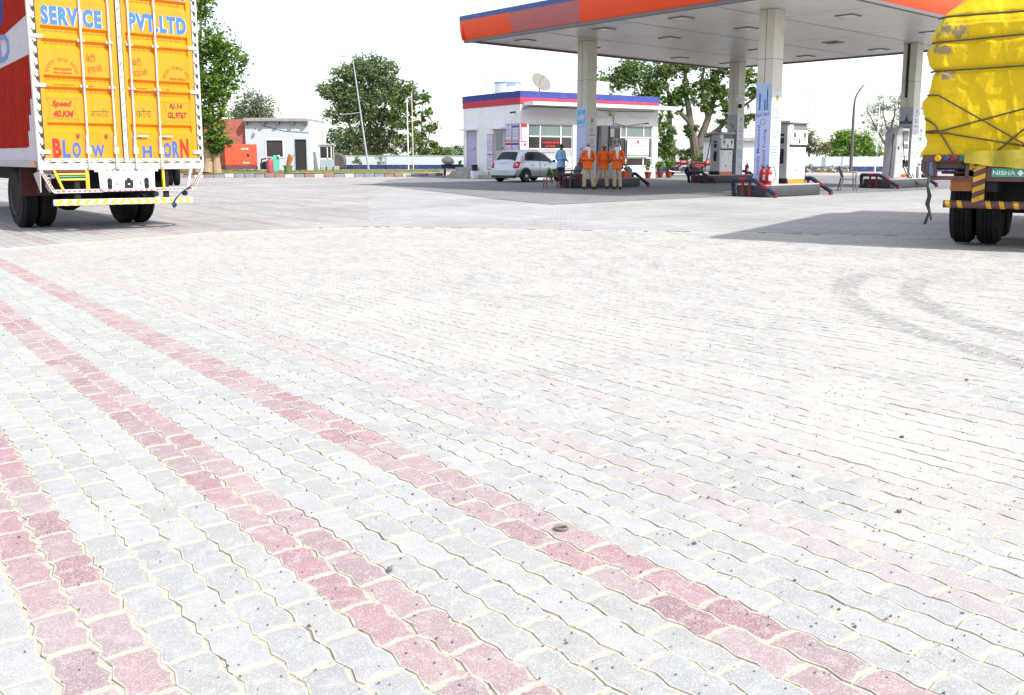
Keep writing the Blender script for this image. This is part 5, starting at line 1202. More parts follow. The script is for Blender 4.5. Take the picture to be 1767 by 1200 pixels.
MB().box(-.3, .3, -.2, .2, .1, .55).build('block', M('oily_iron', (.07, .07, .075), .7, var=.4), eng, bevel=.05); MB().lathe([(.2, -.28), (.24, -.26), (.24, -.2), (.1, -.18)], 14, (.08, 0, .4), 'y').build('flywheel', dark, eng); MB().tube([(-.2, -.1, .5), (-.2, -.1, .75), (.1, -.1, .8)], .05, 8).build('exhaust', dark, eng)
cy = thing('gas_cylinder', 'dull red gas cylinder standing on the grass by the kerb', 'gas cylinder', (-14.05, 52.6, .25))
MB().lathe([(.15, 0), (.2, .04), (.2, .62), (.17, .72), (.07, .8)], 18).build('cylinder', M('cylinder_red', (.3, .05, .06), .55, var=.15), cy); MB().tube([(.1 * math.cos(a), .1 * math.sin(a), .86) for a in [i * math.pi / 5 for i in range(10)]], .018, 6, closed=True).lathe([(.03, .78), (.03, .88)], 8).build('valve_collar', dark, cy)
bn = thing('waste_bin', 'turquoise swing lid waste bin in front of the white hut', 'bin', (-14.75, 56.5, .25), .25)
teal = M('bin_teal', (.10, .42, .33), .5, var=.06)
MB().add([(-.22, -.2, 0), (.22, -.2, 0), (.22, .2, 0), (-.22, .2, 0), (-.29, -.26, .72), (.29, -.26, .72), (.29, .26, .72), (-.29, .26, .72)], [(0, 1, 2, 3), (4, 5, 6, 7), (0, 1, 5, 4), (1, 2, 6, 5), (2, 3, 7, 6), (3, 0, 4, 7)]).build('body', teal, bn, bevel=.02); MB().ext([(-.3, .725), (.3, .725), (.2, 1.0), (-.05, 1.02), (-.27, .85)], -.27, .27, 'y').build('lid', teal, bn, bevel=.02); MB().ext([(.08, .78), (.25, .78), (.2, .93), (.1, .95)], -.2755, -.27, 'y').build('flap', M('bin_flap', (.02, .06, .05), .5), bn)
pt = thing('planter_bucket', 'green bucket holding a rusty orange bundle before the hut doorway', 'planter', (-13.1, 53.0, .25))
MB().lathe([(.2, 0), (.26, .38), (.28, .38), (.28, .42)], 16).build('bucket', M('bucket_green', (.12, .15, .05), .7, var=.3), pt)
mb = MB(); r = random.Random(6)
for i in range(14): a = r.uniform(0, 6.3); mb.tube([(.08 * math.cos(a), .08 * math.sin(a), .35), (.12 * math.cos(a) + .12, .12 * math.sin(a), .7 + r.uniform(-.1, .1)), (.16 * math.cos(a) + .2, .14 * math.sin(a), .98 + r.uniform(-.15, .12))], [.04, .05, .02], 5)
tag(mb.build('dry_bundle', M('dry_orange', (.32, .12, .04), .8, var=.4), pt), kind='stuff')
# guard booth
bo = thing('guard_booth', 'white glazed guard booth with blue base right of the hut', 'booth', (-12.55, 61.5, .25))
MB().box(-.42, .42, -.4, .4, .25, .75).build('lower_panel', M('booth_grey', (.3, .36, .4), .6), bo); MB().box(-.42, .42, -.42, .42, 0, .25).build('plinth', navy_paint, bo)
mb = MB()
for x in (-.42, .1, .36): mb.box(x, x + .06, -.4, -.34, .75, 1.68)
mb.box(-.42, -.36, .34, .4, .75, 1.68).box(.36, .42, .34, .4, .75, 1.68).box(-.36, .36, -.4, -.34, 1.58, 1.68).box(-.36, .36, -.4, -.34, .75, .83).build('frame', fw, bo)
MB().box(-.36, .1, -.38, -.37, .83, 1.58).build('pane', gl_l, bo); MB().box(.16, .36, -.38, -.37, .83, 1.58).build('pane', gl_l, bo); MB().box(.39, .4, -.34, .34, .75, 1.68).build('pane', gl_l, bo); MB().box(-.36, .36, .36, .37, .75, 1.68).build('pane', gl_l, bo)
MB().box(-.5, .5, -.48, .48, 1.68, 1.76).build('roof', concrete, bo); MB().tube([(-.55, .1, .9), (-.55, .1, 2.0)], .03, 6).tube([(-.3, .3, 1.7), (-.32, .3, 3.15)], .05, 8).build('mast', steel, bo)
ty = thing('tractor_wheel_scrap', 'big worn tractor tyre leaning between booth and boundary wall', 'tyre', (-12.2, 63.6, .25), rad(75))
wheel(ty, 0, 0, .58, .6, .32, M('tyre_grey', (.2, .19, .18), .9)); ty.children[0].data.materials[0] = M('old_rubber', (.11, .10, .095), .95, var=.3)
for i, x in enumerate((-12.6, -12.15, -11.7)):
    o = MB().box(-.16, .16, -.15, .15, 0, .3).build('concrete_block', concrete, bevel=.02); o.location = (x, 60.4, .25); tag(o, ['pale block at the left foot of the guard booth', 'pale block in front of the guard booth', 'pale block at the right foot of the guard booth'][i], 'block')

# ================================================================== boundary walls
wash2 = M('wall_wash', (.45, .52, .57), .9, var=.08, scale=1.2, bump=.2, bscale=8, dirt=((.4, .42, .43), .5), dscale=.8)
wblue = M('wall_blue', (.02, .03, .13), .8, var=.15, dirt=((.3, .33, .4), .6), dscale=6)
bl = thing('boundary_wall', 'low pale boundary wall with navy foot behind the flagpoles', 'wall', (-15, 67, .2), rad(-1))
MB().box(0, 13.2, 0, .25, .38, 1.02).build('upper_wall', wash2, bl); MB().box(0, 13.2, -.01, .26, 0, .38).build('blue_foot', wblue, bl); MB().box(0, 13.2, -.03, .28, 1.02, 1.07).build('coping', concrete, bl)
br_ = thing('boundary_wall', 'long white boundary wall with navy foot behind the street lamp on the right', 'wall', (8.5, 71.5, 0), rad(.4))
MB().box(0, 42, 0, .25, .4, 1.12).build('upper_wall', wash2, br_); MB().box(0, 42, -.01, .26, 0, .4).build('blue_foot', wblue, br_); MB().box(0, 42, -.02, .27, 1.12, 1.16).build('coping', white_wall, br_)
# rubble by the right hand wall
mb = MB(); r = random.Random(12)
for i in range(150):
    t = r.random(); x = 20.5 + 5.2 * t; s = r.uniform(.1, .28); mb.obox((x, 69.6 + r.uniform(-.5, .5), s * .3 + r.random() ** 2 * .45), (s, s * r.uniform(.6, 1), s * r.uniform(.5, .8)), rz=r.uniform(0, 3), rx=r.uniform(-.5, .5))
tag(mb.build('rubble', M('rubble_stone', (.27, .24, .21), .9, var=.4, scale=3), bevel=0), 'heap of rough stones along the right boundary wall', kind='stuff')
# kiosk behind the far island
ki = thing('kiosk', 'small white flat roofed kiosk with a blue pane behind the stained column', 'kiosk', (12.0, 54, 0), rad(3))
MB().box(0, 2.5, 0, 2.4, 0, 2.1).build('walls', white_wall, ki); MB().box(-.25, 2.75, -.3, 2.6, 2.1, 2.3).build('roof', concrete, ki); d = MB().box(.9, 1.6, -.04, .0, .3, 1.75).build('door', M('kiosk_door', (.42, .45, .48), .5), ki); MB().box(1.0, 1.5, -.05, -.04, 1.0, 1.65).build('pane', M('kiosk_pane', (.3, .42, .5), .2, var=.3), d); MB().box(1.0, 1.5, -.05, -.04, .4, .9).build('lower_pane', M('kiosk_pane2', (.28, .38, .42), .3), d); MB().tube([(1.25, -.05, 1.95), (1.25, -.2, 1.95)], .05, 8).build('lamp', dark, ki)
# ---- poles
def pole(name, lab, cat, x, y, z, h, r0, r1, lean=0, mat=steel):
    T = thing(name, lab, cat, (x, y, z)); MB().tube([(0, 0, 0), (lean * .5, 0, h * .5), (lean, 0, h)], [r0, (r0 + r1) / 2, r1], 10).build('pole', mat, T); return T
galv = M('pole_grey', (.3, .34, .38), .5, var=.1)
p = pole('lamp_post', 'tall leaning grey lamp post before the big tree', 'lamp post', -10.15, 64.2, .25, 7.75, .07, .035, -.95, galv)
MB().tube([(-.95, 0, 7.7), (-1.3, 0, 7.8), (-1.75, 0, 7.85)], .04, 6).build('arm', galv, p); MB().box(-1.95, -1.6, -.06, .06, 7.82, 7.9).build('lamp_head', galv, p); MB().tube([(-.45, 0, 4.0), (-1.2, 0, 3.9), (-1.9, 0, 3.85)], .03, 6).build('arm', galv, p); MB().lathe([(.06, 0), (.06, .1)], 8, (-1.9, 0, 3.85)).build('lamp_head', galv, p)
for i, (x, h, lab) in enumerate(((-7.42, 5.05, 'left of two thin white flagpoles behind the verge'), (-7.08, 5.45, 'right of two thin flagpoles behind the verge, slightly taller'))):
    q = pole('flagpole', lab, 'flagpole', x, 65, .22, h, .045, .035, -.04, white if i == 0 else M('flagpole_rust', (.5, .4, .36), .6)); MB().lathe([(.05, 0), (.055, .04), (.0, .08)], 8, (-.04, 0, h)).build('finial', steel, q)
p = pole('street_lamp', 'curved dark street lamp in front of the right boundary wall', 'street lamp', 26.25, 70.2, 0, 4.9, .13, .09, 0, M('lamp_brown', (.09, .075, .08), .6))
MB().tube([(0, 0, 4.85), (.03, 0, 5.4), (.16, 0, 5.9), (.42, 0, 6.3)], [.09, .08, .06, .05], 8).build('arm', M('lamp_brown', (.09, .075, .08), .6), p); MB().obox((.52, 0, 6.4), (.45, .25, .12), ry=rad(-50)).build('lamp_head', M('lamp_head', (.2, .24, .26), .4), p)
p = pole('thin_post', 'thin white post right of the curved street lamp', 'post', 28.0, 69.9, 0, 5.2, .06, .03, .1, M('post_white', (.6, .66, .68), .5)); MB().box(-.06, .1, -.05, .05, 1.2, 1.5).build('box', dark, p)
p = pole('tall_mast', 'very tall thin light mast rising far behind the white dispenser', 'mast', 30.6, 95, 0, 7.6, .07, .05, .3, M('mast_grey', (.4, .46, .5), .5)); MB().box(-.05, .65, -.06, .06, 7.55, 7.66).build('lamp_bar', galv, p); MB().box(.2, .6, -.05, .05, 4.9, 5.0).build('bracket', galv, p)
# ---- cart with stones left of the office
ca_ = thing('hand_cart', 'small dark hand cart loaded with a stone beside the office steps', 'cart', (-3.75, 54.6, 0), .2)
MB().box(-.5, .75, -.3, .3, .5, .72).build('tray', navy_paint, ca_, bevel=.02); wheel(ca_, -.35, -.4, .24, .24, .1, hubm); wheel(ca_, .45, -.4, .24, .24, .1, hubm); MB().tube([(.7, 0, .62), (1.1, 0, .8)], .03, 6).build('handle', dark, ca_)
bm = bmesh.new(); bmesh.ops.create_icosphere(bm, subdivisions=3, radius=.38)
for v in bm.verts: v.co *= 1 + .3 * mnoise.noise(v.co * 3); v.co.z *= .65
me = bpy.data.meshes.new('stone'); bm.to_mesh(me); bm.free(); me.materials.append(M('stone_tan', (.33, .28, .24), .9, var=.25)); st_ = link('stone', me, None, (-3.85, 54.6, .94)); tag(st_, 'rough tan stone lying on the hand cart', 'stone')
mc = MB().box(-.25, .25, -.2, .2, 0, 1.9).box(-.1, .45, -.3, .2, 1.9, 2.1).build('air_machine', M('machine_navy', (.04, .06, .11), .5), bevel=.03); mc.location = (21.3, 46, 0); tag(mc, 'dark blue machine cabinet behind the tarpaulin lorry tail', 'cabinet')
# ================================================================== silver hatchback
CR = thing('hatchback_car', 'silver hatchback parked beside the office, seen from behind', 'car', (.02, 42.5, 0), rad(-41.7))
paint = M('silver_paint', (.50, .53, .57), .3, metal=.55, var=.03, coat=.5); car_gl = M('car_glass', (.012, .02, .021), .12, var=.1, spec=.25); trim = M('car_trim', (.03, .03, .032), .6); tail = M('tail_lens', (.6, .015, .02), .2)
ST = [  # y, half width sill, mid, belt, roof; z sill, belt, roof
    (-.66, .60, .66, .62, .40, .36, .56, .60), (-.64, .70, .76, .72, .5, .30, .64, .68), (-.58, .74, .81, .77, .54, .27, .88, .93), (-.50, .75, .83, .78, .55, .25, .95, 1.02), (-.30, .76, .84, .79, .57, .24, .96, 1.27), (-.14, .77, .845, .80, .58, .22, .965, 1.44), (.15, .78, .845, .80, .59, .22, .96, 1.49), (.7, .78, .845, .80, .60, .22, .945, 1.51), (1.2, .78, .845, .80, .60, .22, .93, 1.485), (1.6, .78, .845, .80, .58, .22, .92, 1.38), (2.0, .78, .84, .79, .60, .22, .91, 1.15), (2.3, .77, .83, .77, .62, .23, .90, .96), (2.7, .75, .81, .74, .58, .24, .82, .89), (3.0, .70, .77, .68, .5, .27, .70, .78), (3.12, .6, .68, .58, .4, .34, .56, .62)]
def sect(y):
    for a, b in zip(ST, ST[1:]):
        if a[0] <= y <= b[0]:
            t = (y - a[0]) / (b[0] - a[0]); return [p + (q - p) * t for p, q in zip(a, b)]
    return list(ST[0] if y < ST[0][0] else ST[-1])
def sect_pts(y):
    _, ws, wm, wb, wr, zs, zb, zr = sect(y)
    h = [(0, zs), (ws * .7, zs), (ws, zs + .03), (wm * .985, zs + .16), (wm, (zs + zb) / 2 + .03), (wm * .985, zb - .1), (wb, zb), (wb + (wr - wb) * .5, zb + (zr - zb) * .52), (wr + .02, zr - .07), (wr - .07, zr - .02), (wr * .5, zr + .005), (0, zr + .01)]
    return h
ys = sorted(set([s[0] for s in ST] + [-.62, -.54, -.4, -.22, 0, .4, 1.0, 1.4, 1.8, 2.15, 2.5, 2.85])); mb = MB(); rows = []
for y in ys:
    h = sect_pts(y); rows.append([(x, y, z) for x, z in h] + [(-x, y, z) for x, z in h[-2:0:-1]])
n = len(rows[0]); vs = [p for r_ in rows for p in r_]
mb.add(vs, [(i * n + j, i * n + (j + 1) % n, (i + 1) * n + (j + 1) % n, (i + 1) * n + j) for i in range(len(rows) - 1) for j in range(n)] + [tuple(range(n)), tuple(range((len(rows) - 1) * n, len(rows) * n))])
mb.build('body', paint, CR, angle=50)
def side_glass(y0, y1, s, f0, f1, cut0=0, cut1=0):
    mb = MB(); k = 8; row = []
    def P(y, f):
        _, ws, wm, wb, wr, zs, zb, zr = sect(y); a, b, c = (wb, zb), (wb + (wr - wb) * .5, zb + (zr - zb) * .52), (wr + .02, zr - .07)
        q, r_, t = (a, b, f / .5) if f < .5 else (b, c, (f - .5) / .5)
        return (s * (q[0] + (r_[0] - q[0]) * t + .006), y, q[1] + (r_[1] - q[1]) * t + .002)
    for i in range(k + 1):
        for j in range(5):
            f = f0 + (f1 - f0) * j / 4; ya, yb = y0 + cut0 * (f - f0) / (f1 - f0), y1 + cut1 * (f - f0) / (f1 - f0); row.append(P(ya + (yb - ya) * i / k, f))
    mb.add(row, [(i * 5 + j, i * 5 + j + 1, (i + 1) * 5 + j + 1, (i + 1) * 5 + j) for i in range(k) for j in range(4)]); return mb
for s in (1, -1):
    side_glass(.08, .98, s, .07, .93, .22, 0).build('side_window', car_gl, CR); side_glass(1.06, 2.12, s, .07, .93, 0, -.55).build('side_window', car_gl, CR)
    side_glass(-.02, .09, s, .1, .8, .16, .2).build('quarter_window', trim, CR); side_glass(.985, 1.055, s, .02, .97).build('door_pillar', trim, CR)
    MB().obox((s * .90, 1.98, .98), (.16, .1, .11)).build('mirror', trim, CR, bevel=.03)
    for y in (.42, 1.32): MB().box(s * .845 - .012, s * .845 + .012, y, y + .16, .78, .81).build('door_handle', trim, CR)
    for y in (1.02,): MB().box(s * .842 - .006, s * .842 + .008, y, y + .008, .34, .9).build('door_gap', trim, CR)
    lamp = [(-.60, .62), (-.30, .97), (-.43, .98), (-.57, .92), (-.655, .64)]
    vs = []
    for o in (.0, .02):
        for y, z in lamp: vs.append((s * (sect(y)[2] - .0 + o - (.06 if y < -.5 else 0)), y, z))
    MB().add([(s * .56, -.615, .66), (s * .60, -.545, .90), (s * .74, -.50, .955), (s * .825, -.40, .93), (s * .832, -.46, .70), (s * .76, -.595, .64), (s * .60, -.665, .67), (s * .64, -.60, .92), (s * .77, -.545, .965), (s * .85, -.40, .94), (s * .855, -.48, .69), (s * .79, -.64, .635)], [(6, 7, 8, 11), (8, 9, 10, 11), (0, 1, 7, 6), (1, 2, 8, 7), (2, 3, 9, 8), (3, 4, 10, 9), (4, 5, 11, 10), (5, 0, 6, 11)]).build('tail_light', tail, CR, bevel=.006)
    for y in (0, 2.46):
        a = [i * math.pi / 12 for i in range(13)]
        MB().add([(s * .850, y + .40 * math.cos(t), max(.2, .29 + .40 * math.sin(t))) for t in a] + [(s * .70, y + .40 * math.cos(t), max(.2, .29 + .40 * math.sin(t))) for t in a], [tuple(range(13)), tuple(range(13, 26))[::-1]] + [(i, i + 1, 14 + i, 13 + i) for i in range(12)]).build('wheel_arch', trim, CR)
        w = MB().lathe([(.19, -.09), (.27, -.1), (.292, -.06), (.297, 0), (.292, .06), (.27, .1), (.19, .09)], 32, (s * .785, y, .297), 'x').build('wheel', black_rub, CR)
        MB().lathe([(.195, .085), (.19, .092), (.15, .08), (.05, .095)], 24, (s * .785, y, .297), 'x').build('hub_cap', M('hub_silver', (.5, .5, .5), .35, metal=.5), w) if s > 0 else MB().lathe([(.05, -.095), (.15, -.08), (.19, -.092), (.195, -.085)], 24, (s * .785, y, .297), 'x').build('hub_cap', M('hub_silver', (.5, .5, .5), .35, metal=.5), w)
        for q in range(9):
            a0 = q * 2 * math.pi / 9; MB().obox((s * (.785 + .093), y + .13 * math.cos(a0), .297 + .13 * math.sin(a0)), (.008, .085, .03), rx=a0).build('hub_slot', trim, w)
    MB().box(s * .78 - .05, s * .78 + .05, .45, 2.0, .2, .27).build('sill_trim', trim, CR)
def hatch(y, x): _, ws, wm, wb, wr, zs, zb, zr = sect(y); return (x, y - .012, zr + .012 - .05 * (abs(x) / .6) ** 3)
MB().grid(lambda u, v: hatch(-.475 + .30 * v, (u - .5) * 2 * (.60 - .09 * v)), 8, 4).build('rear_window', car_gl, CR)
MB().grid(lambda u, v: (lambda p: (p[0], p[1] + .03, p[2]))(hatch(1.72 + .5 * v, (u - .5) * 2 * (.53 + .06 * v))), 8, 4).build('windscreen', car_gl, CR)
bmp = MB().ext([(-.70, .30), (.70, .30), (.80, .38), (.80, .58), (-.80, .58), (-.80, .38)], -.71, -.60, 'y').build('rear_bumper', paint, CR, bevel=.03)
np_ = MB().box(-.26, .26, -.722, -.71, .44, .55).build('number_plate', M('plate_white', (.62, .62, .62), .5), CR); text('lettering', 'RJ14 CX 2051', txt_k, np_, (-.22, -.7225, .465), UX, UZ, .44, .06, .01)
MB().box(-.7, .7, -.69, -.55, .2, .31).build('under_tray', trim, CR); disc('badge', M('badge_chrome', (.12, .12, .13), .3), CR, (0, -.602, .82), UX, UZ, .045); text('lettering', 'GD', trim, CR, (.42, -.603, .70), UX, UZ, .1, .03, .01); MB().box(-.32, .32, -.60, -.585, .885, .9).build('lid_edge', M('chrome', (.4, .4, .4), .3, metal=.6), CR)
MB().tube([(0, .6, 1.5), (0, .3, 1.66)], .006, 5).build('aerial', trim, CR)
for x in (-.38, .38): MB().box(x - .2, x + .2, 1.0, 1.12, .7, 1.25).build('seat_back', trim, CR, bevel=.04)

# ================================================================== people
skin_m = M('skin_brown', (.16, .085, .055), .6, var=.08); hair_m = M('hair_black', (.012, .011, .011), .7); orange_s = M('shirt_orange', (.78, .12, .012), .8, var=.08, bump=.3, bscale=8); blue_s = M('shirt_blue', (.24, .42, .66), .8, var=.08, bump=.3, bscale=8)
khaki = M('trousers_khaki', (.42, .34, .23), .85, var=.08, bump=.3, bscale=8); darktr = M('trousers_dark', (.03, .032, .038), .85, bump=.3, bscale=8); shoe_m = M('shoe_black', (.015, .014, .014), .5); scarf_m = M('scarf_white', (.66, .64, .66), .85, var=.06, bump=.3, bscale=12); cap_m = M('cap_tan', (.36, .30, .22), .8)
def skin_obj(name, mat, parent, verts, edges, radii, root=0, sub=2, extra=None):
    me = bpy.data.meshes.new(name); me.from_pydata(verts, edges, []); ob = bpy.data.objects.new(name, me); COL.objects.link(ob)
    sk = ob.modifiers.new('s', 'SKIN'); sk.use_smooth_shade = True; sb = ob.modifiers.new('d', 'SUBSURF'); sb.levels = sub; sb.render_levels = sub
    for i, r_ in enumerate(radii): me.skin_vertices[0].data[i].radius = r_ if isinstance(r_, tuple) else (r_, r_)
    me.skin_vertices[0].data[root].use_root = True
    dg = bpy.context.evaluated_depsgraph_get(); m2 = bpy.data.meshes.new_from_object(ob.evaluated_get(dg)); bpy.data.objects.remove(ob)
    if extra:
        mb = extra; base = len(m2.vertices); vs = [tuple(v.co) for v in m2.vertices] + mb.v; fs = [tuple(p.vertices) for p in m2.polygons] + [tuple(i + base for i in f) for f in mb.f]
        m3 = bpy.data.meshes.new(name); m3.from_pydata(vs, [], fs); m2 = m3
    m2.materials.clear(); m2.materials.append(mat); m2.shade_smooth(); m2.name = name
    o = bpy.data.objects.new(name, m2); COL.objects.link(o); o.parent = parent; return o
def hand(mb, w, d, side):
    """palm and five curled fingers, rooted in the wrist; w wrist, d direction of the fingers"""
    w, d = Vector(w), Vector(d).normalized(); x = d.orthogonal().normalized(); y = d.cross(x)
    mb.tube([w - d * .02, w + d * .04, w + d * .085], [.024, .036, .032], 8)
    for i, (o, ln) in enumerate(((-.027, .058), (-.009, .07), (.009, .066), (.026, .05))):
        p = w + d * .08 + x * o; mb.tube([p, p + d * ln * .5 + y * .008, p + d * ln * .85 + y * .028, p + d * ln * .9 + y * .045], [.0095, .009, .0085, .006], 6)
    p = w + d * .03 + x * -.03 * side; mb.tube([p, p + d * .03 - x * .022 * side + y * .01, p + d * .06 - x * .018 * side + y * .025], [.011, .010, .008], 6)
def person(lab, loc, rz, shirt, trouser, hips, knees, ankles, arms, head_turn=0, scarf=False, cap=False, s=1.0, hair=True):
    """faces -y; left/right given as seen by the person's own +x = right in the picture when rz = 0"""
    T = thing('person', lab, 'person', loc, rz); T.scale = (s, s, s)
    # body: one continuous skin mesh
    V = [(0, 0, .90), (0, .0, 1.08), (0, .01, 1.28), (0, .01, 1.40), (0, -.005, 1.47), (0, -.015, 1.535), (0, -.015, 1.60), (0, -.01, 1.655)]
    E_ = [(0, 1), (1, 2), (2, 3), (3, 4), (4, 5), (5, 6), (6, 7)]; R_ = [(.15, .11), (.145, .10), (.16, .105), (.10, .075), .052, (.068, .08), (.075, .09), (.055, .065)]
    for sd, (sh, el, wr) in zip((-1, 1), arms):
        b = len(V); V += [sh, el, wr]; E_ += [(3, b), (b, b + 1), (b + 1, b + 2)]; R_ += [.058, .04, .026]
    for q in range(2):
        b = len(V); V += [hips[q], knees[q], ankles[q]]; E_ += [(0, b), (b, b + 1), (b + 1, b + 2)]; R_ += [.085, .055, .036]
    ex = MB()
    for sd, (sh, el, wr) in zip((-1, 1), arms): hand(ex, wr, Vector(wr) - Vector(el), sd)
    # nose, ears, brow
    ct, st_ = math.cos(head_turn), math.sin(head_turn); H_ = lambda x, y, z: (x * ct - y * st_, x * st_ + y * ct - .015, z)
    ex.tube([H_(0, -.085, 1.59), H_(0, -.108, 1.565), H_(0, -.09, 1.556)], [.009, .014, .01], 6)
    for sx in (-1, 1): ex.tube([H_(sx * .074, .0, 1.60), H_(sx * .085, .005, 1.58), H_(sx * .074, .0, 1.55)], [.01, .013, .008], 6)
    ex.tube([H_(-.025, -.086, 1.525), H_(0, -.093, 1.523), H_(.025, -.086, 1.525)], .006, 6)
    skin_obj('body', skin_m, T, V, E_, R_, 0, 2, ex)
    for sx in (-1, 1): MB().lathe([(.002, -.006), (.009, -.003), (.009, .003), (.002, .006)], 8, H_(sx * .03, -.083, 1.60), 'y').build('eye', white if False else hair_m, T)
    # shirt
    V = [(0, 0, .78), (0, 0, .92), (0, .0, 1.08), (0, .01, 1.26), (0, .01, 1.385), (0, 0, 1.44)]; E_ = [(0, 1), (1, 2), (2, 3), (3, 4), (4, 5)]; R_ = [(.19, .145), (.18, .14), (.17, .125), (.185, .13), (.12, .085), .06]
    for sh, el, wr in arms:
        b = len(V); w_ = Vector(el).lerp(Vector(wr), .82); V += [sh, el, tuple(w_)]; E_ += [(4, b), (b, b + 1), (b + 1, b + 2)]; R_ += [.078, .062, .048]
    skin_obj('shirt', shirt, T, V, E_, R_, 1)
    V = [(0, 0, .93), (0, 0, .84)]; E_ = [(0, 1)]; R_ = [(.155, .115), (.165, .12)]
    for q in range(2):
        b = len(V); a_ = Vector(ankles[q]); V += [hips[q], knees[q], (a_.x, a_.y, a_.z + .06), (a_.x, a_.y, a_.z - .01)]; E_ += [(1, b), (b, b + 1), (b + 1, b + 2), (b + 2, b + 3)]; R_ += [.108, .085, .075, .082]
    skin_obj('trousers', trouser, T, V, E_, R_, 0)
    for q in range(2):
        a_ = Vector(ankles[q]); dx = .05 * (1 if a_.x > 0 else -1)
        MB().tube([(a_.x - dx * .3, a_.y + .07, .035), (a_.x, a_.y, .045), (a_.x + dx * .6, a_.y - .1, .04), (a_.x + dx, a_.y - .18, .03)], [.035, .048, .046, .03], 10).build('shoe', shoe_m, T)
    if hair:
        mb = MB(); mb.grid(lambda u, v: (lambda a, e: H_(.087 * math.cos(a) * math.cos(e), .098 * math.sin(a) * math.cos(e) + .012, 1.615 + .075 * math.sin(e)))(u * 2 * math.pi, -.15 + v * (math.pi / 2 + .15)), 18, 8); mb.build('hair', hair_m, T)
    if cap:
        mb = MB(); mb.grid(lambda u, v: (lambda a, e: H_(.093 * math.cos(a) * math.cos(e), .104 * math.sin(a) * math.cos(e) + .005, 1.63 + .072 * math.sin(e)))(u * 2 * math.pi, v * math.pi / 2), 18, 6); mb.build('cap', cap_m, T)
        mb = MB(); mb.grid(lambda u, v: H_((u - .5) * .15, -.085 - .08 * v * (1 - (2 * u - 1) ** 2 * .6), 1.635 - .015 * v), 6, 3); o = mb.build('cap_peak', cap_m, T); o.modifiers.new('t', 'SOLIDIFY').thickness = .006
    if scarf:
        mb = MB(); mb.lathe([(.085, 1.43), (.105, 1.455), (.105, 1.50), (.1, 1.54), (.098, 1.575)], 16, (0, -.02, 0)).tube([(0, -.1, 1.5), (.02, -.16, 1.4), (.01, -.175, 1.28), (.03, -.16, 1.12)], [.05, .06, .05, .025], 8); mb.grid(lambda u, v: (lambda a, e: H_(.1 * math.cos(a) * math.cos(e), .108 * math.sin(a) * math.cos(e) + .012, 1.60 + .085 * math.sin(e)))(math.pi * (-.12 + 1.24 * u), -.4 + v * (math.pi / 2 + .4)), 14, 8)
        mb.build('scarf', scarf_m, T)
    return T
back_arms = [((-.185, .01, 1.37), (-.255, .08, 1.11), (-.09, .2, .95)), ((.185, .01, 1.37), (.255, .08, 1.11), (.09, .2, .93))]
person('attendant in orange shirt with white scarf over his face, the left of three', (2.77, 33.1, 0), rad(4), orange_s, khaki, [(-.095, 0, .86), (.095, 0, .86)], [(-.12, -.02, .48), (.15, .0, .48)], [(-.13, 0, .09), (.22, .0, .09)], back_arms, 0, True, True, hair=False, s=.985)
person('bareheaded attendant in orange shirt standing between the two scarved men', (3.40, 33.5, 0), rad(-8), orange_s, khaki, [(-.1, 0, .86), (.09, 0, .86)], [(-.22, -.02, .48), (.11, .0, .48)], [(-.36, -.02, .09), (.12, .0, .09)], [((-.185, .01, 1.37), (-.235, .06, 1.1), (-.17, .02, .86)), ((.185, .01, 1.37), (.28, .08, 1.12), (.12, .19, .96))], rad(10), False, True, s=.965)
person('attendant in orange shirt with white scarf, the right of three beside the pump', (3.84, 33.1, 0), rad(-12), orange_s, khaki, [(-.09, 0, .86), (.09, 0, .86)], [(-.08, -.02, .48), (.1, .0, .48)], [(-.08, -.03, .09), (.12, .03, .09)], [((-.2, .01, 1.37), (-.26, .1, 1.12), (-.1, .2, .98)), ((.185, .01, 1.37), (.25, .05, 1.1), (.2, .02, .86))], rad(-25), True, True, hair=False, s=.985)
person('man in pale blue shirt and dark trousers standing beside the silver car', (2.0, 36.9, 0), rad(125), blue_s, darktr, [(-.09, 0, .86), (.09, 0, .86)], [(-.1, -.03, .48), (.1, -.02, .48)], [(-.11, .02, .09), (.11, -.1, .09)], [((-.19, .01, 1.37), (-.26, .02, 1.1), (-.17, -.18, 1.02)), ((.19, .01, 1.37), (.27, .06, 1.12), (.2, -.16, 1.0))], rad(20), False, False, s=1.0)

# ================================================================== chairs, table
def armchair(lab, x, y, rz, m):
    T = thing('plastic_armchair', lab, 'chair', (x, y, 0), rz)
    def seat(u, v): return ((u - .5) * .46, -.22 + v * .44, .44 - .03 * math.sin(v * 3) - .015 * math.sin(u * math.pi))
    o = MB().grid(seat, 8, 6).build('seat', m, T); o.modifiers.new('t', 'SOLIDIFY').thickness = .02
    def bk(u, v): return ((u - .5) * (.46 + .04 * v), .21 + .12 * v - .05 * math.cos((u - .5) * 3) * .5, .46 + v * .40 - .05 * (2 * u - 1) ** 2 * v)
    o = MB().grid(bk, 8, 5).build('backrest', m, T); o.modifiers.new('t', 'SOLIDIFY').thickness = .018
    for sx in (-1, 1):
        MB().tube([(sx * .27, .27, .68), (sx * .29, .1, .67), (sx * .29, -.14, .66), (sx * .28, -.2, .62), (sx * .25, -.21, .44)], .022, 8).build('armrest', m, T)
        MB().tube([(sx * .23, -.2, .44), (sx * .27, -.25, 0)], [.03, .022], 8).build('leg', m, T); MB().tube([(sx * .22, .2, .45), (sx * .26, .29, 0)], [.03, .022], 8).build('leg', m, T)
armchair('empty grey plastic armchair near the narrow white dispenser', 11.75, 31.6, rad(80), M('chair_grey', (.13, .13, .135), .5))
armchair('dark plastic armchair in front of the XTRA column beside the attendants', 2.22, 33.75, rad(-60), M('chair_dark', (.045, .042, .048), .5))
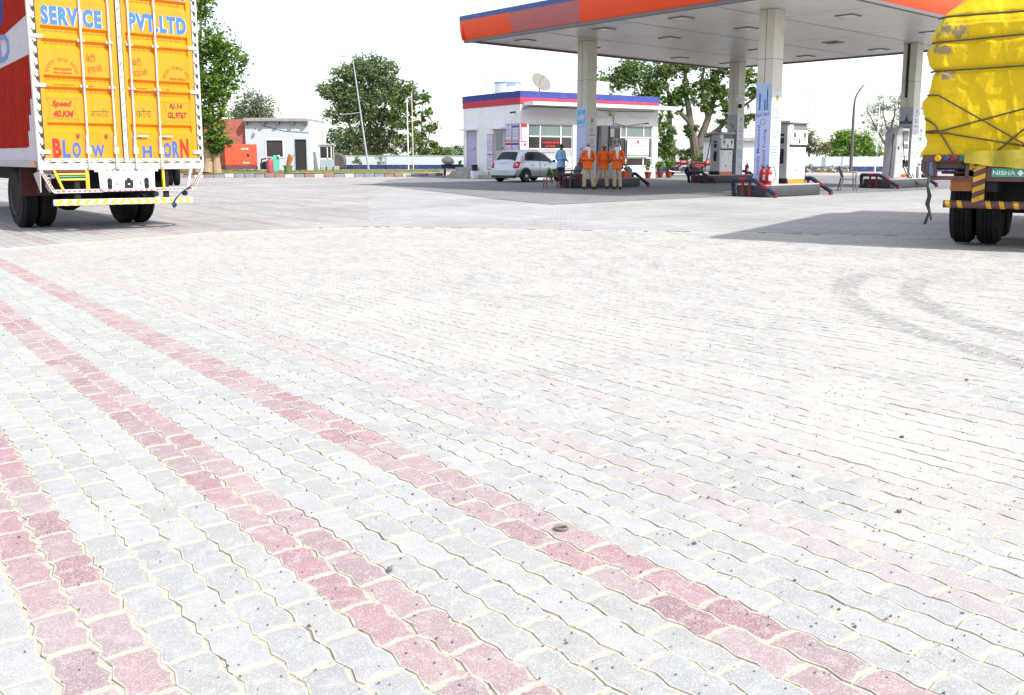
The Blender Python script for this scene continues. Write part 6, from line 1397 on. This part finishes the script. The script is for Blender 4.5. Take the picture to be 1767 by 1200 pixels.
tb = thing('red_stool', 'low red metal stool left of the dark plastic armchair', 'stool', (1.52, 34.4, 0), .3)
MB().box(-.3, .3, -.2, .2, .42, .46).build('seat', M('stool_red', (.25, .03, .04), .6), tb, bevel=.01)
for sx in (-.26, .26):
    for sy in (-.16, .16): MB().tube([(sx, sy, .42), (sx * 1.08, sy * 1.08, 0)], .02, 6).build('leg', M('stool_red', (.25, .03, .04), .6), tb)

# ================================================================== motorbikes
def motorbike(lab, x, y, rz, tank):
    T = thing('motorbike', lab, 'motorbike', (x, y, 0), rz)
    for yy in (-.62, .64):
        w = MB().lathe([(.25, -.045), (.29, -.05), (.31, 0), (.29, .05), (.25, .045)], 24, (0, yy, .31), 'x').build('wheel', black_rub, T)
        MB().lathe([(.22, -.03), (.255, -.035), (.255, .035), (.22, .03)], 24, (0, yy, .31), 'x').lathe([(.05, -.06), (.05, .06)], 10, (0, yy, .31), 'x').build('rim', steel, w)
        for q in range(6): a = q * math.pi / 3; MB().tube([(0, yy, .31), (0, yy + .23 * math.cos(a), .31 + .23 * math.sin(a))], .012, 5).build('spoke', steel, w)
    MB().lathe([(.05, -.25), (.13, -.2), (.16, 0), (.13, .22), (.06, .28)], 12, (0, .18, .82), 'y').build('fuel_tank', tank, T)
    MB().ext([(-.75, .84), (-.5, .80), (.02, .76), (-.02, .86), (-.4, .9), (-.78, .93)], -.12, .12, 'x').build('seat', M('bike_seat', (.02, .02, .02), .6), T, bevel=.03)
    MB().ext([(-.9, .86), (-.5, .7), (-.1, .62), (-.1, .76), (-.5, .82), (-.9, .94)], -.09, .09, 'x').build('tail_panel', tank, T, bevel=.02)
    MB().box(-.13, .13, -.15, .25, .3, .58).build('engine', M('engine_alloy', (.16, .16, .165), .5, metal=.4), T, bevel=.04); MB().tube([(0, -.3, .5), (0, .1, .7), (0, .45, .85)], .04, 8).tube([(0, -.3, .5), (0, .1, .3)], .03, 8).build('frame', dark, T)
    for sx in (-.08, .08): MB().tube([(sx, .64, .31), (sx, .42, .95)], .025, 8).build('fork', steel, T)
    MB().tube([(-.36, .28, 1.03), (-.2, .38, 1.0), (.2, .38, 1.0), (.36, .28, 1.03)], .016, 8).build('handlebar', dark, T)
    for sx in (-.33, .33): MB().tube([(sx, .3, 1.03), (sx * 1.1, .34, 1.2)], .008, 5).build('mirror_stem', steel, T); MB().lathe([(.05, -.01), (.06, 0), (.05, .01)], 10, (sx * 1.1, .34, 1.22), 'y').build('mirror', M('mirror_glass', (.6, .62, .65), .1), T)
    MB().lathe([(.09, -.06), (.11, .05), (.08, .08)], 14, (0, .52, .9), 'y').build('headlamp', M('headlamp', (.5, .5, .5), .2), T); MB().ext([(.35, .63), (.64, .66), (.9, .56), (.64, .63)], -.06, .06, 'x').build('mudguard', tank, T); MB().tube([(.13, .1, .3), (.14, -.3, .28), (.16, -.8, .36)], [.025, .035, .045], 8).build('exhaust', steel, T)
    T.rotation_euler = (0, rad(9), rz)
motorbike('red and black motorbike parked right of the potted plants', 10.2, 55.2, rad(-75), M('bike_red', (.34, .02, .03), .3)); motorbike('bright red motorbike half hidden behind the pump island guard', 11.0, 52.0, rad(-70), M('bike_bright', (.5, .02, .03), .3))

# ================================================================== plants and trees
def leaf_mat(name, a, b, trans=.35):
    m = bpy.data.materials.new(name); m.use_nodes = True; n = m.node_tree.nodes; l = m.node_tree.links; p = n['Principled BSDF']; p.inputs['Roughness'].default_value = .45; p.inputs['Specular IOR Level'].default_value = .35
    g = n.new('ShaderNodeNewGeometry'); mx = n.new('ShaderNodeMix'); mx.data_type = 'RGBA'; mx.inputs[6].default_value = (*a, 1); mx.inputs[7].default_value = (*b, 1); l.new(g.outputs['Random Per Island'], mx.inputs[0]); l.new(mx.outputs[2], p.inputs['Base Color'])
    t = n.new('ShaderNodeBsdfTranslucent'); l.new(mx.outputs[2], t.inputs[0]); ms = n.new('ShaderNodeMixShader'); ms.inputs[0].default_value = trans; l.new(p.outputs[0], ms.inputs[1]); l.new(t.outputs[0], ms.inputs[2]); l.new(ms.outputs[0], n['Material Output'].inputs[0]); return m
bark = M('bark', (.115, .095, .08), .95, var=.3, scale=5, bump=.6, bscale=14, stretch=(1, 1, .3)); bark_tan = M('bark_tan', (.32, .23, .135), .95, var=.2, scale=4, bump=.5, bscale=12)
def foliage(parent, clumps, size, mat, seed, name='crown', droop=0, surf=.5):
    r = random.Random(seed); V = []; F_ = []
    for cx, cy, cz, rx, ry, rz_, n in clumps:
        # a clump is broken into sub-clusters so that sky shows between them
        subs = []
        n = int(n * 1.7)
        for _ in range(max(12, n // 26)):
            d = Vector((r.gauss(0, 1), r.gauss(0, 1), r.gauss(0, 1))).normalized() * (r.random() ** .45); subs.append((d, r.uniform(.15, .42)))
        for i in range(n):
            d, q = r.choice(subs); e = Vector((r.gauss(0, .55), r.gauss(0, .55), r.gauss(0, .55))) * q; p = d + e
            x, y, z = cx + p.x * rx, cy + p.y * ry, cz + p.z * rz_
            s = size * .8 * r.uniform(.6, 1.35); a, b, c_ = r.uniform(0, 6.28), r.uniform(-.9, .9), r.uniform(-1, 1)
            u = Vector((math.cos(a), math.sin(a), b - droop)).normalized(); w = u.orthogonal().normalized(); w = (w * math.cos(c_ * 3) + u.cross(w) * math.sin(c_ * 3)); nn = u.cross(w); o = len(V); P = Vector((x, y, z))
            V += [tuple(P - u * s), tuple(P + w * s * .55 + nn * s * .15), tuple(P + u * s), tuple(P - w * s * .55 + nn * s * .15)]; F_ += [(o, o + 1, o + 2), (o, o + 2, o + 3)]
    me = bpy.data.meshes.new(name); me.from_pydata(V, [], F_); me.materials.append(mat); return link(name, me, parent)
def limb(mb, pts, r0, r1, n=7, seed=0):
    r = random.Random(seed); out = []
    k = 4
    for (a, b) in zip(pts, pts[1:]):
        a, b = Vector(a), Vector(b)
        for i in range(k): out.append(a.lerp(b, i / k) + Vector((r.uniform(-1, 1), r.uniform(-1, 1), 0)) * (b - a).length * .025)
    out.append(Vector(pts[-1])); m = len(out); mb.tube(out, [r0 + (r1 - r0) * i / (m - 1) for i in range(m)], n)
def tree(lab, loc, trunks, clumps, size, lm, bm_, seed, droop=0, twigs=True):
    T = thing('tree', lab, 'tree', loc); mb = MB()
    for i, (pts, r0, r1) in enumerate(trunks): limb(mb, pts, r0, r1, 9, seed + i)
    if twigs:
        r = random.Random(seed); ends = [Vector(p) for t in trunks for p in t[0][1:]]
        for c_ in clumps:
            cc = Vector(c_[:3]); e = min(ends, key=lambda q: (q - cc).length)
            for _ in range(3): q = cc + Vector((r.uniform(-.7, .7) * c_[3], r.uniform(-.7, .7) * c_[4], r.uniform(-.5, .7) * c_[5])); limb(mb, [e, e.lerp(q, .5) + Vector((0, 0, .15)), q], r0 * .14 + .015, .008, 5, seed + 3)
    mb.build('trunk', bm_, T); foliage(T, clumps, size, lm, seed, droop=droop); return T
lf_bright = leaf_mat('leaf_bright', (.03, .08, .016), (.18, .30, .035)); lf_dark = leaf_mat('leaf_dark', (.065, .105, .05), (.20, .27, .10)); lf_mid = leaf_mat('leaf_mid', (.045, .09, .025), (.17, .27, .06)); lf_dust = leaf_mat('leaf_dusty', (.11, .145, .085), (.2, .235, .13)); lf_fresh = leaf_mat('leaf_fresh', (.07, .17, .02), (.22, .36, .05)); lf_olive = leaf_mat('leaf_olive', (.10, .115, .055), (.2, .2, .1))
tree('tall bushy tree with pale twin trunks right behind the yellow container lorry', (-17.6, 52.5, .25), [([(-.5, 0, 0), (-.4, 0, 1.6), (-.2, 0, 4), (0, 0, 9.5)], .28, .06), ([(.05, -.1, 0), (.1, 0, 1.6), (.4, 0, 4), (.9, 0, 7)], .3, .06), ([(.5, 0, 0), (.45, 0, 1.2), (.8, 0, 3), (1.3, 0, 5)], .26, .05), ([(-1.1, .2, 0), (-1, .2, 2), (-1.2, .2, 5)], .25, .06)],
     [(.1, 0, 9.5, .75, .8, 1.3, 700), (-.9, 0, 9.6, 1.2, 1, 1.6, 800), (.5, 0, 7.3, 1.1, 1, 1.2, 900), (1.55, -.1, 6.4, 1.0, 1, .9, 800), (-1, 0, 7, 1.6, 1.2, 1.5, 1300), (.9, -.2, 5.0, 1.3, 1.1, 1.1, 1100), (-.6, -.2, 5, 1.6, 1.2, 1.2, 1300), (.2, -.3, 3.4, 1.2, 1, .9, 900), (-1, -.2, 3, 1.2, 1, .9, 700), (.6, -.3, 2.2, .7, .7, .6, 420), (1.15, -.2, 1.8, .55, .5, .35, 160), (.5, -.3, 1.45, .55, .5, .4, 220)], .13, lf_bright, bark_tan, 31)
tree('grey green shrubby tree rising behind the hut roof', (-24.0, 85, 0), [([(0, 0, 0), (0, 0, 3), (.2, 0, 6)], .2, .05)], [(0, 0, 5.8, 1.9, 1.6, 1.5, 1700), (-1, 0, 4.8, 1.5, 1.2, 1.0, 900), (1, 0, 4.7, 1.4, 1.2, 1.0, 900)], .13, lf_dust, bark, 33)
tree('large windswept dark green tree behind the leaning lamp post', (-12.0, 75, 0), [([(0, 0, 0), (.1, 0, 2.5), (.4, 0, 5), (.8, 0, 8)], .3, .06), ([(0, 0, .6), (-1.0, 0, 3), (-2.2, 0, 5.5)], .2, .05), ([(.3, 0, .6), (1.2, 0, 3.5), (1.8, 0, 6)], .2, .05)],
     [(.3, 0, 8.3, 1.7, 1.3, 1.2, 1600), (1.4, 0, 7.9, 1.4, 1.2, 1.1, 1200), (-1.4, 0, 7.6, 1.4, 1.2, 1.1, 1100), (-2.7, 0, 6.6, 1.3, 1, .75, 900), (-1.2, 0, 6.0, 1.8, 1.3, 1.1, 1500), (.8, 0, 6.2, 1.9, 1.3, 1.1, 1500), (2.2, 0, 6.3, .9, .9, 1.0, 600), (-1.8, 0, 4.6, 1.6, 1.1, .9, 1100), (.2, 0, 4.6, 1.8, 1.2, 1.0, 1200), (1.7, 0, 4.3, 1.3, 1, .9, 700), (-1.9, 0, 2.7, 1.7, 1, .9, 1100), (-.2, 0, 2.8, 1.8, 1.1, 1.0, 1200), (1.4, 0, 2.6, 1.3, 1, 1.0, 700), (-1.0, 0, 1.5, 2.0, 1, .6, 900), (1.2, 0, 1.6, 1.4, .9, .6, 500)], .145, lf_dark, bark, 35, .25)
tree('thin open tree with loose tufts behind the two flagpoles', (-7.4, 73, 0), [([(0, 0, 0), (.1, 0, 2.5), (.3, 0, 5.8)], .12, .03), ([(0, 0, 1), (.7, 0, 2.5), (1.0, 0, 4)], .07, .02), ([(0, 0, 2.2), (-.9, 0, 3.8)], .06, .02)],
     [(.2, 0, 5.9, .75, .6, .6, 300), (-1.1, 0, 6.4, .95, .8, .8, 480), (-1.7, 0, 5.2, 1.0, .8, .9, 480), (-1.6, 0, 3.8, 1.0, .8, .8, 420), (-1.3, 0, 2.4, 1.1, .8, .8, 480), (-.6, 0, 5.0, .9, .6, .6, 300), (.6, 0, 4.6, .55, .4, .6, 170), (.9, 0, 3.4, .7, .5, .6, 230), (-.4, 0, 3.5, .9, .6, .6, 280), (.1, 0, 2.4, .9, .6, .6, 280), (1.15, 0, 2.2, .5, .5, .4, 120), (.3, 0, 1.4, 1.2, .7, .45, 360), (1.6, 0, 1.6, .35, .4, .4, 80)], .15, lf_mid, bark, 37)
tree('large spreading tree with forked grey trunk behind the office', (13.2, 66, 0), [([(.3, 0, 0), (.1, 0, 2), (-.3, 0, 3.6), (-.6, 0, 5.5), (-.9, 0, 8)], .42, .1), ([(.4, 0, 0), (.4, 0, 2), (.9, 0, 3.8), (1.4, 0, 5.4), (1.7, 0, 7.6)], .38, .09), ([(.6, 0, 2.2), (1.8, 0, 3.2), (2.8, 0, 4.5), (3.4, 0, 6.2)], .22, .06), ([(2.6, 0, 4.2), (3.8, 0, 5), (4.9, 0, 5.8)], .14, .04), ([(-1.4, .3, 0), (-1.6, .3, 3), (-2.0, .3, 6.5)], .28, .08), ([(-.2, 0, 3.4), (-1.6, 0, 5), (-2.6, 0, 7)], .2, .06), ([(1.0, 0, 4), (.5, 0, 6), (.6, 0, 8)], .2, .06)],
     [(-.9, -.2, 5.6, .9, .7, .8, 420), (.6, -.3, 5.4, .9, .7, .7, 380), (1.9, -.2, 5.6, .8, .7, .7, 330), (-2.4, -.2, 3.4, .7, .7, .9, 330), (-1.9, -.2, 2.6, .6, .6, .8, 280), (2.3, -.2, 4.6, .8, .7, .5, 280), (-5.6, 0, 6.6, 1.4, 1, .9, 630), (-6.8, 0, 5.3, 1.3, 1, .6, 495), (-4.4, 0, 7.2, 1.5, 1.1, .9, 780), (-3.0, 0, 6.0, 1.3, 1.1, 1.0, 840), (-4.2, 0, 5.0, 1.2, 1, .7, 630), (-2.0, 0, 7.4, 1.3, 1, .8, 675), (-1.6, 0, 4.8, .8, .8, .7, 390), (0, 0, 7.9, 1.4, 1.1, .8, 675), (1.1, 0, 6.4, .9, .8, .8, 495), (2.2, 0, 7.6, 1.3, 1, .7, 570), (3.4, 0, 6.8, 1.2, 1, .7, 570), (4.4, 0, 5.8, 1.1, .9, .6, 450), (2.8, 0, 3.6, 1.1, .8, .45, 450), (3.9, 0, 3.9, .8, .7, .35, 240), (5.1, 0, 6.4, .8, .8, .9, 390), (5.0, 0, 4.6, .4, .5, .7, 105), (1.5, 0, 2.6, .7, .6, .5, 285), (2.0, 0, 1.7, .6, .6, .4, 195), (-1.9, 0, 1.7, .8, .7, .7, 495), (.9, 0, .9, 1.2, .8, .6, 780), (-.4, 0, 1.2, .7, .6, .6, 375), (-.3, 0, 3.1, .6, .6, .5, 225), (1.0, 0, 4.6, .6, .6, .4, 225), (-.4, 0, 6.2, .8, .8, .5, 300)], .16, lf_mid, bark, 39)
tree('olive green low tree behind the white dispenser on the right', (24.2, 73.5, 0), [([(0, 0, 0), (-.1, 0, 1), (-.4, 0, 2.3)], .13, .04), ([(0, 0, .3), (.5, 0, 1.3), (.9, 0, 2)], .09, .03)], [(-.5, 0, 2.6, 1.1, .9, .75, 900), (.3, 0, 1.8, 1.2, .9, .5, 800), (-1.2, 0, 1.6, .8, .7, .7, 500), (-1.2, 0, .6, .7, .6, .45, 300)], .1, lf_olive, bark, 41)
tree('bright green broad leaved tree behind the curved street lamp', (27.6, 74.5, 0), [([(0, 0, 0), (.1, 0, 1.4), (.2, 0, 2.6)], .16, .05)], [(-.2, 0, 2.8, 1.2, 1, .6, 900), (-1.1, 0, 2.0, 1.0, .9, .7, 750), (.5, 0, 2.0, 1.2, 1, .7, 850), (1.5, 0, 2.2, .9, .8, .9, 600), (-.3, 0, 1.2, 1.5, .9, .5, 700), (2.0, 0, 1.5, .8, .8, .6, 380)], .12, lf_fresh, bark, 43)
tree('sparse feathery pale tree behind the column with the green oval', (33.3, 80, 0), [([(0, 0, 0), (0, 0, 2.5), (.2, 0, 5.5)], .2, .05), ([(0, 0, 1.5), (-1.3, 0, 3.6), (-2.2, 0, 5)], .1, .03), ([(0, 0, 1.8), (1.4, 0, 3.8), (2.2, 0, 5)], .1, .03), ([(0, 0, 2.2), (-.7, 0, 4.4), (-.9, 0, 6.2)], .08, .02)], [(0, 0, 5.9, 1.6, 1, .9, 650), (-1.4, 0, 5.0, 1.3, 1, .9, 550), (1.4, 0, 4.9, 1.4, 1, .9, 600), (-1.6, 0, 3.6, 1.3, 1, .8, 420), (1.6, 0, 3.2, 1.4, 1, .9, 520), (0, 0, 3.6, 1.4, 1, .9, 450), (.6, 0, 2.0, 1.8, 1, .8, 550)], .085, lf_dust, bark, 45)
for i, (x, y, w, h, lab) in enumerate(((-6.6, 98, 3.2, 1.5, 'far green bush mass above the wall left of the office'), (14.5, 100, 2.6, 1.6, 'pale green bush far behind the wall by the motorbikes'))):
    T = thing('bush', lab, 'bush', (x, y, 0)); foliage(T, [(0, 0, .9 + h * .3, w, 1.2, h * .6, 1400), (w * .6, 0, .9, w * .6, 1, h * .45, 700), (-w * .5, 0, .8, w * .5, 1, h * .4, 600)], .16, lf_mid if i == 0 else lf_dust, 60 + i); MB().tube([(0, 0, 0), (0, 0, 1.2)], .06, 6).build('stem', bark, T)
def small_plant(name, lab, cat, x, y, z, h, n, lm, sd):
    T = thing(name, lab, cat, (x, y, z)); mb = MB(); r = random.Random(sd)
    for i in range(5): a = r.uniform(0, 6.3); limb(mb, [(0, 0, 0), (.1 * math.cos(a) * h, .1 * math.sin(a), h * .5), (.3 * math.cos(a) * h, .2 * math.sin(a), h * r.uniform(.7, 1))], .012, .004, 5, sd + i)
    mb.build('stem', bark, T); foliage(T, [(0, 0, h * .65, h * .4, h * .35, h * .38, n)], .06, lm, sd, 'leaves'); return T
small_plant('shrub', 'small dusty shrub against the boundary wall beside the lamp post', 'shrub', -11.3, 66.2, .25, .9, 330, lf_dust, 71)
small_plant('sapling', 'thin sapling right of the leaning lamp post', 'sapling', -9.6, 65.8, .25, 1.1, 160, lf_mid, 72)
small_plant('shrub', 'dark little plant growing at the office steps', 'shrub', place(-.4, 5.5)[0], place(-.4, 5.5)[1], .6, .35, 120, lf_fresh, 73)
pot_m = M('pot_red', (.2, .025, .025), .6, var=.1)
for (x, y, h, n, lm, lab) in ((7.45, 49.6, .55, 90, lf_mid, 'red plant pot with thin green plant, the left of three'), (8.35, 51.0, .55, 160, lf_fresh, 'red plant pot with yellowish plant, the middle of three'), (8.85, 51.1, .75, 330, lf_fresh, 'red plant pot with the fullest yellow green plant, the right of three')):
    T = thing('potted_plant', lab, 'plant pot', (x, y, 0), 0, 'red plant pots by the office corner'); MB().lathe([(.13, 0), (.2, .3), (.22, .3), (.22, .36), (.18, .36)], 16).build('pot', pot_m, T)
    mb = MB(); r = random.Random(int(x * 10))
    for i in range(6): a = r.uniform(0, 6.3); mb.tube([(0, 0, .33), (.08 * math.cos(a), .08 * math.sin(a), .33 + h * .5), (.2 * math.cos(a), .2 * math.sin(a), .33 + h * .9)], [.012, .01, .005], 5)
    mb.build('stem', M('stem_green', (.12, .16, .05), .7), T); foliage(T, [(0, 0, .36 + h * .6, .26, .24, h * .45, n)], .075, lm, int(x * 7), 'leaves')
small_plant('potted_weed', 'small leafy plant on the pump island left of the office window', 'plant', *isl(I1, 2.45, .1), .36, .55, 90, lf_fresh, 75)
small_plant('weed', 'leafy weeds behind the red stool near the office wall', 'plant', 1.75, 39.5, 0, .7, 200, lf_mid, 76)
